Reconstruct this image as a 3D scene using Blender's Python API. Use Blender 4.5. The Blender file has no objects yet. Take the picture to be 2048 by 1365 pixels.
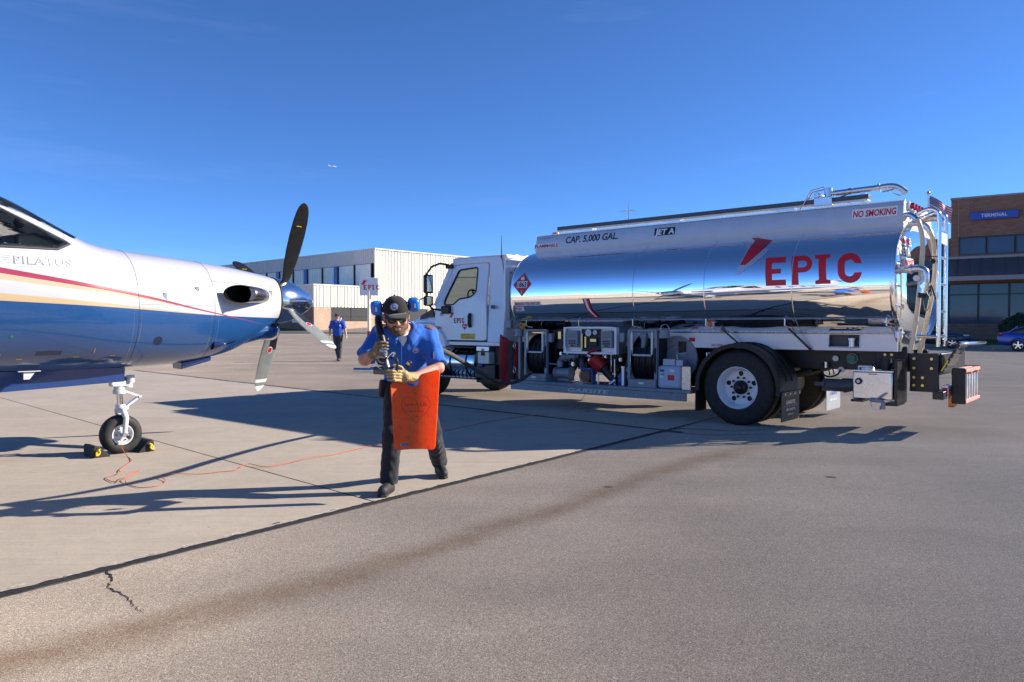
import bpy, bmesh, math, random
import numpy as np
from mathutils import Vector, Matrix, noise as mnoise
from mathutils.geometry import tessellate_polygon
random.seed(7)
SC = bpy.context.scene
COL = SC.collection
R = math.radians

# ------------------------------------------------------------------ camera, sky, sun, exposure
cam_data = bpy.data.cameras.new('camera')
cam = bpy.data.objects.new('camera', cam_data); COL.objects.link(cam)
cam.location = (0, 0, 1.4)
cam.rotation_euler = (R(90) + math.atan((652 - 682.5) / 1500.0), 0, 0)
cam_data.sensor_width = 36; cam_data.lens = 1500 / 2048 * 36
cam_data.clip_start = 0.05; cam_data.clip_end = 20000
SC.camera = cam

SUN_EL, SUN_AZ = 26.0, 80.0        # azimuth clockwise from +Y
SUN_DIR = Vector((math.sin(R(SUN_AZ)) * math.cos(R(SUN_EL)), math.cos(R(SUN_AZ)) * math.cos(R(SUN_EL)), math.sin(R(SUN_EL))))
world = bpy.data.worlds.new('World'); SC.world = world; world.use_nodes = True
wn = world.node_tree; wn.nodes.clear()
w_out = wn.nodes.new('ShaderNodeOutputWorld'); w_bg = wn.nodes.new('ShaderNodeBackground')
w_sky = wn.nodes.new('ShaderNodeTexSky'); w_sky.sky_type = 'NISHITA'; w_sky.sun_disc = False
w_sky.sun_elevation = R(SUN_EL); w_sky.sun_rotation = R(SUN_AZ)
w_sky.altitude = 1700; w_sky.air_density = 0.72; w_sky.dust_density = 0.0; w_sky.ozone_density = 10.0
w_bg.inputs[1].default_value = 0.102
# thin, faint cirrus veil low in the sky, all the way round
w_tc = wn.nodes.new('ShaderNodeTexCoord')
w_map = wn.nodes.new('ShaderNodeMapping'); w_map.inputs['Scale'].default_value = (1.2, 1.2, 11)
w_map.inputs['Rotation'].default_value = (R(8), R(-9), 0)
w_noi = wn.nodes.new('ShaderNodeTexNoise'); w_noi.inputs['Scale'].default_value = 2.2; w_noi.inputs['Detail'].default_value = 7; w_noi.inputs['Roughness'].default_value = .6
w_rmp = wn.nodes.new('ShaderNodeMapRange'); w_rmp.inputs[1].default_value = .58; w_rmp.inputs[2].default_value = .90; w_rmp.inputs[4].default_value = .04
w_mix = wn.nodes.new('ShaderNodeMix'); w_mix.data_type = 'RGBA'; w_mix.inputs[7].default_value = (7.5, 8.2, 9.6, 1)
wn.links.new(w_tc.outputs['Generated'], w_map.inputs[0]); wn.links.new(w_map.outputs[0], w_noi.inputs['Vector'])
wn.links.new(w_noi.outputs['Fac'], w_rmp.inputs[0]); wn.links.new(w_rmp.outputs[0], w_mix.inputs[0])
wn.links.new(w_sky.outputs[0], w_mix.inputs[6]); wn.links.new(w_mix.outputs[2], w_bg.inputs[0]); wn.links.new(w_bg.outputs[0], w_out.inputs[0])

sun_data = bpy.data.lights.new('sun', 'SUN'); sun_data.energy = 5.0; sun_data.angle = R(0.53); sun_data.color = (1.0, 0.90, 0.78)
sun = bpy.data.objects.new('sun', sun_data); COL.objects.link(sun)
sun.rotation_euler = (-SUN_DIR).to_track_quat('-Z', 'Y').to_euler(); sun.location = (20, 5, 20)
SC.view_settings.view_transform = 'Standard'; SC.view_settings.look = 'None'
SC.view_settings.exposure = 1.0; SC.view_settings.gamma = 1.0; SC.view_settings.use_curve_mapping = False
SC.cycles.max_bounces = 8; SC.cycles.glossy_bounces = 5; SC.cycles.transmission_bounces = 6; SC.cycles.transparent_max_bounces = 10

# ------------------------------------------------------------------ materials
def lk(nt, a, b): nt.links.new(a, b)
MATS = {}
def M(name, col, rough=.5, metal=0., var=None, bump=None, spec=.5, coat=0., alpha=1., trans=0., ior=1.45, rvar=0.):
    m = bpy.data.materials.new(name); m.use_nodes = True; nt = m.node_tree; b = nt.nodes['Principled BSDF']
    b.inputs['Base Color'].default_value = (*col, 1); b.inputs['Roughness'].default_value = rough; b.inputs['Metallic'].default_value = metal
    b.inputs['Specular IOR Level'].default_value = spec; b.inputs['Coat Weight'].default_value = coat; b.inputs['Coat Roughness'].default_value = .06
    b.inputs['Alpha'].default_value = alpha; b.inputs['Transmission Weight'].default_value = trans; b.inputs['IOR'].default_value = ior
    if var or bump:
        tc = nt.nodes.new('ShaderNodeTexCoord')
    if var:                       # (scale, amount[, second colour])
        n = nt.nodes.new('ShaderNodeTexNoise'); n.inputs['Scale'].default_value = var[0]; n.inputs['Detail'].default_value = 8; n.inputs['Roughness'].default_value = .65
        lk(nt, tc.outputs['Object'], n.inputs['Vector'])
        r = nt.nodes.new('ShaderNodeMapRange'); r.inputs[1].default_value = .3; r.inputs[2].default_value = .7
        lk(nt, n.outputs['Fac'], r.inputs[0])
        x = nt.nodes.new('ShaderNodeMix'); x.data_type = 'RGBA'; a = var[1]
        c2 = var[2] if len(var) > 2 else tuple(min(1, c * (1 + a)) for c in col)
        x.inputs[6].default_value = (*[c * (1 - a) for c in col], 1); x.inputs[7].default_value = (*c2, 1)
        lk(nt, r.outputs[0], x.inputs[0]); lk(nt, x.outputs[2], b.inputs['Base Color'])
        if rvar:
            q = nt.nodes.new('ShaderNodeMapRange'); q.inputs[1].default_value = .25; q.inputs[2].default_value = .75
            q.inputs[3].default_value = max(.02, rough - rvar); q.inputs[4].default_value = rough + rvar
            lk(nt, n.outputs['Fac'], q.inputs[0]); lk(nt, q.outputs[0], b.inputs['Roughness'])
    if bump:
        n = nt.nodes.new('ShaderNodeTexNoise'); n.inputs['Scale'].default_value = bump[0]; n.inputs['Detail'].default_value = bump[2] if len(bump) > 2 else 3
        lk(nt, tc.outputs['Object'], n.inputs['Vector'])
        p = nt.nodes.new('ShaderNodeBump'); p.inputs['Strength'].default_value = bump[1]; p.inputs['Distance'].default_value = .02
        lk(nt, n.outputs['Fac'], p.inputs['Height']); lk(nt, p.outputs[0], b.inputs['Normal'])
    MATS[name] = m
    return m

M('polished', (.90, .91, .93), .035, 1, bump=(1.1, .012, 1))
M('flap_grey', (.27, .30, .33), .5, 0, var=(6, .1))
M('chrome', (.82, .83, .85), .12, 1)
M('stainless', (.62, .62, .63), .26, 1, var=(9, .12), rvar=.08)
M('aluminium', (.66, .68, .71), .38, 1, var=(6, .10), rvar=.08)
M('aluminium_sheet', (.42, .47, .55), .50, .45, var=(4, .08), rvar=.06)
M('roller_white', (.66, .64, .60), .35, .2)
M('skirt_white', (.70, .72, .75), .38, .25, var=(4, .06), rvar=.06)
M('grey_paint', (.235, .26, .30), .42, .1, var=(7, .12), rvar=.08)
M('dark_grey_paint', (.07, .078, .092), .45, .1, var=(8, .15), rvar=.1)
M('white_paint', (.78, .80, .82), .22, 0, var=(3, .03), coat=.5)
M('cream_paint', (.72, .69, .62), .35, 0, var=(6, .05))
M('black_paint', (.012, .013, .015), .35, 0, var=(9, .3), rvar=.1)
M('black_plastic', (.016, .016, .017), .5, 0, var=(20, .25), rvar=.1)
M('rubber', (.018, .018, .019), .72, 0, var=(14, .3, (.03, .029, .027)), bump=(60, .15))
M('hose_rubber', (.075, .07, .062), .6, 0, var=(16, .25), bump=(120, .2))
M('black_hose', (.014, .014, .015), .45, 0, var=(20, .2))
M('clear_hose', (.62, .52, .36), .28, 0, var=(10, .14), coat=.3)
M('red_decal', (.56, .018, .030), .38)
M('red_plastic', (.46, .012, .016), .35, 0, var=(8, .15))
M('red_fabric', (.36, .010, .014), .7, 0, var=(5, .25), bump=(25, .4))
M('black_decal', (.012, .012, .014), .4)
M('white_decal', (.78, .78, .79), .4)
M('blue_decal', (.03, .09, .42), .4)
M('silver_decal', (.62, .64, .68), .3, .6)
M('yellow_decal', (.75, .58, .03), .4)
M('yellow', (.72, .47, .03), .6, 0, var=(30, .25))
M('orange_lens', (.75, .16, .01), .15, 0, spec=.7)
M('red_lens', (.36, .012, .014), .12, 0, spec=.7)
M('orange_paint', (.70, .26, .03), .4, 0, var=(8, .12))
M('pink_paint', (.62, .27, .24), .5, 0, var=(8, .1))
M('rust', (.16, .10, .07), .55, .4, var=(9, .35))
M('glass', (.55, .68, .62), .02, 0, trans=1, ior=1.1, spec=.6)
M('dark_glass', (.018, .026, .034), .04, 0, spec=.8)
M('screen', (.17, .19, .17), .25)
M('dial', (.74, .74, .72), .3)
M('brass', (.62, .47, .20), .3, 1)
M('blue_metal', (.03, .10, .34), .4, .1)
M('green_plastic', (.02, .20, .15), .4)
M('plastic_can', (.42, .50, .62), .45, 0, var=(4, .05))
M('upholstery', (.05, .05, .055), .8)

# ------------------------------------------------------------------ mesh builder
def frame(d):
    d = Vector(d).normalized(); u = Vector((0, 0, 1)) if abs(d.z) < .9 else Vector((1, 0, 0))
    a = d.cross(u).normalized(); return a, d.cross(a).normalized(), d
def spl(pts, n=6, closed=False):
    P = [Vector(p) for p in pts]; out = []; L = len(P)
    rng = range(L) if closed else range(L - 1)
    for i in rng:
        if closed: p0, p1, p2, p3 = P[i - 1], P[i], P[(i + 1) % L], P[(i + 2) % L]
        else:
            p1, p2 = P[i], P[i + 1]; p0 = P[i - 1] if i else p1 * 2 - p2; p3 = P[i + 2] if i + 2 < L else p2 * 2 - p1
        for k in range(n):
            t = k / n
            out.append(.5 * ((2 * p1) + (p2 - p0) * t + (2 * p0 - 5 * p1 + 4 * p2 - p3) * t * t + (3 * p1 - p0 - 3 * p2 + p3) * t ** 3))
    if not closed: out.append(P[-1])
    return out
class MB:
    def __init__(s): s.v = []; s.f = []
    def add(s, vs, fs):
        n = len(s.v); s.v += [tuple(v) for v in vs]; s.f += [tuple(i + n for i in f) for f in fs]; return s
    def box(s, x0, x1, y0, y1, z0, z1, m=None):
        vs = [Vector((x, y, z)) for x in (x0, x1) for y in (y0, y1) for z in (z0, z1)]
        if m is not None: vs = [m @ v for v in vs]
        return s.add(vs, [(0, 1, 3, 2), (4, 6, 7, 5), (0, 4, 5, 1), (2, 3, 7, 6), (0, 2, 6, 4), (1, 5, 7, 3)])
    def bar(s, p0, p1, w, t, up=(0, 0, 1)):
        p0, p1 = Vector(p0), Vector(p1); d = (p1 - p0).normalized(); a = d.cross(Vector(up)).normalized(); b = a.cross(d)
        vs = [p + a * (i * w / 2) + b * (j * t / 2) for p in (p0, p1) for i, j in ((-1, -1), (1, -1), (1, 1), (-1, 1))]
        return s.add(vs, [(3, 2, 1, 0), (4, 5, 6, 7), (0, 1, 5, 4), (1, 2, 6, 5), (2, 3, 7, 6), (3, 0, 4, 7)])
    def cyl(s, p0, p1, r0, r1=None, n=16, caps=True):
        r1 = r0 if r1 is None else r1; p0, p1 = Vector(p0), Vector(p1); a, b, d = frame(p1 - p0)
        ring = [a * math.cos(2 * math.pi * i / n) + b * math.sin(2 * math.pi * i / n) for i in range(n)]
        vs = [p0 + q * r0 for q in ring] + [p1 + q * r1 for q in ring]
        fs = [(i, (i + 1) % n, n + (i + 1) % n, n + i) for i in range(n)]
        if caps: fs += [tuple(range(n))[::-1], tuple(range(n, 2 * n))]
        return s.add(vs, fs)
    def tube(s, pts, r, n=8, caps=True, closed=False):
        P = [Vector(p) for p in pts]; L = len(P); rad = r if hasattr(r, '__len__') else [r] * L
        rings = []; a = None
        for i, p in enumerate(P):
            if closed: t = (P[(i + 1) % L] - P[i - 1])
            else: t = (P[min(i + 1, L - 1)] - P[max(i - 1, 0)])
            t.normalize()
            if a is None: a, b, _ = frame(t)
            a = (a - t * a.dot(t)).normalized(); b = t.cross(a)
            rings.append([p + (a * math.cos(2 * math.pi * k / n) + b * math.sin(2 * math.pi * k / n)) * rad[i] for k in range(n)])
        return s.loft(rings, caps, closed)
    def loft(s, rings, caps=True, closed=False):
        n = len(rings[0]); L = len(rings); vs = [v for r in rings for v in r]
        fs = [(i * n + k, i * n + (k + 1) % n, ((i + 1) % L) * n + (k + 1) % n, ((i + 1) % L) * n + k) for i in range(L if closed else L - 1) for k in range(n)]
        if caps and not closed: fs += [tuple(range(n))[::-1], tuple(range((L - 1) * n, L * n))]
        return s.add(vs, fs)
    def lathe(s, prof, o, axis, n=32, a0=0, a1=2 * math.pi):
        o = Vector(o); a, b, d = frame(axis); full = abs(a1 - a0 - 2 * math.pi) < 1e-4; m = n if full else n + 1
        vs = []
        for r, h in prof:
            for k in range(m):
                t = a0 + (a1 - a0) * k / n
                vs.append(o + d * h + (a * math.cos(t) + b * math.sin(t)) * r)
        fs = []
        for i in range(len(prof) - 1):
            for k in range(n):
                k2 = (k + 1) % m
                fs.append((i * m + k, i * m + k2, (i + 1) * m + k2, (i + 1) * m + k))
        return s.add(vs, fs)
    def ball(s, c, r, sc=(1, 1, 1), n=14, m=None):
        c = Vector(c); vs = []; fs = []; h = n // 2
        for i in range(h + 1):
            ph = math.pi * i / h
            for k in range(n):
                t = 2 * math.pi * k / n
                q = Vector((math.sin(ph) * math.cos(t) * sc[0], math.sin(ph) * math.sin(t) * sc[1], math.cos(ph) * sc[2])) * r
                if m is not None: q = m @ q
                vs.append(c + q)
        for i in range(h):
            for k in range(n): fs.append((i * n + k, (i + 1) * n + k, (i + 1) * n + (k + 1) % n, i * n + (k + 1) % n))
        return s.add(vs, fs)
    def prism(s, poly, f0, f1):
        n = len(poly); vs = [f0(*p) for p in poly] + [f1(*p) for p in poly]
        return s.add(vs, [tuple(range(n))[::-1], tuple(range(n, 2 * n))] + [(i, (i + 1) % n, n + (i + 1) % n, n + i) for i in range(n)])
    def ringpanel(s, outer, inner, f0, f1):           # plate with one opening; the two loops have equal counts
        n = len(outer); vs = [f(*p) for f in (f0, f1) for q in (outer, inner) for p in q]
        fs = []
        for i in range(n):
            j = (i + 1) % n
            fs += [(i, n + i, n + j, j), (2 * n + i, 2 * n + j, 3 * n + j, 3 * n + i), (i, j, 2 * n + j, 2 * n + i), (n + i, 3 * n + i, 3 * n + j, n + j)]
        return s.add(vs, fs)
    def build(s, name, mat=None, parent=None, bevel=0, smooth=True, angle=38, sub=0, solid=0, recalc=True):
        me = bpy.data.meshes.new(name); me.from_pydata(s.v, [], s.f); me.validate()
        if recalc:
            bm = bmesh.new(); bm.from_mesh(me); bmesh.ops.recalc_face_normals(bm, faces=bm.faces); bm.to_mesh(me); bm.free()
        if mat is not None: me.materials.append(MATS[mat] if isinstance(mat, str) else mat)
        o = bpy.data.objects.new(name, me); COL.objects.link(o); o.parent = parent
        if smooth:
            me.shade_smooth(); me.set_sharp_from_angle(angle=R(angle))
        if solid:
            q = o.modifiers.new('solid', 'SOLIDIFY'); q.thickness = solid; q.offset = 0
        if bevel:
            q = o.modifiers.new('bevel', 'BEVEL'); q.width = bevel; q.segments = 2; q.limit_method = 'ANGLE'; q.angle_limit = R(40); q.harden_normals = False
        if sub:
            q = o.modifiers.new('sub', 'SUBSURF'); q.levels = sub; q.render_levels = sub
        return o
def thing(name, label, cat, loc=(0, 0, 0), rz=0, group=None):
    o = bpy.data.objects.new(name, None); COL.objects.link(o); o.location = loc; o.rotation_euler = (0, 0, rz); o.empty_display_size = .2
    return tag(o, label, cat, group)
def tag(o, label, cat, group=None):
    o['label'] = label; o['category'] = cat
    if group: o['group'] = group
    return o
def struct(o): o['kind'] = 'structure'; return o
def copy_tree(o, parent=None):
    c = o.copy(); COL.objects.link(c); c.parent = parent
    for ch in o.children: copy_tree(ch, c)
    return c

# ------------------------------------------------------------------ flat lettering
def text2d(txt, h, bold=0., shear=0., sx=1., spacing=1.):
    cu = bpy.data.curves.new('txt', 'FONT'); cu.body = txt; cu.size = 1; cu.offset = bold; cu.shear = shear; cu.space_character = spacing; cu.resolution_u = 3
    cu.fill_mode = 'FRONT'
    o = bpy.data.objects.new('txt', cu); COL.objects.link(o)
    dg = bpy.context.evaluated_depsgraph_get(); me = bpy.data.meshes.new_from_object(o.evaluated_get(dg))
    vs = [(v.co.x, v.co.y) for v in me.vertices]; fs = [tuple(p.vertices) for p in me.polygons]
    bpy.data.objects.remove(o); bpy.data.curves.remove(cu); bpy.data.meshes.remove(me)
    x0 = min(v[0] for v in vs); x1 = max(v[0] for v in vs); k = h / .72
    vs = [((x - x0) * k * sx, y * k) for x, y in vs]
    return vs, fs, (x1 - x0) * k * sx
def poly2d(loops):
    L = [[Vector((*p, 0)) for p in q] for q in loops]; tr = tessellate_polygon(L); vs = [p for q in loops for p in q]
    return vs, [tuple(t) for t in tr]
def shift2d(m, dx, dy): return [(x + dx, y + dy) for x, y in m[0]], m[1]
def join2d(*ms):
    vs, fs = [], []
    for m in ms:
        n = len(vs); vs += list(m[0]); fs += [tuple(i + n for i in f) for f in m[1]]
    return vs, fs
def decal(name, m2, fn, mat, parent, cut=0., solid=0.):
    bm = bmesh.new(); vv = [bm.verts.new((x, y, 0)) for x, y in m2[0]]
    for f in m2[1]:
        try: bm.faces.new([vv[i] for i in f])
        except ValueError: pass
    if cut:
        for ax in (0, 1):
            lo = min(v.co[ax] for v in bm.verts); hi = max(v.co[ax] for v in bm.verts); n = int((hi - lo) / cut)
            for k in range(1, n + 1):
                co = Vector((0, 0, 0)); co[ax] = lo + k * (hi - lo) / (n + 1); no = Vector((0, 0, 0)); no[ax] = 1
                bmesh.ops.bisect_plane(bm, geom=bm.verts[:] + bm.edges[:] + bm.faces[:], plane_co=co, plane_no=no)
    for f in bm.faces:
        if f.normal.z < 0: f.normal_flip()
    for v in bm.verts: v.co = Vector(fn(v.co.x, v.co.y))
    me = bpy.data.meshes.new(name); bm.to_mesh(me); bm.free(); me.materials.append(MATS[mat] if isinstance(mat, str) else mat)
    o = bpy.data.objects.new(name, me); COL.objects.link(o); o.parent = parent
    if solid:
        q = o.modifiers.new('solid', 'SOLIDIFY'); q.thickness = solid; q.offset = 1
    return o
def rect2d(x0, y0, x1, y1): return [(x0, y0), (x1, y0), (x1, y1), (x0, y1)], [(0, 1, 2, 3)]
def rrect(x0, y0, x1, y1, r, n=4):
    out = []
    for cx, cy, a in ((x1 - r, y1 - r, 0), (x0 + r, y1 - r, 90), (x0 + r, y0 + r, 180), (x1 - r, y0 + r, 270)):
        for k in range(n + 1):
            t = R(a + 90 * k / n); out.append((cx + r * math.cos(t), cy + r * math.sin(t)))
    return out
def circ(cx, cy, r, n=20, ry=None): return [(cx + r * math.cos(2 * math.pi * k / n), cy + (ry or r) * math.sin(2 * math.pi * k / n)) for k in range(n)]

# ------------------------------------------------------------------ implicit surfaces (bodies, clothes, leather, car shells)
def rcone(P, a, b, ra, rb):
    a = np.array(a, float); b = np.array(b, float); ab = b - a; t = np.clip(((P - a) @ ab) / max(ab @ ab, 1e-9), 0, 1)
    return np.linalg.norm(P - (a + t[:, None] * ab), axis=1) - (ra + (rb - ra) * t)
def ellip(P, c, r, m=None):
    q = P - np.array(c, float)
    if m is not None: q = q @ np.array(m, float)          # columns of m: the ellipsoid's axes
    r = np.array(r, float); k = np.linalg.norm(q / r, axis=1); k2 = np.linalg.norm(q / (r * r), axis=1) + 1e-9
    return k * (k - 1) / k2
def smin(a, b, k):
    h = np.clip(.5 + .5 * (b - a) / k, 0, 1); return b + (a - b) * h - k * h * (1 - h)
def smax(a, b, k): return -smin(-a, -b, k)
def nets(fn, lo, hi, c):
    lo = np.array(lo, float); hi = np.array(hi, float); N = np.ceil((hi - lo) / c).astype(int) + 1
    g = [lo[i] + c * np.arange(N[i]) for i in range(3)]
    P = np.stack(np.meshgrid(*g, indexing='ij'), -1).reshape(-1, 3)
    q = 4; Nc = (N + q - 1) // q; ic = np.stack(np.meshgrid(*[np.minimum(np.arange(k) * q + q // 2, n_ - 1) for k, n_ in zip(Nc, N)], indexing='ij'), -1).reshape(-1, 3)
    Dc = fn(lo + c * ic).reshape(Nc); sl_ = np.ix_(*[np.minimum(np.arange(n_) // q, k - 1) for n_, k in zip(N, Nc)])
    D = Dc[sl_].reshape(-1).copy(); near = np.nonzero(np.abs(D) < c * q * 1.6 + .02)[0]       # only evaluate close to the surface
    for i in range(0, len(near), 400000): D[near[i:i + 400000]] = fn(P[near[i:i + 400000]])
    D = D.reshape(N)
    cs = {}
    for dx in (0, 1):
        for dy in (0, 1):
            for dz in (0, 1): cs[dx, dy, dz] = D[dx:N[0] - 1 + dx, dy:N[1] - 1 + dy, dz:N[2] - 1 + dz]
    neg = sum((v < 0).astype(int) for v in cs.values()); act = (neg > 0) & (neg < 8)
    acc = np.zeros(act.shape + (3,)); cnt = np.zeros(act.shape)
    for a in cs:
        for ax in range(3):
            if a[ax] == 0:
                b = list(a); b[ax] = 1; b = tuple(b); va, vb = cs[a], cs[b]; cr = (va < 0) != (vb < 0)
                t = np.where(cr, va / np.where(np.abs(va - vb) < 1e-12, 1, va - vb), 0)
                for k in range(3): acc[..., k] += np.where(cr, a[k] + (t if k == ax else 0), 0)
                cnt += cr
    idx = -np.ones(act.shape, int); ii = np.argwhere(act); idx[act] = np.arange(len(ii))
    V = lo + c * (ii + acc[act] / cnt[act][:, None])
    F = []
    for ax in range(3):
        o1, o2 = [(1, 2), (2, 0), (0, 1)][ax]
        s0 = [slice(None)] * 3; s1 = [slice(None)] * 3; s0[ax] = slice(0, N[ax] - 1); s1[ax] = slice(1, N[ax])
        a = D[tuple(s0)] < 0; b = D[tuple(s1)] < 0; e = np.argwhere(a != b)
        if not len(e): continue
        ok = (e[:, o1] > 0) & (e[:, o2] > 0) & (e[:, o1] < N[o1] - 1) & (e[:, o2] < N[o2] - 1); e = e[ok]
        sg = a[tuple(e.T)]
        def cell(d1, d2):
            q = e.copy(); q[:, o1] += d1; q[:, o2] += d2; return idx[tuple(q.T)]
        q = np.stack([cell(-1, -1), cell(0, -1), cell(0, 0), cell(-1, 0)], 1)
        q[~sg] = q[~sg][:, ::-1]; F.append(q)
    F = np.concatenate(F)
    return V, F
def blob(name, fn, lo, hi, c, mat, parent=None, relax=1):
    V, F = nets(fn, lo, hi, c)
    for _ in range(relax):                                   # light smoothing of the lattice
        S = np.zeros_like(V); n = np.zeros(len(V))
        for i in range(4):
            j = (i + 1) % 4
            np.add.at(S, F[:, i], V[F[:, j]]); np.add.at(n, F[:, i], 1); np.add.at(S, F[:, j], V[F[:, i]]); np.add.at(n, F[:, j], 1)
        V = .5 * V + .5 * S / np.maximum(n, 1)[:, None]
    me = bpy.data.meshes.new(name); me.from_pydata(V.tolist(), [], F.tolist()); me.validate(); me.shade_smooth()
    me.materials.append(MATS[mat] if isinstance(mat, str) else mat)
    o = bpy.data.objects.new(name, me); COL.objects.link(o); o.parent = parent
    return o
def snoise(P, s, seed=0.):
    x, y, z = (P * s + seed).T
    return (np.sin(1.7 * x + 1.3 * y + .3) * np.sin(1.9 * y - 1.1 * z + 1.2) + np.sin(2.3 * z + .7 * x + 2.1) * np.sin(1.4 * x - 2.2 * y)) * .5
# ================================================================== ground
def nd(nt, t, **kw):
    n = nt.nodes.new(t)
    for k, v in kw.items():
        if k.startswith('i_'): n.inputs[int(k[2:])].default_value = v
        else: setattr(n, k, v)
    return n
def mth(nt, op, a, b=None, c=None):
    n = nt.nodes.new('ShaderNodeMath'); n.operation = op
    for i, v in enumerate((a, b, c)):
        if v is None: continue
        if isinstance(v, (int, float)): n.inputs[i].default_value = v
        else: nt.links.new(v, n.inputs[i])
    return n.outputs[0]
def mixc(nt, f, a, b, mode='MIX'):
    n = nt.nodes.new('ShaderNodeMix'); n.data_type = 'RGBA'; n.blend_type = mode
    for s, v in ((0, f), (6, a), (7, b)):
        if isinstance(v, (int, float)): n.inputs[s].default_value = v
        elif isinstance(v, tuple): n.inputs[s].default_value = (*v, 1)
        else: nt.links.new(v, n.inputs[s])
    return n.outputs[2]
def rng(nt, x, a, b, c=0., d=1., smooth=False):
    n = nt.nodes.new('ShaderNodeMapRange'); nt.links.new(x, n.inputs[0])
    for i, v in enumerate((a, b, c, d)): n.inputs[i + 1].default_value = v
    if smooth: n.interpolation_type = 'SMOOTHSTEP'
    return n.outputs[0]
def noi(nt, vec, s, det=5, ro=.6):
    n = nt.nodes.new('ShaderNodeTexNoise'); n.inputs['Scale'].default_value = s; n.inputs['Detail'].default_value = det; n.inputs['Roughness'].default_value = ro
    nt.links.new(vec, n.inputs['Vector']); return n.outputs['Fac']
def voro(nt, vec, s, out='Color'):
    n = nt.nodes.new('ShaderNodeTexVoronoi'); n.inputs['Scale'].default_value = s; nt.links.new(vec, n.inputs['Vector']); return n.outputs[out]
def curve(nt, x, pts):
    n = nt.nodes.new('ShaderNodeFloatCurve'); cm = n.mapping; c = cm.curves[0]
    c.points[0].location = pts[0]; c.points[-1].location = pts[-1]
    for p in pts[1:-1]: c.points.new(*p)
    for p in c.points: p.handle_type = 'AUTO'
    cm.update(); nt.links.new(x, n.inputs['Value']); return n.outputs[0]
def newmat(name):
    m = bpy.data.materials.new(name); m.use_nodes = True; MATS[name] = m
    nt = m.node_tree; return nt, nt.nodes['Principled BSDF'], nt.nodes.new('ShaderNodeTexCoord').outputs['Object']
def bumpto(nt, b, h, st, dist=.01):
    p = nt.nodes.new('ShaderNodeBump'); p.inputs['Strength'].default_value = st; p.inputs['Distance'].default_value = dist
    nt.links.new(h, p.inputs['Height']); nt.links.new(p.outputs[0], b.inputs['Normal'])

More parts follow.
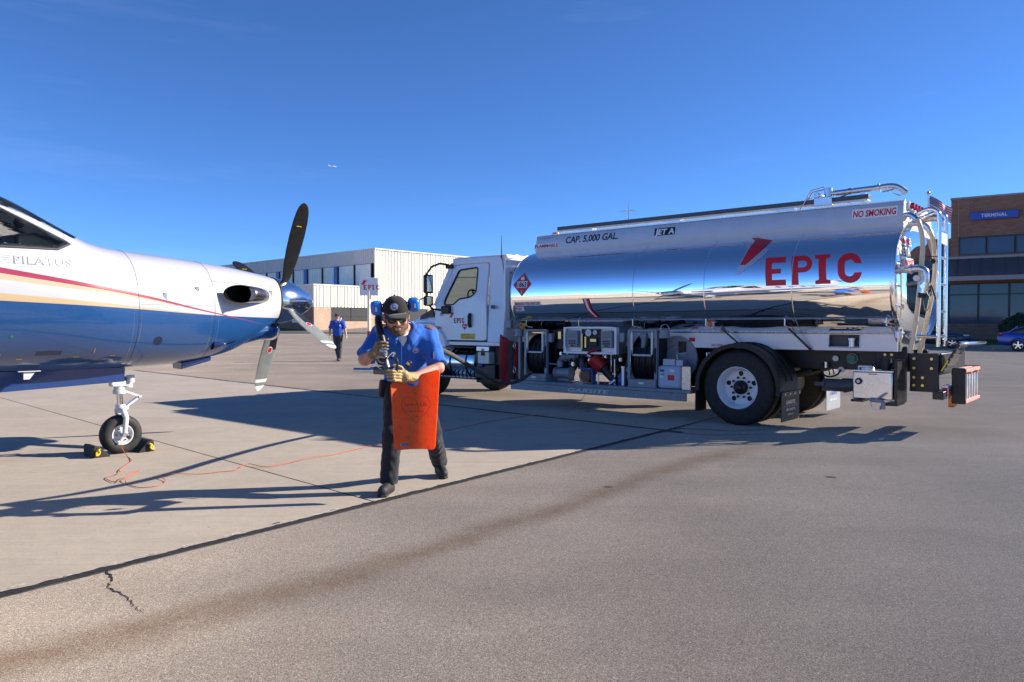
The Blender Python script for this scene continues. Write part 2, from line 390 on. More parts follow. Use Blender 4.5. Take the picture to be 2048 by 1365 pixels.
def asphalt():
    nt, b, oc = newmat('asphalt')
    sep = nd(nt, 'ShaderNodeSeparateXYZ'); lk(nt, oc, sep.inputs[0])
    v1 = voro(nt, oc, 240); v2 = voro(nt, oc, 480)
    s1 = nd(nt, 'ShaderNodeSeparateColor'); lk(nt, v1, s1.inputs[0]); s2 = nd(nt, 'ShaderNodeSeparateColor'); lk(nt, v2, s2.inputs[0])
    ramp = nd(nt, 'ShaderNodeValToRGB'); e = ramp.color_ramp.elements
    e[0].position = 0; e[0].color = (.016, .015, .015, 1); e[1].position = 1; e[1].color = (.40, .36, .34, 1)
    for p, c in ((.25, (.095, .085, .082, 1)), (.55, (.165, .140, .132, 1)), (.82, (.20, .165, .150, 1))):
        q = ramp.color_ramp.elements.new(p); q.color = c
    lk(nt, s1.outputs[0], ramp.inputs[0])
    r2 = nd(nt, 'ShaderNodeValToRGB'); e = r2.color_ramp.elements; e[0].color = (.05, .047, .046, 1); e[1].color = (.235, .20, .185, 1); lk(nt, s2.outputs[1], r2.inputs[0])
    c = mixc(nt, .45, ramp.outputs[0], r2.outputs[0])
    c = mixc(nt, 1, c, (2.26, 2.30, 1.98), 'MULTIPLY')
    # beyond the truck the colour turns slightly darker and warmer
    far_tint = rng(nt, mth(nt, 'ADD', sep.outputs[1], mth(nt, 'MULTIPLY', noi(nt, oc, .25, 4), 6.0)), 10, 22, 0, 1, True); c = mixc(nt, far_tint, c, mixc(nt, 1, c, (.94, .90, .88), 'MULTIPLY'))
    pink = rng(nt, s1.outputs[2], .90, .96); c = mixc(nt, mth(nt, 'MULTIPLY', pink, .55), c, (.30, .17, .12))
    n1 = noi(nt, oc, .55, 6, .6); c = mixc(nt, 1, c, mixc(nt, rng(nt, n1, .3, .7), (.80, .80, .81), (1.16, 1.14, 1.12)), 'MULTIPLY')
    n2 = noi(nt, oc, .09, 4); c = mixc(nt, 1, c, mixc(nt, rng(nt, n2, .35, .65), (.90, .90, .92), (1.08, 1.06, 1.04)), 'MULTIPLY')
    # old rolling lanes: long faint streaks along the direction of traffic
    mp = nd(nt, 'ShaderNodeMapping'); mp.inputs['Rotation'].default_value = (0, 0, R(40)); mp.inputs['Scale'].default_value = (.05, .7, 1); lk(nt, oc, mp.inputs[0])
    n3 = noi(nt, mp.outputs[0], 1.0, 5); c = mixc(nt, 1, c, mixc(nt, rng(nt, n3, .35, .65), (.88, .87, .87), (1.10, 1.09, 1.08)), 'MULTIPLY')
    # brown oily streak left by runoff
    xn = rng(nt, sep.outputs[0], -4, 5)
    def X(x): return (x + 4) / 9
    cy = curve(nt, xn, [(0, .12), (X(-2.11), 3.07 / 12), (X(-.91), 4.19 / 12), (X(-.08), 5.25 / 12), (X(.5), 5.92 / 12), (X(2.0), 7.85 / 12), (X(3.09), 8.72 / 12), (1, 9.3 / 12)])
    d = mth(nt, 'MULTIPLY', mth(nt, 'SUBTRACT', sep.outputs[1], mth(nt, 'MULTIPLY', cy, 12)), .66)
    d = mth(nt, 'ADD', d, mth(nt, 'MULTIPLY', mth(nt, 'SUBTRACT', noi(nt, oc, 1.4, 5), .5), .35))
    g = rng(nt, mth(nt, 'ABSOLUTE', d), 0, .27, 1, 0, True)
    fade = mth(nt, 'MULTIPLY', rng(nt, sep.outputs[0], 2.2, 3.6, 1, 0), rng(nt, sep.outputs[0], -5, -2.5, .2, 1))
    st = mth(nt, 'MULTIPLY', mth(nt, 'MULTIPLY', g, fade), rng(nt, noi(nt, oc, 5, 6, .7), .25, .7, .35, 1.0))
    c = mixc(nt, mth(nt, 'MULTIPLY', st, .80), c, mixc(nt, 1, c, (.52, .39, .27), 'MULTIPLY'))
    tm = noi(nt, oc, 2.2, 7, .75); c = mixc(nt, rng(nt, tm, .60, .72, 0, .35), c, mixc(nt, 1, c, (.62, .60, .58), 'MULTIPLY')); c = mixc(nt, rng(nt, noi(nt, oc, 1.1, 6, .8), .64, .76, 0, .30), c, mixc(nt, 1, c, (1.35, 1.33, 1.28), 'MULTIPLY'))
    gr = rng(nt, voro(nt, oc, 55, 'Distance'), .10, .22, 1, 0); c = mixc(nt, mth(nt, 'MULTIPLY', gr, .75), c, (.045, .042, .042))
    # dropped oil spots
    sp = rng(nt, voro(nt, oc, .9, 'Distance'), .035, .06, 1, 0); c = mixc(nt, mth(nt, 'MULTIPLY', sp, .8), c, (.02, .02, .02))
    lk(nt, c, b.inputs['Base Color']); b.inputs['Roughness'].default_value = .85; b.inputs['Specular IOR Level'].default_value = .3; b.inputs['Diffuse Roughness'].default_value = 1.0
    bumpto(nt, b, mth(nt, 'ADD', voro(nt, oc, 240, 'Distance'), mth(nt, 'MULTIPLY', voro(nt, oc, 480, 'Distance'), .5)), .18, .006)
asphalt()
def concrete():
    nt, b, oc = newmat('concrete')
    n1 = noi(nt, oc, .7, 8, .65); n2 = noi(nt, oc, 5, 8, .7); n3 = noi(nt, oc, 90, 4, .7)
    c = mixc(nt, rng(nt, n1, .3, .7), (.36, .315, .255), (.44, .385, .315))
    c = mixc(nt, 1, c, mixc(nt, rng(nt, n2, .25, .75), (.90, .90, .91), (1.07, 1.06, 1.05)), 'MULTIPLY')
    c = mixc(nt, 1, c, mixc(nt, rng(nt, n3, .3, .7), (.86, .86, .87), (1.1, 1.1, 1.1)), 'MULTIPLY')
    mp = nd(nt, 'ShaderNodeMapping'); mp.inputs['Rotation'].default_value = (0, 0, R(-45)); mp.inputs['Scale'].default_value = (.25, 9, 1); lk(nt, oc, mp.inputs[0])
    br = noi(nt, mp.outputs[0], 3, 5); c = mixc(nt, 1, c, mixc(nt, rng(nt, br, .3, .7), (.95, .95, .95), (1.05, 1.05, 1.05)), 'MULTIPLY')
    st = rng(nt, noi(nt, oc, 1.3, 6, .75), .62, .75); c = mixc(nt, mth(nt, 'MULTIPLY', st, .35), c, (.27, .21, .16))
    pit = rng(nt, voro(nt, oc, 7, 'Distance'), .05, .075, 1, 0); c = mixc(nt, mth(nt, 'MULTIPLY', pit, rng(nt, n1, .45, .6, 0, .6)), c, (.12, .11, .10))
    oi = nd(nt, 'ShaderNodeObjectInfo'); c = mixc(nt, 1, c, mixc(nt, oi.outputs['Random'], (.94, .945, .96), (1.04, 1.03, 1.01)), 'MULTIPLY')
    tr = nd(nt, 'ShaderNodeMapping'); tr.inputs['Rotation'].default_value = (0, 0, R(-52)); tr.inputs['Scale'].default_value = (.12, 2.4, 1); lk(nt, oc, tr.inputs[0])
    rub = rng(nt, noi(nt, tr.outputs[0], 1.3, 6, .7), .58, .74); c = mixc(nt, mth(nt, 'MULTIPLY', rub, .22), c, (.17, .15, .13))
    lk(nt, c, b.inputs['Base Color']); b.inputs['Roughness'].default_value = .88; b.inputs['Specular IOR Level'].default_value = .25
    bumpto(nt, b, mth(nt, 'ADD', mth(nt, 'MULTIPLY', n3, .5), br), .25, .004)
concrete()
M('tar', (.022, .021, .021), .7, 0, var=(6, .3), bump=(30, .5))
M('tar_smear', (.075, .07, .066), .8, 0, var=(5, .3))
M('patch', (.10, .092, .088), .85, 0, var=(3, .25), bump=(90, .5))
M('kerb_stone', (.40, .36, .31), .8, 0, var=(2, .15))
M('dry_field', (.20, .165, .085), .9, 0, var=(.05, .25, (.27, .21, .11)))
M('grass_green', (.055, .10, .028), .9, 0, var=(.6, .3, (.12, .13, .05)), bump=(9, .8))
M('lawn_shade', (.035, .085, .022), .9, 0, var=(.8, .3), bump=(9, .8))
M('gravel', (.19, .17, .15), .9, 0, var=(3, .3), bump=(12, .9))

def gz(x, y):                                     # the apron climbs gently towards the hangar
    k = min(1, max(0, (14 - x) / 16)); return .0112 * max(0, y - 23) * k
def sheet(name, xs, ys, zf, mat, parent=None):
    m = MB(); vs = [(x, y, zf(x, y)) for y in ys for x in xs]; n = len(xs)
    m.add(vs, [(j * n + i, j * n + i + 1, (j + 1) * n + i + 1, (j + 1) * n + i) for j in range(len(ys) - 1) for i in range(n - 1)])
    return m.build(name, mat, parent, angle=60)
struct(sheet('ground', [-6000, -1500, -400, 0, 400, 1500, 6000], [-6000, -1500, -400, -150, 400, 1500, 6000], lambda x, y: -.45 if -200 < y < 500 else -.3, 'dry_field'))
xs = [-260, -180, -120, -80] + list(range(-60, 61, 3)) + [80, 120, 180]
ys = [-120, -80, -50, -30, -15, 0, 12, 20] + list(range(23, 76, 4)) + [76]
apron = struct(sheet('asphalt_apron', xs, ys, gz, 'asphalt'))
road_far = struct(sheet('service_road', [-260, -150, -60, -20, 0, 14], [76.0, 78, 81], lambda x, y: gz(x, min(y, 76)) - .004, 'asphalt'))
sheet('parking_lot', [14, 40, 80, 180], [76, 90, 110], lambda x, y: -.004, 'asphalt', apron)

# concrete panels with open joints
CA = Vector((2.04, 9.98)); ea = Vector((-.609, -.793)); eb = Vector((-.716, .698))
slab = struct(bpy.data.objects.new('concrete_apron', None)); COL.objects.link(slab)
random.seed(3)
def strip2(p0, p1, n, w0, w1, jag, name, mat, parent, z):
    p0, p1 = Vector(p0), Vector(p1); d = (p1 - p0).normalized(); q = Vector((-d.y, d.x)); m = MB(); vs = []
    for i in range(n + 1):
        p = p0.lerp(p1, i / n); a = w0 + jag * (mnoise.noise((i * .37, p.x * 3, 1.3)) + .7 * mnoise.noise((i * .9, 4, 2))); c = w1 + .25 * jag * mnoise.noise((i * .5, 7, 9))
        vs += [(*(p + q * a), z), (*(p - q * c), z)]
    m.add(vs, [(2 * i, 2 * i + 1, 2 * i + 3, 2 * i + 2) for i in range(n)])
    return m.build(name, mat, parent)
for k, (s0, s1) in enumerate(((0, 5.13), (5.13, 10.3), (10.3, 15.4))):
    g = .009
    a, b_ = CA + ea * (s0 + (g if k else 0)), CA + ea * (s1 - g)
    poly = []
    nseg = 260
    for i in range(nseg + 1):                        # worn, slightly ragged leading edge
        p = a.lerp(b_, i / nseg); w = .016 * mnoise.noise((p.x * 6, p.y * 6, 0)) + .022 * max(0, mnoise.noise((p.x * 13, p.y * 13, 5))) + .010 * mnoise.noise((p.x * 40, p.y * 40, 3))
        poly.append(p + eb * (.03 + w))
    poly += [b_ + eb * 45, a + eb * 45]
    m = MB(); m.add([(p.x, p.y, .005) for p in poly], [tuple(range(len(poly)))])
    m.build('concrete_panel', 'concrete', slab, smooth=False)
ms = MB(); ms.add([(*(CA + ea * t + eb * s), .002) for t, s in ((-.03, -.02), (15.4, -.02), (15.4, 45), (-.03, 45))], [(0, 1, 2, 3)]); ms.build('joint_bed', 'tar', slab)
strip2(CA + ea * -.3, CA + ea * 15, 420, .034, .022, .016, 'edge_seal', 'tar', slab, .0035)
strip2(CA + ea * 15, CA + ea * -.1, 420, -.005, .05, .03, 'edge_smear', 'tar_smear', apron, .0016)
strip2(CA + eb * -.25, CA + eb * 32, 160, .05, .05, .03, 'far_edge_seal', 'tar', slab, .0065)
M('spall', (.50, .46, .40), .9, 0, var=(30, .2), bump=(60, .5))
rs_ = random.Random(11)
for _ in range(70):                                # chips and spalls along the slab edge
    t_ = rs_.uniform(.3, 8.5); c0 = CA + ea * t_ + eb * rs_.uniform(.03, .075); r0 = rs_.uniform(.008, .03); m = MB()
    q_ = [c0 + ea * (r0 * rs_.uniform(1.2, 3.2) * math.cos(a)) + eb * (r0 * .6 * rs_.uniform(.6, 1.1) * math.sin(a)) for a in [2 * math.pi * k / 9 for k in range(9)]]
    m.add([(p.x, p.y, .0072) for p in q_], [tuple(range(9))]); m.build('spall', 'spall', slab, smooth=False)
# asphalt crack, short seal lines, patch of new asphalt by the truck
def crack(pts, w, name, z=.003):
    m = MB(); P = []
    for i in range(len(pts) - 1):
        a, b = Vector(pts[i]), Vector(pts[i + 1]); n = max(3, int((b - a).length / .022))
        for k in range(n):
            p = a.lerp(b, k / n); P.append(p + Vector((random.uniform(-1, 1), random.uniform(-1, 1))) * .010)
    vs = []
    for i, p in enumerate(P):
        t = (P[min(i + 1, len(P) - 1)] - P[max(i - 1, 0)]).normalized(); q = Vector((-t.y, t.x)); ww = w * (1 - .8 * i / len(P)) * random.uniform(.35, 1)
        vs += [(*(p + q * ww), z), (*(p - q * ww), z)]
    m.add(vs, [(2 * i, 2 * i + 1, 2 * i + 3, 2 * i + 2) for i in range(len(P) - 1)]); return m.build(name, 'tar', apron)
crack([(-2.33, 4.28), (-2.2, 4.1), (-2.17, 3.98), (-2.05, 3.9), (-1.9, 3.73), (-1.79, 3.62)], .009, 'crack')
crack([(2.04, 9.98), (2.3, 10.2), (2.9, 9.95), (3.5, 10.1)], .03, 'crack', .0045)
crack([(2.0, 9.9), (2.5, 9.55), (3.2, 9.62), (3.9, 9.5)], .022, 'crack', .0045)
crack([(2.04, 9.98), (2.8, 11), (3.6, 12.1)], .05, 'crack', .0045)

# far kerb, verge and embankment in front of the hangar
def kerb_run(pts, name, mat, h=.14, w=.3, parent=None):
    m = MB()
    for i in range(len(pts) - 1):
        a, b = Vector(pts[i]), Vector(pts[i + 1]); d = (b - a); d.z = 0; d.normalize(); q = Vector((-d.y, d.x, 0)) * w
        vs = [a, b, b + q, a + q]; m.add([v + Vector((0, 0, -.1)) for v in vs] + [v + Vector((0, 0, h)) for v in vs], [(0, 3, 2, 1), (4, 5, 6, 7), (0, 1, 5, 4), (1, 2, 6, 5), (2, 3, 7, 6), (3, 0, 4, 7)])
    return struct(m.build(name, mat, parent, bevel=.03))
# ================================================================== hangar and the ground before it
M('siding_cream', (.82, .745, .61), .45, 0, var=(.5, .06))
M('siding_grey_shaded', (.66, .64, .60), .45, 0, var=(.5, .06))  # grey trim and door; shaded walls get shade put into their cream siding
M('door_panel', (.82, .84, .76), .4, 0, var=(.7, .06))
M('blue_siding', (.035, .15, .48), .4, 0, var=(.6, .08))
M('dark_gap', (.02, .022, .026), .6)
M('mullion_dark', (.035, .04, .05), .4)
M('window_glass', (.025, .035, .04), .03, 0, spec=.9, var=(.35, .35, (.10, .13, .13)))
def brick(name, c1, c2, mortar, sc=1.):
    nt, b, oc = newmat(name)
    sep = nd(nt, 'ShaderNodeSeparateXYZ'); lk(nt, oc, sep.inputs[0])
    cmb = nd(nt, 'ShaderNodeCombineXYZ'); lk(nt, mth(nt, 'ADD', sep.outputs[0], sep.outputs[1]), cmb.inputs[0]); lk(nt, sep.outputs[2], cmb.inputs[1])
    t = nd(nt, 'ShaderNodeTexBrick'); lk(nt, cmb.outputs[0], t.inputs['Vector'])
    t.inputs['Color1'].default_value = (*c1, 1); t.inputs['Color2'].default_value = (*c2, 1); t.inputs['Mortar'].default_value = (*mortar, 1)
    t.inputs['Scale'].default_value = 1; t.inputs['Brick Width'].default_value = .30 * sc; t.inputs['Row Height'].default_value = .10 * sc; t.inputs['Mortar Size'].default_value = .012 * sc
    n = noi(nt, oc, .8, 5); lk(nt, mixc(nt, 1, t.outputs['Color'], mixc(nt, rng(nt, n, .3, .7), (.88, .88, .88), (1.1, 1.1, 1.1)), 'MULTIPLY'), b.inputs['Base Color'])
    b.inputs['Roughness'].default_value = .85; bumpto(nt, b, t.outputs['Fac'], -.4, .02)
brick('brick_tan', (.42, .27, .18), (.50, .33, .22), (.46, .38, .30))
brick('brick_brown', (.20, .098, .062), (.275, .138, .088), (.23, .18, .145), 1.25)

HC = Vector((-15.5, 85, 0)); hr = Vector((.676, .737, 0)); hl = Vector((-.737, .676, 0))     # corner, right facade, left facade
hang = thing('hangar', 'long cream metal hangar with brick base and a row of tall doors, beyond the propeller', 'hangar', (HC.x, HC.y, 0), math.atan2(hr.y, hr.x))
# local: +x along right facade, +y along left facade (away to the left)
def ribbed(name, p0, p1, z0, z1, out, mat, parent, pitch=.42, depth=.06):
    p0, p1 = Vector(p0), Vector(p1); d = p1 - p0; L = d.length; d.normalize(); o = Vector(out[:2]); prof = []
    n = max(1, int(L / pitch)); w = L / n
    for i in range(n):
        for t, h in ((0, 0), (.62, 0), (.70, 1), (.90, 1), (.98, 0)): prof.append(p0 + d * ((i + t) * w) + o * (h * depth))
    prof.append(p1)
    m = MB(); N = len(prof); m.add([(v.x, v.y, z0) for v in prof] + [(v.x, v.y, z1) for v in prof], [(i, i + 1, N + i + 1, N + i) for i in range(N - 1)])
    return m.build(name, mat, parent, smooth=False)
ZB, ZS, ZA, ZT = 1.15, 3.4, 5.7, 10.05
AX = -7.97            # where the low annex begins along the right facade
m = MB(); m.box(0.06, 70, .06, 46, ZB - 1.2, ZT - .06); core = m.build('core', 'dark_gap', hang)
ribbed('right_siding', (0, 0), (70, 0), ZS, ZT, (0, -1, 0), 'siding_cream', hang)
m = MB(); m.box(-.10, 70.05, -.14, 46.05, ZT, ZT + .14); m.build('roof_trim', 'siding_grey_shaded', hang)
m = MB(); m.box(-.07, .045, -.075, .07, ZA, ZT); m.build('corner_trim', 'siding_cream', hang)
m = MB(); m.box(AX + .05, .0, .05, 9, ZB - 1.2, ZA - .05); m.build('annex_core', 'dark_gap', hang)
ribbed('annex_siding', (AX, 0), (0, 0), ZS, ZA, (0, -1, 0), 'siding_cream', hang)
ribbed('annex_end_siding', (AX, 9), (AX, 0), ZS, ZA, (-1, 0, 0), 'siding_grey_shaded', hang)
m = MB(); m.box(AX - .09, 0.02, -.09, 9.1, ZA, ZA + .12); m.build('annex_trim', 'siding_cream', hang)
ribbed('left_fascia', (0, 46), (0, 0), 8.5, ZT, (-1, 0, 0), 'siding_grey_shaded', hang)
y = .4
for k in range(13):                                   # hangar door leaves in the shaded front
    w = 3.3
    ribbed('door_leaf', (-.02, y + w), (-.02, y + .22), 1.0, 8.45, (-1, 0, 0), 'door_panel', hang, .45, .05)
    m = MB(); m.box(-.16, -.03, y, y + .2, 1.0, 8.48); m.build('door_post', 'dark_gap', hang)
    if k in (2, 4, 6, 8): m = MB(); m.box(-.12, -.075, y + .22, y + .95, 1.0, 8.46); m.build('blue_strip', 'blue_siding', hang)
    y += w
# brick base with windows; a bay is brick piece | window
wins = [(-7.97 + 2.1, 5.2, 0), (2.6, 5.2, 0), (12, 4, 0)]
def brickwall(x0, x1, z0, z1, name='brick_base'):
    m = MB(); m.box(x0, x1, -.02, .22, z0, z1); m.build(name, 'brick_tan', hang)
cur = AX
for (x0, w, q) in wins:
    brickwall(cur, x0, ZB - 1.2, ZS); brickwall(x0, x0 + w, ZB - 1.2, ZB + .75); cur = x0 + w
    for j in range(2):
        a = x0 + j * w / 2; wn_ = MB(); wn_.box(a + .05, a + w / 2 - .05, .10, .13, ZB + .78, ZS - .02); g = wn_.build('window', 'window_glass', hang)
        fr = MB()
        for (u0, u1, v0, v1) in ((a, a + .07, ZB + .75, ZS), (a + w / 2 - .07, a + w / 2, ZB + .75, ZS), (a + .07, a + w / 2 - .07, ZB + .75, ZB + .82), (a + .07, a + w / 2 - .07, ZS - .07, ZS), (a + .07, a + w / 2 - .07, ZB + 1.22, ZB + 1.28)): fr.box(u0, u1, .05, .10, v0, v1)
        fr.build('window_frame', 'mullion_dark', g)
brickwall(cur, 17.5, ZB - 1.2, ZS)
m = MB(); m.box(17.5, 21.8, .0, .2, ZB - 1.2, ZS - .6); m.build('door', 'siding_grey_shaded', hang)
m = MB(); m.box(18.4, 20.4, -.03, 0, ZB - 1.2, ZS - .9); m.build('door_leaf', 'white_paint', hang)
ribbed('blue_awning', (16.8, -.5), (23.6, -.5), ZS - .62, ZS + .28, (0, -1, 0), 'blue_siding', hang, .42, .06)
m = MB(); m.box(16.8, 23.6, -.5, 0.0, ZS + .28, ZS + .36); m.build('awning_top', 'dark_gap', hang)
brickwall(21.8, 25, ZB - 1.2, ZS); ribbed('blue_awning', (25.0, -.4), (31, -.4), ZS - .9, ZS + .2, (0, -1, 0), 'blue_siding', hang, .42, .06)
brickwall(25, 70, ZB - 1.2, ZS)
m = MB(); m.box(AX - .02, AX + .2, .23, 9, ZB - 1.2, ZS); m.build('annex_end_brick', 'brick_brown', hang)
m = MB(); m.box(AX - .05, AX - .03, 2.2, 4.2, ZB + .6, ZS - .4); w_ = m.build('window', 'window_glass', hang)
for xx in (3.4, 6.8, 10.2):
    m = MB(); m.box(xx, xx + .25, -.22, -.05, 4.6, 4.75); m.build('wall_lamp', 'dark_gap', hang)

# kerb line and rising verge between apron and hangar
def kz(x): return gz(x, 76)
kp = [Vector((x, 76.0, gz(x, 76))) for x in (-90, -60, -40, -24, -12, 0, 14)]
kerb_run(kp, 'kerb', 'kerb_stone', .16, .35)
def verge(x0, x1, name, mat, n=10):
    xs = [x0 + (x1 - x0) * i / n for i in range(n + 1)]
    def zf(x, y):
        t = (y - 76.35) / 8; return gz(x, 76) + .12 + (1.2 - gz(x, 76) - .12) * min(1, max(0, t)) + .05 * mnoise.noise((x * .3, y * .3, 0))
    return struct(sheet(name, xs, [76.35, 77, 78, 80, 82, 84.4, 90, 110, 150], zf, mat))
verge(-90, -21.3, 'grass_verge', 'grass_green')
verge(-21.3, 60, 'gravel_verge', 'gravel', 16)

# signboard, bollards, pipes
sg = thing('sign_board', 'white square signboard with red lettering on a post before the hangar', 'sign', (-12.1, 63.5, gz(-12.1, 63.5)), R(8))
m = MB(); m.cyl((0, 0, 0), (0, 0, 3.9), .13, n=12); m.build('post', 'siding_cream', sg)
m = MB(); m.cyl((0, 0, 0), (0, 0, .5), .17, n=12); m.build('post_base', 'red_decal', sg)
m = MB(); m.box(-.78, .78, -.08, .08, 3.5, 5.0); m.build('board', 'white_paint', sg, bevel=.02)

LOGO_RED = [(0.0, 1.0), (.60, .86), (1.0, .85), (.62, .50), (.30, .02), (.22, -.02), (-.35, 0), (-.33, .05), (.10, .62), (.22, .78), (.13, .88)]
def epic_letters(h, w=.62, gap=.30, t=.20):
    """slab block letters E P I C, height h"""
    def E(x): return [[(x, 0), (x + w, 0), (x + w, t), (x + t * 1.15, t), (x + t * 1.15, .5 - t * .42), (x + w * .78, .5 - t * .42), (x + w * .78, .5 + t * .42), (x + t * 1.15, .5 + t * .42), (x + t * 1.15, 1 - t), (x + w, 1 - t), (x + w, 1), (x, 1)]]
    def P(x):
        r = .29; cy = 1 - r; cx = x + w - r; o = [(x, 0), (x + t * 1.15, 0), (x + t * 1.15, 1 - 2 * r)] + [(cx + r * math.sin(a), cy - r * math.cos(a)) for a in [math.pi * k / 10 for k in range(11)]] + [(x, 1)]
        ri = r - t * .85; i = [(x + t * 1.15, cy - ri)] + [(cx + ri * math.sin(a), cy - ri * math.cos(a)) for a in [math.pi * k / 10 for k in range(11)]] + [(x + t * 1.15, cy + ri)]
        return [o, i[::-1]]
    def I(x): return [[(x, 0), (x + w * .7, 0), (x + w * .7, t * .6), (x + w * .35 + t * .6, t * .75), (x + w * .35 + t * .6, 1 - t * .75), (x + w * .7, 1 - t * .6), (x + w * .7, 1), (x, 1), (x, 1 - t * .6), (x + w * .35 - t * .6, 1 - t * .75), (x + w * .35 - t * .6, t * .75), (x, t * .6)]]
    def C(x):
        r = w / 2 + .02; ri = r - t * 1.1; cx = x + r; y0, y1 = r, 1 - r
        out = [(cx + r, .66)] + [(cx + r * math.cos(a), y1 + r * math.sin(a)) for a in [math.pi * k / 10 for k in range(11)]] + [(cx + r * math.cos(a), y0 + r * math.sin(a)) for a in [math.pi + math.pi * k / 10 for k in range(11)]] + [(cx + r, .34), (cx + ri, .34)]
        out += [(cx + ri * math.cos(a), y0 + ri * math.sin(a)) for a in [2 * math.pi - math.pi * k / 10 for k in range(11)]] + [(cx + ri * math.cos(a), y1 + ri * math.sin(a)) for a in [math.pi - math.pi * k / 10 for k in range(11)]] + [(cx + ri, .66)]
        return [out]
    x = 0; ms = []
    for f, adv, gp in ((E, w, gap), (P, w, gap * .42), (I, w * .72, gap * 1.15), (C, w + .04, 0)):
        ms.append(poly2d([[((a - .09 * b) * h, b * h) for a, b in q] for q in f(x)])); x += adv + gp
    return ms, x * h
def logo2d(s, dx=0, dy=0): return poly2d([[(a * s + dx, b * s + dy) for a, b in LOGO_RED]])
lm, lw = epic_letters(.42)
decal('lettering', shift2d(join2d(*lm), -.42, 3.98), lambda a, b: (a, -.085, b), 'red_decal', sg)
decal('emblem', logo2d(.4, -.52, 4.42), lambda a, b: (a, -.085, b), 'red_decal', sg)
t_ = text2d('FUELS', .09); decal('small_lettering', shift2d(t_, .28, 3.74), lambda a, b: (a, -.085, b), 'silver_decal', sg)
b1 = tag(MB().cyl((0, 0, 0), (0, 0, 1.1), .11, n=12).ball((0, 0, 1.1), .11, n=12).build('bollard', 'yellow', None), 'yellow bollard on the gravel verge right of the sign post', 'bollard'); b1.location = (-14.6, 77.4, gz(-14, 76) + .15)
p1 = tag(MB().cyl((0, 0, 0), (0, 0, 1.25), .12, n=12).box(-.16, .16, -.16, .16, 1.25, 1.45).build('standpipe', 'white_paint', None), 'pale standpipe on the gravel verge beside the walking man', 'standpipe'); p1.location = (-17.9, 78, gz(-17, 76) + .2)

# ================================================================== terminal building
tr_ = Vector((.8325, -.554, 0)); TC = Vector((32.1, 55.0, 0))
term = thing('terminal_building', 'brown brick terminal building with blue sign and sloped metal canopy', 'building', TC, math.atan2(tr_.y, tr_.x))
M('canopy_metal', (.14, .125, .125), .45, .2, var=(.6, .1)); M('fascia_grey', (.30, .29, .28), .5)
M('glass_blue', (.035, .055, .095), .05, 0, spec=.7, var=(.3, .25))
# local x to the right along the facade, -y outwards to the apron
Zg = .45
def tb(name, x0, x1, y0, y1, z0, z1, mat, par=term, **k): return MB().box(x0, x1, y0, y1, z0, z1).build(name, mat, par, **k)
tb('wall_upper', 0, 34, 0, 14, 7.85, 10.6, 'brick_brown'); tb('parapet_cap', -.05, 34.05, -.06, 14, 10.6, 10.72, 'fascia_grey')
tb('wall_pier', 0, .49, 0, 13.9, 6.5, 7.85, 'brick_brown'); tb('wall_back', .49, 33.9, .5, 13.9, 6.5, 7.85, 'dark_gap')
tb('wall_middle', 0, 34, 0, 14, 4.5, 6.5, 'brick_brown')
for k in range(19):
    x0 = .49 + 1.72 * k
    g = tb('upper_window', x0 + .08, x0 + 1.66, .18, .22, 6.6, 7.75, 'glass_blue')
    f = MB(); f.box(x0, x0 + .09, .08, .25, 6.5, 7.85); f.box(x0 + .09, x0 + 1.72, .08, .25, 6.5, 6.6); f.box(x0 + .09, x0 + 1.72, .08, .25, 7.75, 7.85); f.build('window_frame', 'mullion_dark', g)
m = MB(); m.prism([(-2.4, 4.66), (-2.4, 4.82), (-.12, 6.22), (-.002, 6.22), (-.002, 4.66)], lambda a, b: (-.4, a, b), lambda a, b: (34, a, b)); can = m.build('canopy', 'canopy_metal', term)
for k in range(47):
    x = -.3 + .73 * k; MB().bar((x, -2.38, 4.86), (x, -.14, 6.25), .05, .07, (0, .5, 1)).build('standing_seam', 'canopy_metal', can)
tb('canopy_fascia', -.42, 34, -2.46, -2.402, 4.55, 4.86, 'fascia_grey'); tb('canopy_ledge', -.42, 34, -.13, -.02, 6.24, 6.42, 'fascia_grey')
tb('wall_base', -.1, 34, -.05, 14, -.3, 1.55, 'brick_brown')
tb('room_back', -.1, 34, .6, 13.8, 1.55, 4.5, 'dark_gap')
for k in range(18):
    x0 = -.12 + 1.86 * k
    g = tb('lobby_window', x0 + .08, x0 + 1.80, .2, .24, 1.65, 4.45, 'glass_blue')
    f = MB(); f.box(x0 - .05, x0 + .06, .1, .27, 1.55, 4.5); f.box(x0 + .06, x0 + 1.80, .1, .27, 1.55, 1.66); f.box(x0 + .06, x0 + 1.80, .1, .27, 3.62, 3.70); f.box(x0 + .06, x0 + 1.80, .1, .27, 4.4, 4.5); f.build('window_frame', 'mullion_dark', g)
s_ = tb('sign', 1.2, 4.1, -.30, -.02, 8.98, 9.52, 'blue_decal', bevel=.02)
t_ = text2d('TERMINAL', .235, .015, 0, .95, 1.10); decal('lettering', shift2d(t_, 2.65 - t_[2] / 2, 9.15), lambda a, b: (a, -.31, b), 'white_decal', s_)
r_ = MB().cyl((5.35, -.03, 9.5), (5.35, -.12, 9.5), .95, n=40).build('round_sign', 'white_decal', term)
decal('ring', poly2d([circ(5.35, 9.5, .88, 32), circ(5.35, 9.5, .79, 32)[::-1]]), lambda a, b: (a, -.13, b), 'black_decal', r_)
tb('wall_seam', .46, .485, -.012, 0, 7.85, 10.6, 'fascia_grey')
tb('rear_wing', -9, 12, 15, 24, -.3, 9.3, 'brick_brown'); tb('rear_wing_band', -9.05, 12, 14.9, 15, 4.2, 4.6, 'fascia_grey')
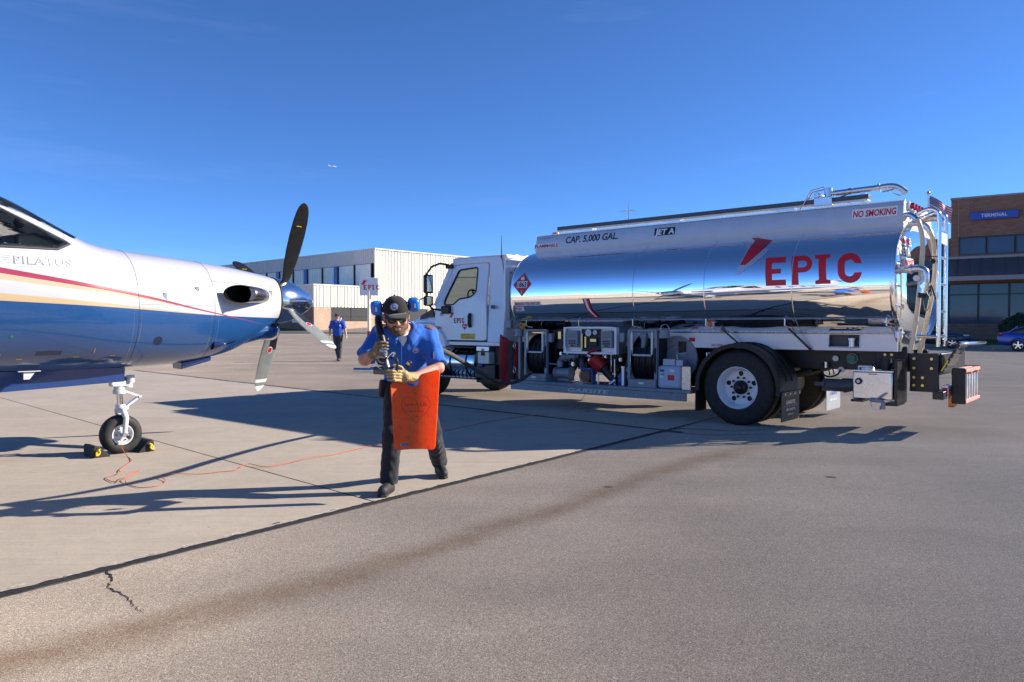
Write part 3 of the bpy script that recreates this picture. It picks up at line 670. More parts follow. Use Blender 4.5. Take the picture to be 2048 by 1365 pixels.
tb('rear_wing_glass', -8.5, -.4, 14.9, 14.98, 1.2, 4.1, 'glass_blue'); tb('roof_mast', 8.2, 8.25, 6, 6.05, 10.7, 12.8, 'fascia_grey')
# lawn, kerb
base = Matrix.Translation(TC) @ Matrix.Rotation(math.atan2(tr_.y, tr_.x), 4, 'Z')
m = MB(); m.add([base @ Vector(p) for p in ((-14, -6.6, .13), (40, -6.6, .13), (40, -2.5, .4), (40, 0, .42), (-14, 0, .42), (-14, -2.5, .4))], [(0, 1, 2, 5), (5, 2, 3, 4)])
struct(m.build('lawn', 'lawn_shade'))
kerb_run([base @ Vector((-14, -7.0, 0)), base @ Vector((40, -7.0, 0))], 'lawn_kerb', 'kerb_stone', .15, .4)
for k in range(6):
    x = -6.5 + 3.1 * k; q = [base @ Vector(p) for p in ((x, -12, .006), (x + .12, -12, .006), (x + .12, -7.1, .006), (x, -7.1, .006))]
    MB().add(q, [(0, 1, 2, 3)]).build('parking_line', 'yellow_decal', apron)

# flagpole
fp = thing('flagpole', 'flagpole flying the stars and stripes behind the tanker ladder', 'flagpole', (27.65, 50, 0))
MB().cyl((0, 0, 0), (0, 0, 10.15), .07, .045, n=12).build('pole', 'white_paint', fp); MB().ball((0, 0, 10.22), .11).build('ball', 'brass', fp)
def flag_mat():
    nt, b, oc = newmat('flag'); uv = nt.nodes.new('ShaderNodeUVMap').outputs[0]
    s = nd(nt, 'ShaderNodeSeparateXYZ'); lk(nt, uv, s.inputs[0])
    st = mth(nt, 'GREATER_THAN', mth(nt, 'FRACT', mth(nt, 'MULTIPLY', s.outputs[1], 6.5)), .5)
    c = mixc(nt, st, (.50, .022, .035), (.80, .78, .76))
    can_ = mth(nt, 'MULTIPLY', mth(nt, 'LESS_THAN', s.outputs[0], .40), mth(nt, 'GREATER_THAN', s.outputs[1], 6 / 13))
    mp = nd(nt, 'ShaderNodeMapping'); mp.inputs['Scale'].default_value = (27, 17, 1); lk(nt, uv, mp.inputs[0])
    fr = nd(nt, 'ShaderNodeVectorMath', operation='FRACTION'); lk(nt, mp.outputs[0], fr.inputs[0])
    ds = nd(nt, 'ShaderNodeVectorMath', operation='DISTANCE'); lk(nt, fr.outputs[0], ds.inputs[0]); ds.inputs[1].default_value = (.5, .5, 0)
    star = mth(nt, 'LESS_THAN', ds.outputs['Value'], .27); c = mixc(nt, can_, c, mixc(nt, star, (.025, .035, .16), (.75, .75, .78)))
    lk(nt, c, b.inputs['Base Color']); b.inputs['Roughness'].default_value = .8
flag_mat()
m = MB(); NX, NY = 28, 14; vs = []
for j in range(NY + 1):
    for i in range(NX + 1):
        u, v = i / NX, j / NY; w = .16 * math.sin(u * 8 + v * 1.5) * u ** .6
        vs.append((.08 + 1.42 * u, w - .2 * u, 9.0 + 1.0 * v - .85 * u ** 1.25 * (1 - .35 * v * 0) + .05 * math.sin(u * 7 + 1)))
m.add(vs, [(j * (NX + 1) + i, j * (NX + 1) + i + 1, (j + 1) * (NX + 1) + i + 1, (j + 1) * (NX + 1) + i) for j in range(NY) for i in range(NX)])
fl = m.build('flag', 'flag', fp, recalc=False); uvl = fl.data.uv_layers.new(name='UVMap')
for p in fl.data.polygons:
    for li in p.loop_indices:
        k = fl.data.loops[li].vertex_index; uvl.data[li].uv = ((k % (NX + 1)) / NX, (k // (NX + 1)) / NY)

# distant mast seen above the tank
am = thing('antenna_mast', 'thin antenna mast with cross arms rising behind the tank', 'antenna', (9.3, 60, 0))
MB().cyl((0, 0, 0), (0, 0, 10.9), .07, .03, n=8).build('mast', 'fascia_grey', am)
m = MB()
for a in range(0, 360, 60): m.cyl((0, 0, 10.6), (.75 * math.cos(R(a)), .75 * math.sin(R(a)), 10.52), .012, n=6)
m.cyl((0, 0, 10.9), (0, 0, 11.5), .015, n=6); m.build('cross_arms', 'fascia_grey', am)

# clipped shrub
M('shrub_leaf', (.022, .05, .016), .7, 0, var=(3, .4)); M('bark', (.09, .065, .045), .85, 0, var=(8, .3))
def shrub(name, label, loc, rx, rz, n, seed):
    rs = random.Random(seed); t = thing(name, label, 'shrub', loc)
    MB().cyl((0, 0, 0), (0, 0, rz), .09, .04, n=8).build('trunk', 'bark', t)
    m = MB()
    for _ in range(n):
        th, ph = rs.uniform(0, 2 * math.pi), math.acos(rs.uniform(-.5, 1)); k = rs.uniform(.86, 1.03) + .05 * math.sin(3 * th + 5 * ph)
        d = Vector((math.sin(ph) * math.cos(th), math.sin(ph) * math.sin(th), math.cos(ph))); p = Vector((d.x * rx * k, d.y * rx * k, rz * .45 + d.z * rz * .55 * k))
        a = Vector((rs.gauss(0, 1), rs.gauss(0, 1), rs.gauss(0, 1))).normalized(); b = a.cross(d + Vector((.01, 0, .1))).normalized(); s = rs.uniform(.05, .10)
        m.add([p - a * s, p + b * s * .5, p + a * s, p - b * s * .5], [(0, 1, 2, 3)])
    m.build('crown', 'shrub_leaf', t, smooth=False, recalc=False)
sp = base @ Vector((4.6, -3.6, .25)); shrub('shrub', 'round clipped dark green shrub before the terminal windows', sp, 1.5, 2.0, 6000, 5)
# ================================================================== fuel truck  (local: x forward, y to its left = towards the camera, z up)
TK = thing('fuel_truck', 'white cab refuelling truck with a mirror-polished tank marked EPIC', 'truck', (3.94, 11.41, 0), math.atan2(.65, -.76))
def P(name, m, mat, par=TK, **k): return m.build(name, mat, par, **k)
def BX(name, x0, x1, y0, y1, z0, z1, mat, par=TK, **k): return MB().box(x0, x1, y0, y1, z0, z1).build(name, mat, par, **k)
def E(name, par=TK):
    o = bpy.data.objects.new(name, None); COL.objects.link(o); o.parent = par; o.empty_display_size = .1; return o
side = lambda yy: (lambda a, b: (-a, yy, b))        # lettering plane on the left side; a runs rearwards

# ---- barrel
HWB, ZCB, UPB, LOB, NB = 1.24, 1.93, .845, .73, 2.45
def bar_y(z):
    h = UPB if z > ZCB else LOB; t = min(1, abs(z - ZCB) / h); return HWB * (1 - t ** NB) ** (1 / NB)
def bring(x, s=1., n=72):
    out = []
    for k in range(n):
        a = 2 * math.pi * k / n; c, q = math.cos(a), math.sin(a)
        out.append(Vector((x, s * HWB * math.copysign(abs(c) ** (2 / NB), c), ZCB + s * (UPB if q > 0 else LOB) * math.copysign(abs(q) ** (2 / NB), q))))
    return out
m = MB(); m.loft([bring(-1.960), bring(4.10), bring(4.16, .992), bring(4.21, .96), bring(4.26, .85), bring(4.30, .6), bring(4.32, .25), bring(4.325, .02)], caps=False)
tank = P('tank', m, 'polished', angle=50)
m = MB(); m.loft([bring(-1.960, .999), bring(-1.980, 1.006), bring(-2.015, 1.004), bring(-2.020, .985), bring(-1.980, .965), bring(-1.940, .96)], caps=False); P('rear_rim', m, 'chrome', tank, angle=60)
m = MB(); m.loft([bring(-1.942, .965), bring(-1.970, .93), bring(-2.010, .84), bring(-2.045, .6), bring(-2.058, .3), bring(-2.060, .02)], caps=False); rear_head = P('rear_head', m, 'polished', tank, angle=60)
for x in (1.68, .5, -.76):
    MB().tube([v + (v - Vector((x, 0, ZCB))).normalized() * .001 for v in bring(x)], .007, 6, closed=True).build('weld_seam', 'chrome', tank)
# drip rail along the flank with hangers
m = MB(); yr = bar_y(1.5)
m.bar((4.05, yr + .006, 1.492), (-1.93, yr + .006, 1.492), .022, .010); P('drip_rail', m, 'grey_paint', tank)
for x in (3.9, 2.78, 1.75, .52, -.63, -1.9):
    P('rail_hanger', MB().tube([(x, yr + .03, 1.5), (x, yr + .03, 1.40), (x - .02, yr + .0, 1.385), (x - .07, yr - .06, 1.37)], .010, 6), 'stainless', tank)
# spill box along the crown
m = MB(); m.prism([(.80, 2.74), (.75, 2.985), (-.75, 2.985), (-.80, 2.74), (-.75, 2.62), (.75, 2.62)], lambda a, b: (3.96, a, b), lambda a, b: (-2.0, a, b)); hump = P('spill_box', m, 'aluminium_sheet', tank, bevel=.008)
P('spill_box_lip', MB().box(-2.015, 3.975, .735, .775, 2.987, 3.0).box(-2.015, 3.975, -.775, -.735, 2.987, 3.0), 'aluminium', tank)
P('hatch', MB().cyl((1.0, 0, 2.99), (1.0, 0, 3.05), .26, n=24).cyl((1.0, 0, 3.05), (1.0, 0, 3.08), .22, n=24), 'aluminium', tank)
hy = lambda z: .80 - (z - 2.74) / .245 * .05 + .004
hside = lambda a, b: (-a, hy(b), b)
# trough beam and loading arm
P('trough_beam', MB().box(-1.55, 3.57, .53, .67, 3.075, 3.135), 'dark_grey_paint', tank, bevel=.006); P('beam_sole', MB().box(-1.54, 3.56, .535, .665, 3.05, 3.074), 'cream_paint', tank)
for x in (2.95, 1.3, -.45): P('beam_bracket', MB().box(x - .12, x + .12, .54, .66, 2.99, 3.055), 'aluminium', tank)
arm = P('loading_arm', MB().tube(spl([(-1.05, .6, 3.30), (-1.3, .6, 3.305), (-1.62, .6, 3.31), (-1.8, .6, 3.315), (-1.9, .6, 3.285), (-1.99, .6, 3.21)], 5), .038, 12), 'aluminium', tank)
P('arm_collar', MB().cyl((-1.655, .6, 3.31), (-1.675, .6, 3.312), .055, n=14).cyl((-1.28, .6, 3.305), (-1.33, .6, 3.305), .043, n=14), 'stainless', arm)
P('arm_pivot', MB().box(-1.1, -.86, .5, .7, 3.135, 3.25).cyl((-1.02, .6, 3.24), (-1.02, .6, 3.38), .055, n=12).cyl((-.9, .5, 3.28), (-.9, .72, 3.28), .04, n=10).cyl((-.8, .55, 3.22), (-.8, .65, 3.22), .05, n=10), 'stainless', arm, bevel=.006)
P('arm_guard', MB().tube([(-.62, .52, 3.1), (-.78, .52, 3.36), (-1.0, .52, 3.39)], .009, 6).tube([(-.66, .68, 3.1), (-.82, .68, 3.36), (-1.0, .68, 3.39)], .009, 6).tube([(-.72, .52, 3.26), (-.76, .68, 3.26)], .008, 6), 'stainless', arm)
P('arm_cradle', MB().box(-1.5, -1.44, .54, .66, 3.135, 3.27).box(-1.32, -1.29, .56, .64, 3.135, 3.2).tube([(-1.06, .6, 3.2), (-1.28, .62, 3.27)], .012, 6), 'stainless', arm)
P('arm_handle', MB().tube([(-1.85, .63, 3.26), (-1.72, .66, 3.24)], .012, 6).tube([(-1.83, .6, 3.22), (-1.93, .62, 3.17), (-1.97, .62, 3.2)], .008, 6), 'stainless', arm)
arm.location.z = -.10
P('beacon', MB().cyl((3.8, .4, 2.985), (3.8, .4, 3.01), .09, n=16).cyl((3.8, .4, 3.01), (3.8, .4, 3.08), .075, .06, n=16), 'orange_lens', tank)
P('rear_marker_lights', MB().box(-2.03, -2.0, -.1, .62, 2.90, 2.99), 'aluminium', tank)
for k in range(4): P('marker_light', MB().cyl((-2.03, .52 - .16 * k, 2.945), (-2.07, .52 - .16 * k, 2.945), .045, .035, n=14), 'red_lens', tank)

# ---- lettering on the tank
bside = lambda off: (lambda a, b: (-a, bar_y(b) + off, b))
lm, lw = epic_letters(.39, w=.70, gap=.20, t=.20)
EX, EZ = .415, 1.94
decal('epic_lettering', shift2d(join2d(*lm), EX, EZ), bside(.003), 'red_decal', tank, cut=.06)
lp = [(-.114, 2.715), (.368, 2.59), (.32, 2.502), (.253, 2.407), (.202, 2.34), (.137, 2.274), (.098, 2.246), (.023, 2.25), (.049, 2.314), (.087, 2.473), (.108, 2.557), (.102, 2.617)]
ls = [(-.066, 2.601), (.092, 2.568), (.087, 2.473), (.049, 2.314), (.023, 2.25), (.098, 2.246), (.137, 2.274), (.202, 2.34), (.332, 2.474), (.393, 2.448), (.36, 2.391), (.219, 2.252), (.051, 2.132), (.021, 2.119), (-.032, 2.122), (.019, 2.245), (.06, 2.435), (.055, 2.491)]
decal('emblem', poly2d([lp]), bside(.005), 'red_decal', tank, cut=.05)
decal('emblem_shadow', poly2d([ls]), bside(.003), 'silver_decal', tank, cut=.05)
def label(name, x, z, w, h, txt, fg, bg, fn, th=.7, bold=.02, shear=.0, par=tank, flip=1, cut=.08, sx=None):
    o = decal(name, rect2d(-x, z, -x + w, z + h), fn(.003), bg, par, cut=cut)
    t = text2d(txt, h * th, bold, shear); k = (w * .94) / t[2] if sx is None else sx
    vs = [(a * k + (-x + (w - t[2] * k) / 2), b + z + h * (1 - th) / 2) for a, b in t[0]]
    decal(name + '_lettering', (vs, t[1]), fn(.006), fg, par, cut=cut); return o
hs = lambda off: (lambda a, b: (-a, hy(b) + off - .004, b))
t = text2d('CAP. 5,000 GAL.', .115, .015, .12); vs = [(a * 1.06 / t[2] - 3.3, b + 2.82) for a, b in t[0]]; decal('capacity_lettering', (vs, t[1]), hs(.004), 'black_decal', tank)
label('flammable_label', 3.98, 2.765, .54, .085, 'FLAMMABLE', 'red_decal', 'white_decal', hs)
label('jet_label', 1.57, 2.81, .36, .12, 'JET A', 'white_decal', 'black_decal', hs, .72, .03, .1)
decal('jet_stripe', rect2d(-1.52, 2.812, -1.505, 2.928), hs(.007), 'white_decal', tank)
label('no_smoking_label', -1.38, 2.80, .55, .13, 'NO SMOKING', 'red_decal', 'white_decal', hs, .66, .025, .06)
label('maker_label', 3.88, 2.93, .25, .022, 'GARSITE', 'blue_decal', 'silver_decal', hs)
label('shutoff_label', 4.08, 1.745, .58, .07, 'EMERGENCY FUEL SHUT-OFF', 'red_decal', 'white_decal', bside)
label('push_label', 4.07, 1.655, .20, .075, 'PUSH  !', 'red_decal', 'white_decal', bside)
decal('hanging_tag', poly2d([[(-2.62, 1.84), (-2.50, 1.84), (-2.46, 1.66), (-2.36, 1.53), (-2.46, 1.53), (-2.57, 1.66)]]), bside(.012), 'red_decal', tank, cut=.03)
decal('hanging_tag_print', poly2d([[(-2.585, 1.83), (-2.54, 1.83), (-2.49, 1.66), (-2.40, 1.54), (-2.43, 1.54), (-2.54, 1.66)]]), bside(.015), 'white_decal', tank, cut=.03)
pc = (-3.9, 2.115); s = .205
pl = decal('hazard_placard', poly2d([[(pc[0] - s, pc[1]), (pc[0], pc[1] - s), (pc[0] + s, pc[1]), (pc[0], pc[1] + s)]]), bside(.004), 'red_decal', tank, cut=.05)
decal('placard_number_field', rect2d(pc[0] - .115, pc[1] - .055, pc[0] + .115, pc[1] + .055), bside(.007), 'white_decal', tank, cut=.06)
t = text2d('1863', .085, .03); decal('placard_number', ([(a * .2 / t[2] + pc[0] - .1, b + pc[1] - .042) for a, b in t[0]], t[1]), bside(.009), 'black_decal', tank)
t = text2d('3', .045, .03); decal('placard_class', shift2d(t, pc[0] - .015, pc[1] - .155), bside(.008), 'white_decal', tank)
decal('placard_flame', poly2d([[(pc[0] - .035, pc[1] + .075), (pc[0] + .035, pc[1] + .075), (pc[0] + .045, pc[1] + .11), (pc[0] + .02, pc[1] + .12), (pc[0] + .012, pc[1] + .165), (pc[0] - .01, pc[1] + .125), (pc[0] - .03, pc[1] + .14), (pc[0] - .045, pc[1] + .105)]]), bside(.008), 'white_decal', tank)

# ---- rear head fittings
def hx(y, z):                                      # x of the dished head
    s = (abs(y / HWB) ** NB + abs((z - ZCB) / (UPB if z > ZCB else LOB)) ** NB) ** (1 / NB); return float(np.interp(s, [.02, .3, .6, .84, .93, .965], [-2.06, -2.058, -2.045, -2.01, -1.97, -1.942]))
rear = lambda off: (lambda a, b: (hx(-a, b) - off, -a, b))
def rlabel(name, y, z, w, h, txt, fg, bg): label(name, y, z, w, h, txt, fg, bg, rear, .7, .02, par=rear_head, cut=.05)
rlabel('head_flammable_label', .98, 2.42, .46, .11, 'FLAMMABLE', 'red_decal', 'white_decal')
rlabel('head_jet_label', .97, 2.27, .36, .15, '| JET A', 'white_decal', 'black_decal')
rlabel('head_no_smoking_label', .97, 2.13, .50, .13, 'NO SMOKING', 'red_decal', 'white_decal')
t = text2d('79', .07, .01); decal('head_number', shift2d(t, -.92, 1.6), rear(.006), 'black_decal', rear_head)
vp = P('outlet_pipe', MB().tube(spl([(-1.95, .98, 2.095), (-2.12, .98, 2.10), (-2.22, .98, 2.105), (-2.29, .98, 2.07), (-2.30, .98, 1.99), (-2.295, .98, 1.93)], 5), .042, 14), 'stainless', tank)
P('outlet_flange', MB().cyl((-2.0, .98, 2.097), (-2.02, .98, 2.097), .062, n=16).cyl((-2.13, .98, 2.10), (-2.15, .98, 2.10), .064, n=16).cyl((-2.07, .98, 2.10), (-2.08, .98, 2.10), .05, n=16), 'stainless', vp)
P('valve', MB().cyl((-2.295, .98, 1.93), (-2.28, .98, 1.85), .062, n=16).cyl((-2.285, .98, 1.88), (-2.285, 1.07, 1.88), .028, n=10).cyl((-2.28, .98, 1.85), (-2.27, .98, 1.80), .052, n=16), 'chrome', vp)
P('valve_cap', MB().cyl((-2.27, .98, 1.80), (-2.26, .98, 1.74), .056, .05, n=16).tube([(-2.35, .93, 1.9), (-2.38, .92, 1.8), (-2.40, .92, 1.72)], .011, 6).tube([(-2.35, .99, 1.89), (-2.365, 1.0, 1.80), (-2.36, 1.0, 1.76)], .009, 6), 'black_plastic', vp)
P('valve_gauge', MB().cyl((-2.215, 1.05, 1.98), (-2.215, 1.075, 1.98), .036, n=16), 'dial', vp)
P('valve_cable', MB().tube(spl([(-2.30, 1.0, 1.86), (-2.36, 1.02, 1.68), (-2.31, 1.02, 1.58), (-2.27, 1.0, 1.73)], 5), .004, 5).tube(spl([(-2.1, .8, 2.22), (-2.28, .75, 2.26), (-2.40, .75, 2.25)], 5), .006, 5).ball((-2.33, .76, 2.20), .035), 'black_plastic', vp)
h1 = P('vapour_hose', MB().tube(spl([(-2.0, .82, 2.74), (-2.05, .86, 2.79), (-2.12, .89, 2.77), (-2.197, .9, 2.685), (-2.244, .9, 2.43), (-2.236, .9, 2.13), (-2.206, .9, 1.716), (-2.165, .9, 1.35), (-2.117, .9, 1.06)], 6), .028, 10), 'clear_hose', tank)
P('hose_cuff', MB().tube(spl([(-2.0, .82, 2.74), (-2.05, .86, 2.79), (-2.12, .89, 2.77), (-2.18, .9, 2.71)], 5), .034, 10), 'stainless', h1)
h2 = P('vapour_hose', MB().tube(spl([(-2.0, .55, 2.71), (-2.168, .55, 2.693), (-2.265, .55, 2.57), (-2.313, .55, 2.277), (-2.305, .55, 1.95), (-2.247, .55, 1.565), (-2.193, .55, 1.27), (-2.149, .55, 1.05)], 6), .028, 10), 'clear_hose', tank)
P('hose_cuff', MB().tube(spl([(-2.0, .55, 2.71), (-2.168, .55, 2.695), (-2.25, .55, 2.60)], 5), .034, 10), 'stainless', h2)
P('vent_elbow', MB().tube(spl([(-1.95, .25, 2.78), (-2.18, .25, 2.80), (-2.30, .25, 2.78), (-2.38, .25, 2.68)], 5), .045, 12), 'stainless', tank)
# access ladder
lad = E('access_ladder')
for y in (.76, .36): P('rail', MB().tube(spl([(-2.06, y, 2.76), (-2.2, y, 2.83), (-2.30, y, 2.85), (-2.385, y, 2.80), (-2.40, y, 2.68)], 4) + [Vector((-2.40, y, 2.0)), Vector((-2.40, y, 1.14))], .024, 10), 'chrome', lad)
for z in (1.27, 1.58, 1.92, 2.25, 2.57): P('rung', MB().tube([(-2.398, .76, z), (-2.398, .36, z)], .018, 8), 'chrome', lad)
P('ladder_brace', MB().tube([(-2.1, .9, 1.28), (-2.40, .76, 1.26)], .02, 8).tube([(-2.1, .5, 1.25), (-2.40, .36, 1.26)], .02, 8), 'chrome', lad)
BX('ladder_plate', -2.42, -2.40, .40, .72, 2.42, 2.56, 'aluminium', lad)

# ---- sub-frame skirt with openings, cradle gussets, chassis rails
sk = BX('skirt_core', -1.95, 3.35, -.70, .70, 1.07, 1.38, 'dark_grey_paint')
def plate(x0, x1, z0, z1, name='skirt_panel'): return BX(name, x0, x1, .77, .785, z0, z1, 'skirt_white')
for a, b_, c, d in ((-1.95, -1.50, 1.07, 1.30), (-1.10, 3.35, 1.07, 1.30), (-1.50, -1.10, 1.07, 1.115), (-1.50, -1.10, 1.285, 1.30)): plate(a, b_, c, d)
m = MB(); m.add([(-1.95, .785, 1.305), (3.35, .785, 1.305), (3.35, .70, 1.43), (-1.95, .70, 1.43)], [(0, 1, 2, 3)]); P('skirt_slope', m, 'skirt_white', solid=.01)
P('skirt_bead', MB().tube([(-1.95, .79, 1.302), (3.35, .79, 1.302)], .010, 6), 'stainless')
P('opening_rim', MB().tube([(*q,) for q in [(x, .79, z) for x, z in rrect(-1.50, 1.115, -1.10, 1.285, .03)]], .008, 6, closed=True), 'stainless')
P('drain_valve', MB().cyl((-1.38, .73, 1.12), (-1.38, .73, 1.21), .05, n=14).cyl((-1.38, .73, 1.21), (-1.38, .73, 1.235), .062, n=14), 'stainless')
for x in (-1.9, -.65, .35, 1.7, 3.0):
    m = MB(); m.prism([(.80, 1.30), (.62, 1.43), (1.02, 1.47), (.98, 1.40)], lambda a, b: (x, a, b), lambda a, b: (x - .02, a, b)); P('cradle_gusset', m, 'aluminium')
for x, tilt in ((.32, .26), (-.66, .22)):
    P('fender_stay', MB().bar((x + .02, 1.0, 1.36), (x - tilt, .80, 1.06), .05, .02), 'black_paint')
for yy in (.42, -.42):
    m = MB(); m.box(-2.05, 7.2, yy - .04, yy + .04, .80, 1.065); P('chassis_rail', m, 'black_paint', bevel=.008)
BX('rail_flange', -2.0, 6.2, .46, .52, 1.05, 1.062, 'dark_grey_paint')
for x in (-1.7, 1.1, 2.6, 4.2, 5.6): BX('cross_member', x - .05, x + .05, -.38, .38, .84, 1.02, 'black_paint')
P('axle', MB().cyl((0, -.95, .53), (0, .95, .53), .09, n=14).ball((0, 0, .53), .24, n=16), 'black_paint')
P('front_axle', MB().cyl((6.5, -.95, .5), (6.5, .95, .5), .06, n=12), 'black_paint')
P('drive_shaft', MB().cyl((.2, 0, .62), (5.2, 0, .80), .05, n=12), 'black_paint')
for yy in (.42, -.42): P('leaf_spring', MB().tube(spl([(.75, yy, .78), (.35, yy, .66), (0, yy, .63), (-.35, yy, .66), (-.75, yy, .78)], 4), .045, 6), 'black_paint')
BX('engine_block', 5.6, 6.9, -.35, .35, .55, 1.2, 'black_paint'); BX('underside_tank', 1.9, 3.6, -.9, -.4, .5, .95, 'black_paint', bevel=.04)
BX('pump_housing', 1.9, 3.2, -.25, .35, .55, .95, 'black_paint', bevel=.05)

# ---- wheels
def wheel(x, yo, sgn, name='wheel', dish=True):
    """yo: outer face of the tyre, sgn +1 for the left side"""
    w = E(name); w.location = (x, yo, .53); RT = .53; W_ = .28
    pr = [(.285, -.03), (.30, -.005), (.36, .0), (.44, -.004), (.495, -.02), (.522, -.045), (RT, -.075), (RT + .001, -W_ + .075), (.522, -W_ + .045), (.495, -W_ + .02), (.36, -W_), (.30, -W_ + .005), (.285, -W_ + .03), (.285, -.03)]
    m = MB(); m.lathe([(r, h * sgn) for r, h in pr], (0, 0, 0), (0, 1, 0), 56); m.build('tyre', 'rubber', w, angle=50)
    m = MB()
    for g in (-.10, -.14, -.18): m.lathe([(RT + .002, (g - .006) * sgn), (RT + .0025, (g + .006) * sgn)], (0, 0, 0), (0, 1, 0), 56)
    m.build('tread_groove', 'black_paint', w)
    if dish:
        m = MB(); m.lathe([(r, h * sgn) for r, h in [(.292, -.02), (.298, -.004), (.288, .003), (.280, -.012), (.272, -.03), (.262, -.055), (.255, -.10), (.25, -.145), (.235, -.158)]], (0, 0, 0), (0, 1, 0), 48); m.build('rim', 'white_paint', w, angle=55)
        holes = [circ(.195 * math.cos(a), .195 * math.sin(a), .036, 14) for a in [R(20 + 72 * k) for k in range(5)]]
        f = (lambda a, b: (a, -.158 * sgn, b)) if sgn > 0 else (lambda a, b: (-a, -.158 * sgn, b))
        ring = [circ(0, 0, .238, 48)] + [h[::-1] for h in holes] + [circ(0, 0, .085, 24)[::-1]]
        decal('rim_disc', poly2d(ring), lambda a, b: (-a * sgn, -.158 * sgn, b), 'white_paint', w, solid=.0)
        m = MB(); m.lathe([(.235, -.19 * sgn), (.01, -.19 * sgn)], (0, 0, 0), (0, 1, 0), 24); m.build('brake_drum', 'black_paint', w)
        m = MB(); m.lathe([(r, h * sgn) for r, h in [(.098, -.156), (.098, -.10), (.085, -.085), (.055, -.075), (.052, -.04), (.04, -.03), (.001, -.028)]], (0, 0, 0), (0, 1, 0), 24); m.build('hub', 'black_paint', w, angle=45)
        for k in range(10):
            a = 2 * math.pi * k / 10; q = (.14 * math.cos(a), 0, .14 * math.sin(a))
            MB().cyl((q[0], -.157 * sgn, q[2]), (q[0], -.125 * sgn, q[2]), .017, n=6).build('lug_nut', 'black_paint', w)
    else:
        m = MB(); m.lathe([(.288, -.02 * sgn), (.27, -.05 * sgn), (.26, -.12 * sgn), (.05, -.14 * sgn)], (0, 0, 0), (0, 1, 0), 40); m.build('rim', 'white_paint', w)
    return w
for s_ in (1, -1):
    wheel(0, 1.22 * s_, s_, 'rear_wheel', True); wheel(0, .90 * s_, s_, 'rear_wheel', False)
    w = wheel(6.5, 1.12 * s_, s_, 'front_wheel', True)
# fenders over the rear wheels and mud flaps
for s_ in (1, -1):
    def arc(r, a0, a1, n=18): return [(r * math.cos(R(a0 + (a1 - a0) * k / n)), .53 + r * math.sin(R(a0 + (a1 - a0) * k / n))) for k in range(n + 1)]
    o = arc(.625, 172, 358); o = arc(.625, 188, -6); i = arc(.60, 188, -6)
    fe = P('rear_fender', MB().prism(o + i[::-1], lambda a, b: (-a * -1 if False else a, .56 * s_, b), lambda a, b: (a, 1.235 * s_, b)), 'black_plastic', bevel=.006)
    lip = arc(.625, 188, -6) + arc(.565, 188, -6)[::-1]; P('fender_lip', MB().prism(lip, lambda a, b: (a, 1.236 * s_, b), lambda a, b: (a, 1.25 * s_, b)), 'black_plastic', fe)
    for y in (.8, 1.0): P('fender_rib', MB().tube([(a, y * s_, b) for a, b in arc(.632, 170, 5)], .010, 6), 'black_plastic', fe)
    fl = P('mud_flap', MB().box(-.64, -.63, .58 * s_, 1.24 * s_, .10, .50), 'black_plastic' if s_ > 0 else 'flap_grey')
    fl.location = (-.0, 0, 0)
    P('flap_bar', MB().box(-.655, -.641, .57 * s_, 1.245 * s_, .44, .50), 'black_paint', fl)
    for y in (.64, .82, 1.0, 1.18): P('bolt', MB().cyl((-.655, y * s_, .47), (-.665, y * s_, .47), .014, n=8), 'stainless', fl)
    rf = lambda a, b: (-.642, -a * 1.0, b)
    if s_ > 0:
        for txt, h, z, mt in (('GARSITE', .05, .33, 'silver_decal'), ('888-GARSITE', .032, .24, 'white_decal'), ('Garsite.com', .022, .18, 'white_decal')):
            t = text2d(txt, h, .015); k = min(1.3, .44 / t[2]); decal('flap_lettering', ([(a * k - .91 - t[2] * k / 2, b + z) for a, b in t[0]], t[1]), rf, mt, fl)
        decal('flap_stripe', rect2d(-1.16, .305, -.66, .312), rf, 'red_decal', fl); decal('flap_stripe', rect2d(-1.16, .293, -.66, .300), rf, 'blue_decal', fl)
    else:
        for txt, h, z, mt in (('GARSITE', .05, .33, 'blue_decal'), ('888-GARSITE', .032, .24, 'white_decal')):
            t = text2d(txt, h, .015); k = min(1.3, .44 / t[2]); decal('flap_lettering', ([(a * k + .91 - t[2] * k / 2, b + z) for a, b in t[0]], t[1]), rf, mt, fl)
    P('front_flap', MB().box(.615, .63, .9 * s_, 1.23 * s_, .16, .50), 'black_plastic')

# ---- cab
def ty(z): return 1.08 if z < 1.85 else 1.08 - .12 * (z - 1.85) / .75
def star(loop, c, n=48):
    out = []
    for k in range(n):
        a = 2 * math.pi * k / n; d = Vector((math.cos(a), math.sin(a))); best = None
        for i in range(len(loop)):
            p, q = Vector(loop[i]) - Vector(c), Vector(loop[(i + 1) % len(loop)]) - Vector(c); e = q - p; den = d.x * e.y - d.y * e.x
            if abs(den) < 1e-9: continue
            t = (p.x * e.y - p.y * e.x) / den; u = (p.x * d.y - p.y * d.x) / den
            if t > 0 and -1e-6 <= u <= 1 + 1e-6 and (best is None or t > best): best = t
        out.append((c[0] + d.x * best, c[1] + d.y * best))
    return out
def rnd(loop, r, n=3):
    out = []; L = len(loop)
    for i in range(L):
        p0, p, p1 = Vector(loop[i - 1]), Vector(loop[i]), Vector(loop[(i + 1) % L]); a = (p0 - p); b = (p1 - p); rr = min(r, a.length * .45, b.length * .45)
        a = p + a.normalized() * rr; b = p + b.normalized() * rr
        for k in range(n + 1):
            t = k / n; out.append(tuple(a * (1 - t) ** 2 + p * 2 * t * (1 - t) + b * t * t))
    return out
door_o = rnd([(4.87, 1.13), (6.17, 1.13), (6.24, 1.45), (6.21, 1.76), (5.80, 2.535), (5.68, 2.56), (4.91, 2.56)], .05)
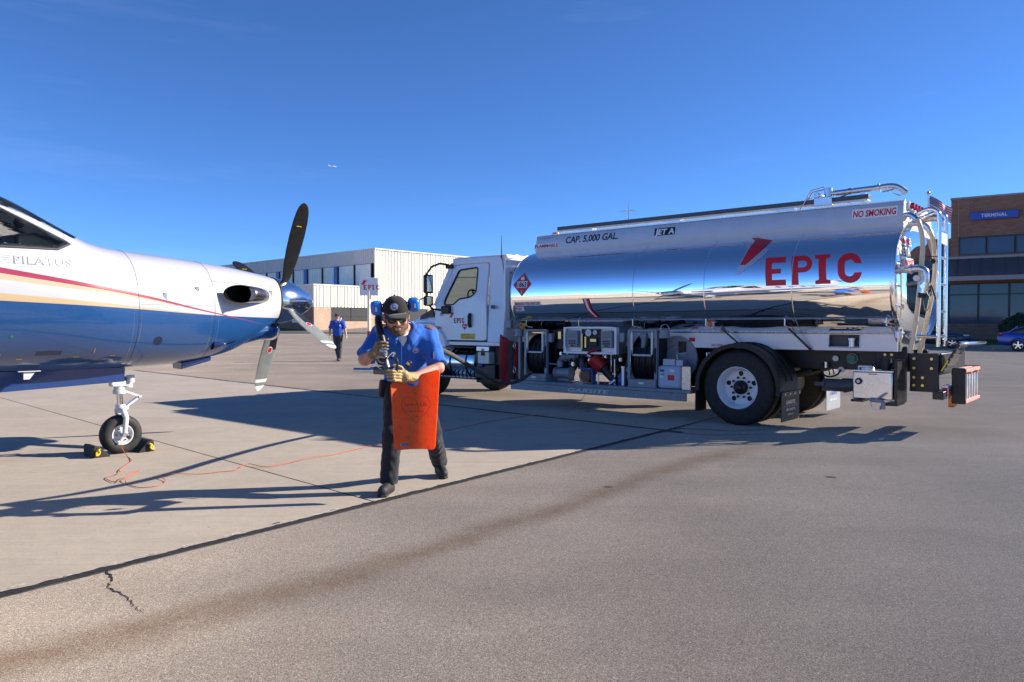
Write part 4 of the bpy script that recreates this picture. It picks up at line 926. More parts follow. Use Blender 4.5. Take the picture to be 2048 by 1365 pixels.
win_o = rnd([(5.97, 1.80), (5.96, 1.90), (5.66, 2.46), (5.17, 2.49), (5.16, 2.02), (5.30, 1.93), (5.58, 1.91), (5.72, 1.80)], .06)
cc = (5.52, 2.08)
quarter = [(4.47, 1.10), (4.855, 1.10), (4.895, 2.575), (5.69, 2.575), (5.815, 2.548), (6.225, 1.78), (6.29, 1.80), (5.93, 2.60), (5.80, 2.64), (4.62, 2.64), (4.47, 2.52)]
for s_ in (1, -1):
    P('cab_quarter', MB().prism(quarter, lambda a, b: (a, ty(b) * s_, b), lambda a, b: (a, (ty(b) - .06) * s_, b)), 'white_paint', bevel=.008)
    d_ = P('door', MB().ringpanel(star(door_o, cc, 96), star(win_o, cc, 96), lambda a, b: (a, (ty(b) + .006) * s_, b), lambda a, b: (a, (ty(b) - .04) * s_, b)), 'white_paint', angle=30)
    P('door_window', MB().add([(a, (ty(b) - .02) * s_, b) for a, b in win_o], [tuple(range(len(win_o)))]), 'glass', d_)
    P('window_seal', MB().tube([(a, (ty(b) + .004) * s_, b) for a, b in win_o], .016, 6, closed=True), 'black_plastic', d_)
    P('door_handle', MB().tube([(5.28, (1.09) * s_, 1.38), (5.28, 1.115 * s_, 1.42), (5.28, 1.115 * s_, 1.58), (5.28, 1.09 * s_, 1.62)], .035, 10), 'black_plastic', d_)
    P('door_hinge', MB().box(6.15, 6.2, 1.086 * s_, 1.10 * s_, 1.22, 1.28), 'black_plastic', d_)
    P('vent_window_bar', MB().bar((5.72, ty(2.1) * s_, 1.82), (5.70, (ty(2.4)) * s_, 2.44), .02, .02), 'black_plastic', d_) if s_ < 0 else None
    BX('door_sill', 4.47, 6.2, 1.02 * s_, 1.07 * s_, 1.03, 1.10, 'white_paint', bevel=.01)
    P('side_marker', MB().box(4.66, 4.76, 1.082 * s_, 1.088 * s_, 1.71, 1.775), 'dark_grey_paint')
cab = BX('roof', 4.50, 5.90, -.955, .955, 2.60, 2.705, 'white_paint', bevel=.05)
m = MB(); m.add([(5.80, .95, 2.645), (5.80, -.95, 2.645), (5.96, -.90, 2.59), (5.96, .90, 2.59), (5.80, -.95, 2.6), (5.80, .95, 2.6)], [(0, 1, 2, 3), (0, 3, 5), (1, 4, 2)]); P('roof_brow', m, 'white_paint')
for y in (-.6, -.3, 0, .3, .6): BX('roof_rib', 4.55, 5.4, y - .05, y + .05, 2.704, 2.722, 'white_paint', bevel=.01)
P('back_wall', MB().ringpanel(star(rrect(-1.03, 1.1, 1.03, 2.62, .08), (0, 2.0), 48), star(rrect(-.78, 1.65, .78, 2.46, .08), (0, 2.0), 48), lambda a, b: (4.50, a, b), lambda a, b: (4.46, a, b)), 'white_paint', angle=30)
P('back_window', MB().add([(4.475, a, b) for a, b in rrect(-.78, 1.65, .78, 2.46, .08)], [tuple(range(20))]), 'glass')
P('back_window_seal', MB().tube([(4.457, a, b) for a, b in rrect(-.78, 1.65, .78, 2.46, .08)], .018, 6, closed=True), 'black_plastic')
P('windshield', MB().add([(6.27, 1.0, 1.80), (6.27, -1.0, 1.80), (5.92, -.92, 2.58), (5.92, .92, 2.58)], [(0, 1, 2, 3)]), 'glass')
BX('cab_floor', 4.5, 6.3, -1.0, 1.0, 1.08, 1.14, 'black_plastic')
BX('dashboard', 5.85, 6.28, -.98, .98, 1.35, 1.82, 'upholstery', bevel=.04)
BX('firewall', 6.29, 6.33, -.98, .98, 1.1, 1.82, 'white_paint')
for y in (.5, -.5):
    se = BX('seat', 4.85, 5.4, y - .25, y + .25, 1.45, 1.62, 'upholstery', bevel=.05); MB().box(4.62, 4.80, y - .25, y + .25, 1.6, 2.3).build('seat_back', 'upholstery', se, bevel=.06)
st = P('steering_wheel', MB().tube([(5.62 + .10 * math.sin(a), .5 + .22 * math.cos(a), 1.90 + .19 * math.sin(a)) for a in [2 * math.pi * k / 28 for k in range(28)]], .017, 8, closed=True), 'black_plastic')
P('steering_column', MB().cyl((5.62, .5, 1.90), (5.95, .5, 1.65), .03, n=10).bar((5.53, .5, 1.73), (5.71, .5, 2.08), .03, .02).bar((5.62, .3, 1.9), (5.62, .7, 1.9), .03, .02), 'black_plastic', st)
P('whip_antenna', MB().tube([(4.62, .95, 2.63), (4.62, .95, 2.70), (4.62, .95, 3.05)], [.014, .012, .004], 6), 'black_plastic')
P('antenna_cable', MB().tube(spl([(4.62, .97, 2.66), (4.56, .99, 2.55), (4.52, .99, 2.2), (4.53, 1.0, 1.5), (4.54, 1.02, 1.15)], 5), .008, 6), 'black_plastic')
# hood, fenders, grille, bumper
def hring(x, hw, zt, zb=1.02, n=28):
    out = []
    for k in range(n):
        a = 2 * math.pi * k / n; c, q = math.cos(a), math.sin(a); zc = (zt + zb) / 2; out.append(Vector((x, hw * math.copysign(abs(c) ** .55, c), zc + (zt - zb) / 2 * math.copysign(abs(q) ** .55, q))))
    return out
P('hood', MB().loft([hring(6.30, .98, 1.80), hring(6.6, .93, 1.76), hring(7.0, .82, 1.68), hring(7.3, .72, 1.58), hring(7.42, .66, 1.48), hring(7.45, .5, 1.4)]), 'white_paint', angle=60)
for s_ in (1, -1):
    prof = [(5.86, 1.02), (5.93, 1.20), (6.05, 1.33), (6.3, 1.45), (6.7, 1.47), (7.05, 1.38), (7.3, 1.15), (7.34, .75), (7.16, .72)] + [(6.5 + .64 * math.cos(R(a)), .55 + .64 * math.sin(R(a))) for a in range(20, 146, 12)] + [(5.92, .95)]
    fd = P('front_fender', MB().prism(prof, lambda a, b: (a, .72 * s_, b), lambda a, b: (a, 1.13 * s_, b)), 'white_paint', bevel=.05)
    P('headlight', MB().box(7.16, 7.33, .70 * s_, 1.05 * s_, 1.12, 1.30), 'dial', fd, bevel=.03)
    P('hood_vent', MB().prism([(6.38, 1.60), (6.86, 1.52), (6.84, 1.60), (6.42, 1.74)], lambda a, b: (a, (.985 - (a - 6.3) * .14) * s_, b), lambda a, b: (a, (.955 - (a - 6.3) * .14) * s_, b)), 'black_plastic', fd)
    P('fender_marker', MB().ball((6.12, 1.12 * s_, 1.36), .03, (2, .5, 1)), 'orange_lens', fd)
    mi = E('mirror')
    P('mirror_arm', MB().tube([(5.93, 1.0 * s_, 2.57), (6.05, 1.12 * s_, 2.60), (6.14, 1.25 * s_, 2.54), (6.17, 1.36 * s_, 2.40), (6.17, 1.36 * s_, 1.86), (6.13, 1.25 * s_, 1.72), (6.0, 1.09 * s_, 1.70)], .022, 10), 'black_plastic', mi)
    P('mirror_mount', MB().box(5.78, 6.0, 1.085 * s_, 1.16 * s_, 1.63, 1.78).box(5.82, 6.0, .97 * s_, 1.04 * s_, 2.50, 2.58), 'black_plastic', mi, bevel=.02)
    P('mirror_head', MB().box(6.10, 6.20, 1.24 * s_, 1.44 * s_, 2.02, 2.38).box(6.10, 6.20, 1.24 * s_, 1.44 * s_, 1.78, 1.97), 'black_plastic', mi, bevel=.03)
    P('mirror_glass', MB().box(6.095, 6.099, 1.26 * s_, 1.42 * s_, 2.05, 2.35).box(6.095, 6.099, 1.26 * s_, 1.42 * s_, 1.80, 1.95), 'chrome', mi)
P('grille', MB().box(7.43, 7.47, -.5, .5, 1.08, 1.42), 'black_plastic')
for k in range(5): BX('grille_bar', 7.465, 7.485, -.48, .48, 1.12 + .06 * k, 1.145 + .06 * k, 'chrome')
BX('front_bumper', 7.38, 7.56, -1.1, 1.1, .52, .80, 'chrome', bevel=.05)
# door lettering
dside = lambda off: (lambda a, b: (-a, ty(b) + .006 + off, b))
lm, lw = epic_letters(.098, w=.60, gap=.22, t=.2); decal('door_lettering', shift2d(join2d(*lm), -5.71, 1.45), dside(.003), 'red_decal', TK)
decal('door_emblem', logo2d(.10, -5.80, 1.56), dside(.003), 'red_decal', TK)
hrt = [(0, -.065), (.06, 0), (.062, .035), (.04, .055), (.015, .05), (0, .03), (-.015, .05), (-.04, .055), (-.062, .035), (-.06, 0)]
decal('door_heart', poly2d([[(a - 5.43, b + 1.385) for a, b in hrt]]), dside(.003), 'red_decal', TK)
decal('door_heart_band', rect2d(-5.475, 1.382, -5.385, 1.402), dside(.005), 'white_decal', TK)
decal('door_flag', rect2d(-6.08, 1.585, -5.99, 1.645), dside(.003), 'white_decal', TK); decal('door_flag_canton', rect2d(-6.08, 1.612, -6.045, 1.645), dside(.005), 'blue_decal', TK)
for k in range(3): decal('door_flag_stripe', rect2d(-6.044 if k else -6.08, 1.588 + .02 * k, -5.99, 1.597 + .02 * k), dside(.005), 'red_decal', TK)
decal('disconnect_label', rect2d(-5.53, 1.15, -5.16, 1.255), dside(.003), 'yellow_decal', TK)
for txt, z in (('HAVE YOU', 1.21), ('DISCONNECTED?', 1.165)):
    t = text2d(txt, .032, .01); k = min(1.1, .34 / t[2]); decal('disconnect_lettering', ([(a * k - 5.515, b + z) for a, b in t[0]], t[1]), dside(.005), 'red_decal', TK)
t = text2d('HV', .045, .03); decal('model_badge', ([(a * 1.6 - 6.45, b + 1.55) for a, b in t[0]], t[1]), lambda a, b: (-a, .985, b), 'black_decal', TK)
# fuel tank, steps, battery box below the cab
ft = P('fuel_tank', MB().cyl((5.22, .78, .70), (6.05, .78, .70), .29, n=36), 'chrome', bevel=.02)
for x in (5.42, 5.84): P('tank_strap', MB().tube([(x, .78 + .297 * math.cos(a), .70 + .297 * math.sin(a)) for a in [2 * math.pi * k / 32 for k in range(32)]], .014, 6, closed=True).bar((x, .8, 1.0), (x + .08, .6, 1.08), .03, .02), 'black_plastic', ft)
BX('step_board', 5.1, 6.1, .85, 1.12, .40, .43, 'black_paint', bevel=.006); BX('step_board', 5.15, 6.1, .95, 1.12, .985, 1.01, 'black_paint', bevel=.006)
for k in range(9): BX('step_tread', 5.14 + .105 * k, 5.2 + .105 * k, .86, 1.125, .431, .441, 'aluminium')
BX('battery_box', 4.82, 5.10, .62, 1.08, .70, .92, 'cream_paint', bevel=.01); BX('battery_lid', 4.80, 5.12, .60, 1.10, .93, 1.02, 'aluminium', bevel=.01); P('lid_latch', MB().box(4.92, 5.0, 1.085, 1.10, .85, .98), 'black_plastic')
BX('air_box', 4.72, 5.2, .55, 1.02, .34, .69, 'black_paint', bevel=.02); P('blue_valve', MB().ball((5.05, 1.05, .66), .035).box(5.0, 5.1, 1.04, 1.07, .66, .69), 'blue_metal')
BX('dark_locker', 4.32, 4.80, .45, .95, .42, 1.06, 'black_paint', bevel=.02)

# ---- stand-pipe frame between cab and tank
fr_ = E('boom_frame')
for x in (4.80, 4.52): P('tube', MB().tube([(x, .9, 1.42), (x, .9, 2.34)], .035, 10), 'stainless', fr_)
for x in (4.87, 4.45): P('edge_bar', MB().box(x - .012, x + .012, .86, .94, 1.35, 2.37), 'aluminium', fr_)
P('top_cap', MB().box(4.43, 4.89, .85, .95, 2.34, 2.38), 'stainless', fr_)
P('hose_drop', MB().tube(spl([(4.5, .85, 2.05), (4.58, .92, 1.95), (4.66, .95, 1.75), (4.68, .96, 1.5)], 6), .045, 10), 'black_hose', fr_)
P('coupling', MB().cyl((4.68, .96, 1.52), (4.68, .96, 1.22), .052, n=14).cyl((4.68, .96, 1.40), (4.68, .96, 1.34), .065, n=14).cyl((4.68, .96, 1.24), (4.68, .96, 1.12), .06, .045, n=14), 'stainless', fr_)
P('switch_box', MB().box(4.28, 4.40, 1.02, 1.10, 1.36, 1.50), 'grey_paint', fr_, bevel=.01)
# ---- left-hand module deck
dk = BX('deck', .70, 4.15, .52, 1.235, .405, .45, 'grey_paint', bevel=.005)
P('deck_fascia', MB().box(.78, 4.17, 1.19, 1.222, .285, .403), 'grey_paint', dk, bevel=.004)
t = text2d('GARSITE', .062, -.005, .25); decal('deck_lettering', ([(a * .80 / t[2] - 2.92, b + .315) for a, b in t[0]], t[1]), side(1.226), 'white_decal', dk)  # pale decal stands in for lit ground seen through cut-out letters
P('deck_bolt', MB().ball((1.62, 1.225, .33), .014).ball((.95, 1.237, .42), .008).ball((2.4, 1.237, .42), .008), 'stainless', dk)
for x in (1.0, 2.3, 3.7): BX('deck_bracket', x - .04, x + .04, .40, .56, .46, .85, 'black_paint', dk)
def hose_reel(xa, xb, hose):
    """reel between frame posts at xa (front) and xb (rear)"""
    r = E('hose_reel'); cx = (xa + xb) / 2; zc, yc = .87, .82
    P('frame_base', MB().box(xb - .01, xa + .01, .60, 1.16, .45, .575), 'grey_paint', r, bevel=.006)
    for x in (xa, xb): P('post', MB().box(x - .025, x + .025, 1.09, 1.15, .575, 1.335).box(x - .025, x + .025, .60, .66, .575, 1.2), 'grey_paint', r, bevel=.004)
    P('top_bar', MB().box(xb, xa, 1.10, 1.14, 1.315, 1.34), 'grey_paint', r)
    for x in (xa - .055, xb + .055): P('roller', MB().cyl((x, 1.155, .98), (x, 1.155, 1.27), .021, n=12).cyl((x, 1.155, .955), (x, 1.155, .98), .014, n=8).cyl((x, 1.155, 1.27), (x, 1.155, 1.31), .014, n=8), 'roller_white', r)
    P('roller', MB().cyl((xa - .07, 1.155, .945), (xb + .07, 1.155, .945), .017, n=12), 'roller_white', r)
    for x in (xa - .06, xb + .0): P('flange', MB().lathe([(.001, 0), (.10, .0), (.11, .015), (.37, .02), (.385, .01), (.385, -.01), (.37, -.006), (.12, -.012), (.001, -.012)], (x, yc, zc), (1, 0, 0), 44), 'black_paint', r, angle=50)
    m = MB()
    for k in range(7):
        x = xb + .035 + (xa - xb - .13) * k / 6; m.tube([(x + .02 * j / 24, yc + (.295 + .012 * (k % 2)) * math.cos(a), zc + (.295 + .012 * (k % 2)) * math.sin(a)) for j, a in enumerate([2 * math.pi * q / 24 for q in range(24)])], .032, 8, closed=True)
    P('wound_hose', m, hose, r); P('drum', MB().cyl((xb + .01, yc, zc), (xa - .06, yc, zc), .27, n=28), 'black_paint', r)
    return r
r1 = hose_reel(3.90, 3.45, 'black_hose'); r2 = hose_reel(1.80, 1.33, 'black_hose')
P('reel_disc', MB().lathe([(.001, .03), (.06, .03), (.07, .01), (.20, .0), (.21, .012), (.37, .0), (.37, -.02), (.001, -.02)], (3.32, .86, .88), (0, 1, 0), 40), 'black_paint')
P('reel_motor', MB().cyl((3.33, .98, .60), (3.05, .98, .60), .085, n=18).cyl((3.35, .98, .60), (3.32, .98, .60), .10, n=18).cyl((3.06, .98, .6), (3.02, .98, .6), .10, n=18).box(3.1, 3.36, .8, .95, .46, .6), 'grey_paint')
P('swivel_joint', MB().tube(spl([(3.28, .96, .80), (3.18, 1.0, .86), (3.02, 1.0, .88), (2.90, .95, .90), (2.8, .85, .93)], 5), .05, 12).cyl((3.25, 1.0, .80), (3.25, 1.0, .70), .055, n=12).cyl((3.14, 1.0, .86), (3.11, 1.0, .86), .07, n=12).cyl((2.97, 1.0, .88), (2.94, .99, .88), .07, n=12).tube([(3.25, 1.05, .74), (3.42, 1.08, .755)], .015, 6), 'grey_paint')
P('reel_edge', MB().tube([(3.84, .82 + .386 * math.cos(a), .87 + .386 * math.sin(a)) for a in [2 * math.pi * k / 36 for k in range(36)]], .006, 6, closed=True).tube([(1.74, .82 + .386 * math.cos(a), .87 + .386 * math.sin(a)) for a in [2 * math.pi * k / 36 for k in range(36)]], .006, 6, closed=True), 'aluminium')
P('elbow_pipe', MB().tube(spl([(2.84, .95, .88), (2.80, .98, .78), (2.80, .98, .70), (2.72, 1.0, .66), (2.5, .9, .64)], 5), .045, 12).cyl((2.80, .98, .80), (2.80, .98, .72), .055, n=12), 'dark_grey_paint')
P('reel_side_disc', MB().lathe([(.001, .02), (.18, .02), (.20, .0), (.34, 0), (.35, -.02), (.001, -.02)], (1.16, .80, .90), (0, 1, 0), 40, R(0), R(360)), 'grey_paint')
BX('bulkhead', 1.32, 3.9, .54, .57, .78, 1.32, 'black_paint'); BX('bulkhead_panel', 3.05, 3.42, .60, .98, 1.0, 1.33, 'black_paint', bevel=.01)
# instrument cabinet
cb = BX('instrument_cabinet', 2.07, 3.07, .75, 1.04, .955, 1.365, 'grey_paint')
P('cabinet_frame', MB().ringpanel(star([(2.05, .94), (3.09, .94), (3.09, 1.385), (2.05, 1.385)], (2.57, 1.16), 32), star([(2.085, .97), (3.06, .97), (3.06, 1.355), (2.085, 1.355)], (2.57, 1.16), 32), lambda a, b: (a, 1.04, b), lambda a, b: (a, 1.12, b)), 'white_paint', cb, angle=30)
P('cabinet_back', MB().box(2.09, 3.055, 1.041, 1.048, .972, 1.353), 'white_paint', cb)
P('gauge_panel', MB().box(2.38, 2.76, 1.049, 1.06, .98, 1.345), 'black_plastic', cb)
for x, z, r in ((2.62, 1.285, .058), (2.49, 1.29, .038)):
    P('gauge', MB().cyl((x, 1.06, z), (x, 1.078, z), r, n=20), 'dial', cb); P('gauge_needle', MB().bar((x - r * .1, 1.081, z - r * .2), (x + r * .35, 1.081, z + r * .45), .006, .003, (0, 1, 0)), 'black_plastic', cb)
P('flow_tube', MB().cyl((2.735, 1.09, 1.02), (2.735, 1.09, 1.27), .020, n=10).box(2.66, 2.69, 1.06, 1.08, 1.04, 1.22), 'brass', cb)
P('counter', MB().box(2.44, 2.60, 1.061, 1.085, 1.07, 1.20), 'black_plastic', cb, bevel=.006); P('counter_display', MB().box(2.46, 2.575, 1.0855, 1.087, 1.14, 1.185), 'brass', cb)
for x0 in (2.80, 2.13):
    hd = P('meter_terminal', MB().box(x0, x0 + .21, 1.05, 1.13, 1.045, 1.32), 'grey_paint', cb, bevel=.01)
    P('meter_screen', MB().box(x0 + .035, x0 + .175, 1.1302, 1.1325, 1.20, 1.295), 'screen', cb)
    for r_ in range(3):
        for c_ in range(4):
            mt = 'yellow_decal' if (r_ == 2 and c_ == 3) else 'red_decal' if (r_ == 2 and c_ == 0) else 'black_plastic'
            P('meter_key', MB().box(x0 + .04 + .036 * c_, x0 + .064 + .036 * c_, 1.1302, 1.134, 1.06 + .038 * (2 - r_), 1.086 + .038 * (2 - r_)), mt, cb)
for x in (2.87, 2.90): pass
P('side_panel', MB().box(3.11, 3.27, 1.0, 1.03, 1.03, 1.34), 'black_plastic'); P('side_gauge', MB().box(3.19, 3.25, 1.03, 1.06, 1.18, 1.30), 'brass')
P('junction_box', MB().box(3.34, 3.43, 1.04, 1.12, 1.12, 1.27), 'grey_paint', bevel=.01); P('junction_box', MB().box(1.90, 1.99, 1.04, 1.13, 1.14, 1.29), 'grey_paint', bevel=.01)
# work lights, emergency button
for x in (4.06, 1.19):
    wl = P('work_light', MB().cyl((x, 1.12, 1.34), (x, 1.12, 1.24), .075, n=18).cyl((x, 1.12, 1.24), (x, 1.12, 1.215), .085, n=18).cyl((x + .06, 1.08, 1.30), (x + .18, 1.05, 1.31), .03, n=8), 'grey_paint'); P('lens', MB().cyl((x, 1.12, 1.214), (x, 1.12, 1.208), .075, n=18), 'black_plastic', wl)
    P('light_cage', MB().tube([(x + .075 * math.cos(a), 1.12, 1.34 + .08 * math.sin(a)) for a in [math.pi * k / 12 for k in range(13)]], .006, 6), 'aluminium', wl)
es = BX('emergency_stop_box', 3.92, 4.01, 1.10, 1.18, 1.37, 1.45, 'yellow', bevel=.01); P('stop_button', MB().cyl((3.965, 1.18, 1.41), (3.965, 1.205, 1.41), .025, n=14), 'red_plastic', es)
P('nozzle_holster', MB().cyl((1.60, 1.02, 1.22), (1.60, 1.04, 1.05), .05, .045, n=14).cyl((1.60, 1.04, 1.05), (1.60, 1.05, .98), .03, .04, n=12).box(1.55, 1.66, .98, 1.06, 1.2, 1.29), 'grey_paint', bevel=.006)
# red guard apron on the reel frame
m = MB(); vs = []; NU, NV = 10, 12
for j in range(NV + 1):
    for i in range(NU + 1):
        u, v = i / NU, j / NV; wd = .20 + .06 * math.sin(v * 3); x = 4.52 - .46 * u * (1 - .45 * v) - .02 * v; vs.append((x + .12 * v * 0, 1.1 + .035 * math.sin(u * 6 + v * 3) - .10 * u, 1.25 - .03 * math.sin(u * 3) - .88 * v - (.18 * u if v < .1 else 0)))
m.add(vs, [(j * (NU + 1) + i, j * (NU + 1) + i + 1, (j + 1) * (NU + 1) + i + 1, (j + 1) * (NU + 1) + i) for j in range(NV) for i in range(NU)]); P('red_apron', m, 'red_fabric', solid=.012)
P('rubber_flap', MB().box(4.18, 4.30, 1.13, 1.15, .45, 1.1), 'rubber', bevel=.01); P('carabiner', MB().tube(spl([(4.13, 1.16, 1.0), (4.11, 1.16, 1.06), (4.14, 1.16, 1.10), (4.16, 1.16, 1.04)], 4, True), .008, 6, closed=True).tube(spl([(4.13, 1.16, .56), (4.11, 1.16, .64), (4.14, 1.16, .68), (4.16, 1.16, .6)], 4, True), .008, 6, closed=True), 'stainless')
P('reel_support', MB().box(4.02, 4.06, 1.08, 1.14, .45, 1.3), 'grey_paint')
# grounding reel, small valves, pipes under the cabinet
gr_ = P('grounding_reel', MB().cyl((2.73, 1.02, .57), (2.73, .92, .57), .115, n=24), 'orange_paint'); P('reel_face', MB().cyl((2.71, 1.035, .57), (2.71, 1.022, .57), .095, n=24), 'rust', gr_); P('reel_bracket', MB().box(2.6, 2.86, .90, 1.03, .68, .705).box(2.57, 2.585, .92, 1.03, .45, .705), 'blue_metal', gr_)
P('stand', MB().box(2.44, 2.455, 1.02, 1.05, .45, .74).box(2.12, 2.135, 1.02, 1.05, .45, .86).box(2.135, 2.44, 1.03, 1.045, .62, .635), 'aluminium')
P('strainer_body', MB().cyl((2.36, .98, .72), (2.12, 1.0, .50), .10, .07, n=18), 'black_paint')
P('pump_valve', MB().cyl((2.05, .98, .52), (1.9, .98, .52), .09, n=16).ball((2.0, 1.0, .60), .07), 'blue_metal'); P('drain_tip', MB().cyl((2.12, 1.04, .53), (2.2, 1.10, .46), .035, .02, n=10), 'chrome')
P('chain', MB().tube(spl([(2.2, 1.04, .95), (2.19, 1.05, .8), (2.2, 1.04, .66)], 5), .010, 6), 'stainless')
P('vertical_pipe', MB().cyl((1.93, 1.10, .46), (1.93, 1.10, .73), .030, n=12).cyl((1.93, 1.10, .73), (1.93, 1.10, .76), .038, n=12), 'aluminium')
P('pump_coupling', MB().cyl((1.86, 1.02, .60), (1.74, 1.02, .60), .09, n=16).ball((1.86, 1.04, .70), .06), 'grey_paint')
for k in range(5): P('pipe', MB().tube(spl([(3.3 - .45 * k, .66, .62 + .05 * (k % 3)), (3.1 - .45 * k, .72, .72), (2.9 - .45 * k, .64, .66 + .08 * (k % 2)), (2.7 - .45 * k, .60, .8)], 5), .03 + .008 * (k % 3), 10), ('stainless', 'black_paint', 'dark_grey_paint')[k % 3])
# under-tank plumbing silhouettes on the far side
for k in (1, 4): BX('far_equipment', .9 + .55 * k, 1.25 + .55 * k, -1.1, -.75, .45, .75 + .08 * (k % 3), 'black_paint')
for k in range(9):
    x = 3.35 - .24 * k; P('control_line', MB().tube(spl([(x, .99, 1.02 + .02 * (k % 3)), (x - .03, 1.02, .90), (x + .05 * (-1) ** k, .98, .76), (x - .02, .90, .66)], 5), .009 + .003 * (k % 3), 7), ('black_hose', 'stainless', 'black_hose', 'red_plastic', 'brass')[k % 5])
for x, z, r_ in ((3.2, .93, .03), (2.95, .76, .035), (2.62, .84, .025), (2.02, .86, .03), (1.98, .74, .02), (2.3, .90, .022)): P('fitting', MB().cyl((x, 1.0, z), (x, 1.05, z), r_, n=12).cyl((x, 1.05, z), (x, 1.065, z), r_ * .6, n=6), 'stainless')
for x, z in ((3.7, .50), (1.57, .50)): P('reel_plate', MB().box(x - .05, x + .05, 1.161, 1.163, z, z + .03), 'white_decal')
# box with steel bracket beside the plastic can
P('can_bracket', MB().box(.74, .88, 1.13, 1.16, .455, .795), 'stainless'); P('document_tray', MB().box(1.02, 1.22, 1.0, 1.12, .80, .90).box(.90, 1.02, .98, 1.1, .80, .89), 'aluminium_sheet', bevel=.005)
P('tray_handle', MB().tube([(1.0, 1.08, .90), (1.0, 1.09, .98), (.84, 1.1, 1.0)], .008, 6), 'stainless')
P('black_bracket', MB().box(1.0, 1.12, .80, .82, .98, 1.16), 'black_paint')
P('red_notice', MB().box(.86, .96, .786, .789, 1.16, 1.22), 'red_decal'); t = text2d('AIR TANK', .03, .01); decal('air_tank_lettering', shift2d(t, -.60, 1.10), side(.789), 'red_decal', TK); t = text2d('DRAIN', .03, .01); decal('air_tank_lettering', shift2d(t, -.57, 1.06), side(.789), 'red_decal', TK)
ml = BX('marker_plate', .43, .57, 1.02, 1.04, 1.36, 1.49, 'aluminium_sheet'); P('marker_lens', MB().cyl((.5, 1.04, 1.42), (.5, 1.065, 1.42), .042, .03, n=18), 'orange_lens', ml)
for q in range(3): P('air_fitting', MB().cyl((.66 - .04 * q, .80, 1.0), (.66 - .04 * q, .80, .92), .015, n=8), 'stainless' if q < 2 else 'red_plastic')

# ---- tail: sump tank, gauges, hitch plate, lamps, rack
sp_ = BX('sump_tank', -1.97, -1.50, .62, 1.10, .47, .82, 'stainless', bevel=.015)
P('sump_lid', MB().box(-1.98, -1.49, .61, 1.11, .82, .835), 'aluminium', sp_); P('sump_handle', MB().tube([(-1.56, 1.05, .835), (-1.56, 1.06, .88), (-1.72, 1.06, .88)], .014, 8).cyl((-1.62, .9, .835), (-1.62, .9, .87), .09, n=16), 'aluminium', sp_)
P('sump_cap', MB().cyl((-1.86, .95, .835), (-1.86, .95, .90), .055, n=16).cyl((-1.86, .95, .90), (-1.86, .95, .99), .075, .07, n=18), 'black_plastic', sp_)
P('sump_sight', MB().cyl((-1.575, 1.10, .695), (-1.575, 1.125, .695), .042, n=16), 'black_plastic', sp_); P('sight_ring', MB().cyl((-1.575, 1.125, .695), (-1.575, 1.13, .695), .02, n=12), 'dial', sp_)
P('sump_label', MB().box(-1.79, -1.69, 1.101, 1.103, .785, .795), 'black_decal', sp_)
P('sump_drain', MB().tube(spl([(-1.72, 1.12, .47), (-1.78, 1.15, .465), (-1.86, 1.15, .46), (-1.88, 1.15, .42), (-1.87, 1.15, .38)], 4), .025, 10).bar((-1.80, 1.16, .48), (-1.90, 1.16, .56), .03, .02).cyl((-1.87, 1.15, .40), (-1.87, 1.15, .36), .034, n=12), 'grey_paint', sp_)
P('drain_chain', MB().tube(spl([(-1.73, 1.13, .46), (-1.74, 1.15, .39), (-1.80, 1.15, .35), (-1.86, 1.15, .36)], 5), .005, 5), 'stainless', sp_)
P('sump_bracket', MB().box(-2.02, -1.985, .60, 1.08, .42, .98).box(-1.62, -1.48, .7, 1.10, .43, .46).box(-2.02, -1.86, .7, 1.08, .40, .43), 'black_paint', sp_)
BX('bracket_plate', -2.0, -1.62, .47, .53, .86, 1.13, 'black_paint', bevel=.006)
for x, z in ((-1.74, 1.10), (-1.82, 1.10), (-1.74, 1.02), (-1.82, 1.02)): P('bolt', MB().cyl((x, .53, z), (x, .545, z), .018, n=8), 'brass')
hp = BX('hitch_plate', -2.38, -2.05, .55, .60, .56, 1.05, 'black_paint', bevel=.006)
for x, z in ((-2.10, .98), (-2.30, .98), (-2.10, .86), (-2.30, .86), (-2.10, .74), (-2.20, .74), (-2.10, .64), (-2.20, .64)): P('bolt', MB().cyl((x, .60, z), (x, .615, z), .018, n=8), 'brass', hp)
BX('tail_beam', -2.40, -2.28, -1.0, .55, .78, 1.05, 'black_paint', bevel=.01); BX('tail_bumper', -2.50, -2.38, -1.05, .95, .50, .60, 'black_paint', bevel=.01)
for y in (.70, .45, -.6):
    tl = BX('tail_lamp', -2.515, -2.44, y - .06, y + .06, .50, .66, 'aluminium', bevel=.006); P('tail_lens', MB().cyl((-2.515, y, .58), (-2.53, y, .58), .045, n=16).box(-2.51, -2.45, y + .06, y + .068, .53, .64), 'red_lens', tl)
m = MB(); m.box(0, .46, -.55, .0, 0, .02); stp = P('folding_step', m, 'black_paint'); stp.location = (-2.40, .72, .80); stp.rotation_euler = (0, R(-118), 0)
for k in range(6): P('step_slat', MB().box(.03 + .07 * k, .08 + .07 * k, -.53, -.02, .0205, .032), 'dark_grey_paint', stp)
P('step_reflector', MB().box(.05, .20, -.002, .006, .002, .018), 'yellow_decal', stp)
P('grab_bar', MB().tube(spl([(-2.55, .70, 1.16), (-2.66, .5, 1.18), (-2.72, .0, 1.18), (-2.72, -.45, 1.18)], 4), .02, 8), 'chrome')
P('dome_lamp', MB().cyl((-1.98, .88, 1.33), (-1.98, .88, 1.25), .05, n=14).cyl((-1.98, .88, 1.25), (-1.98, .88, 1.20), .042, .03, n=14).bar((-1.94, .90, 1.52), (-1.98, .88, 1.33), .10, .02), 'aluminium')
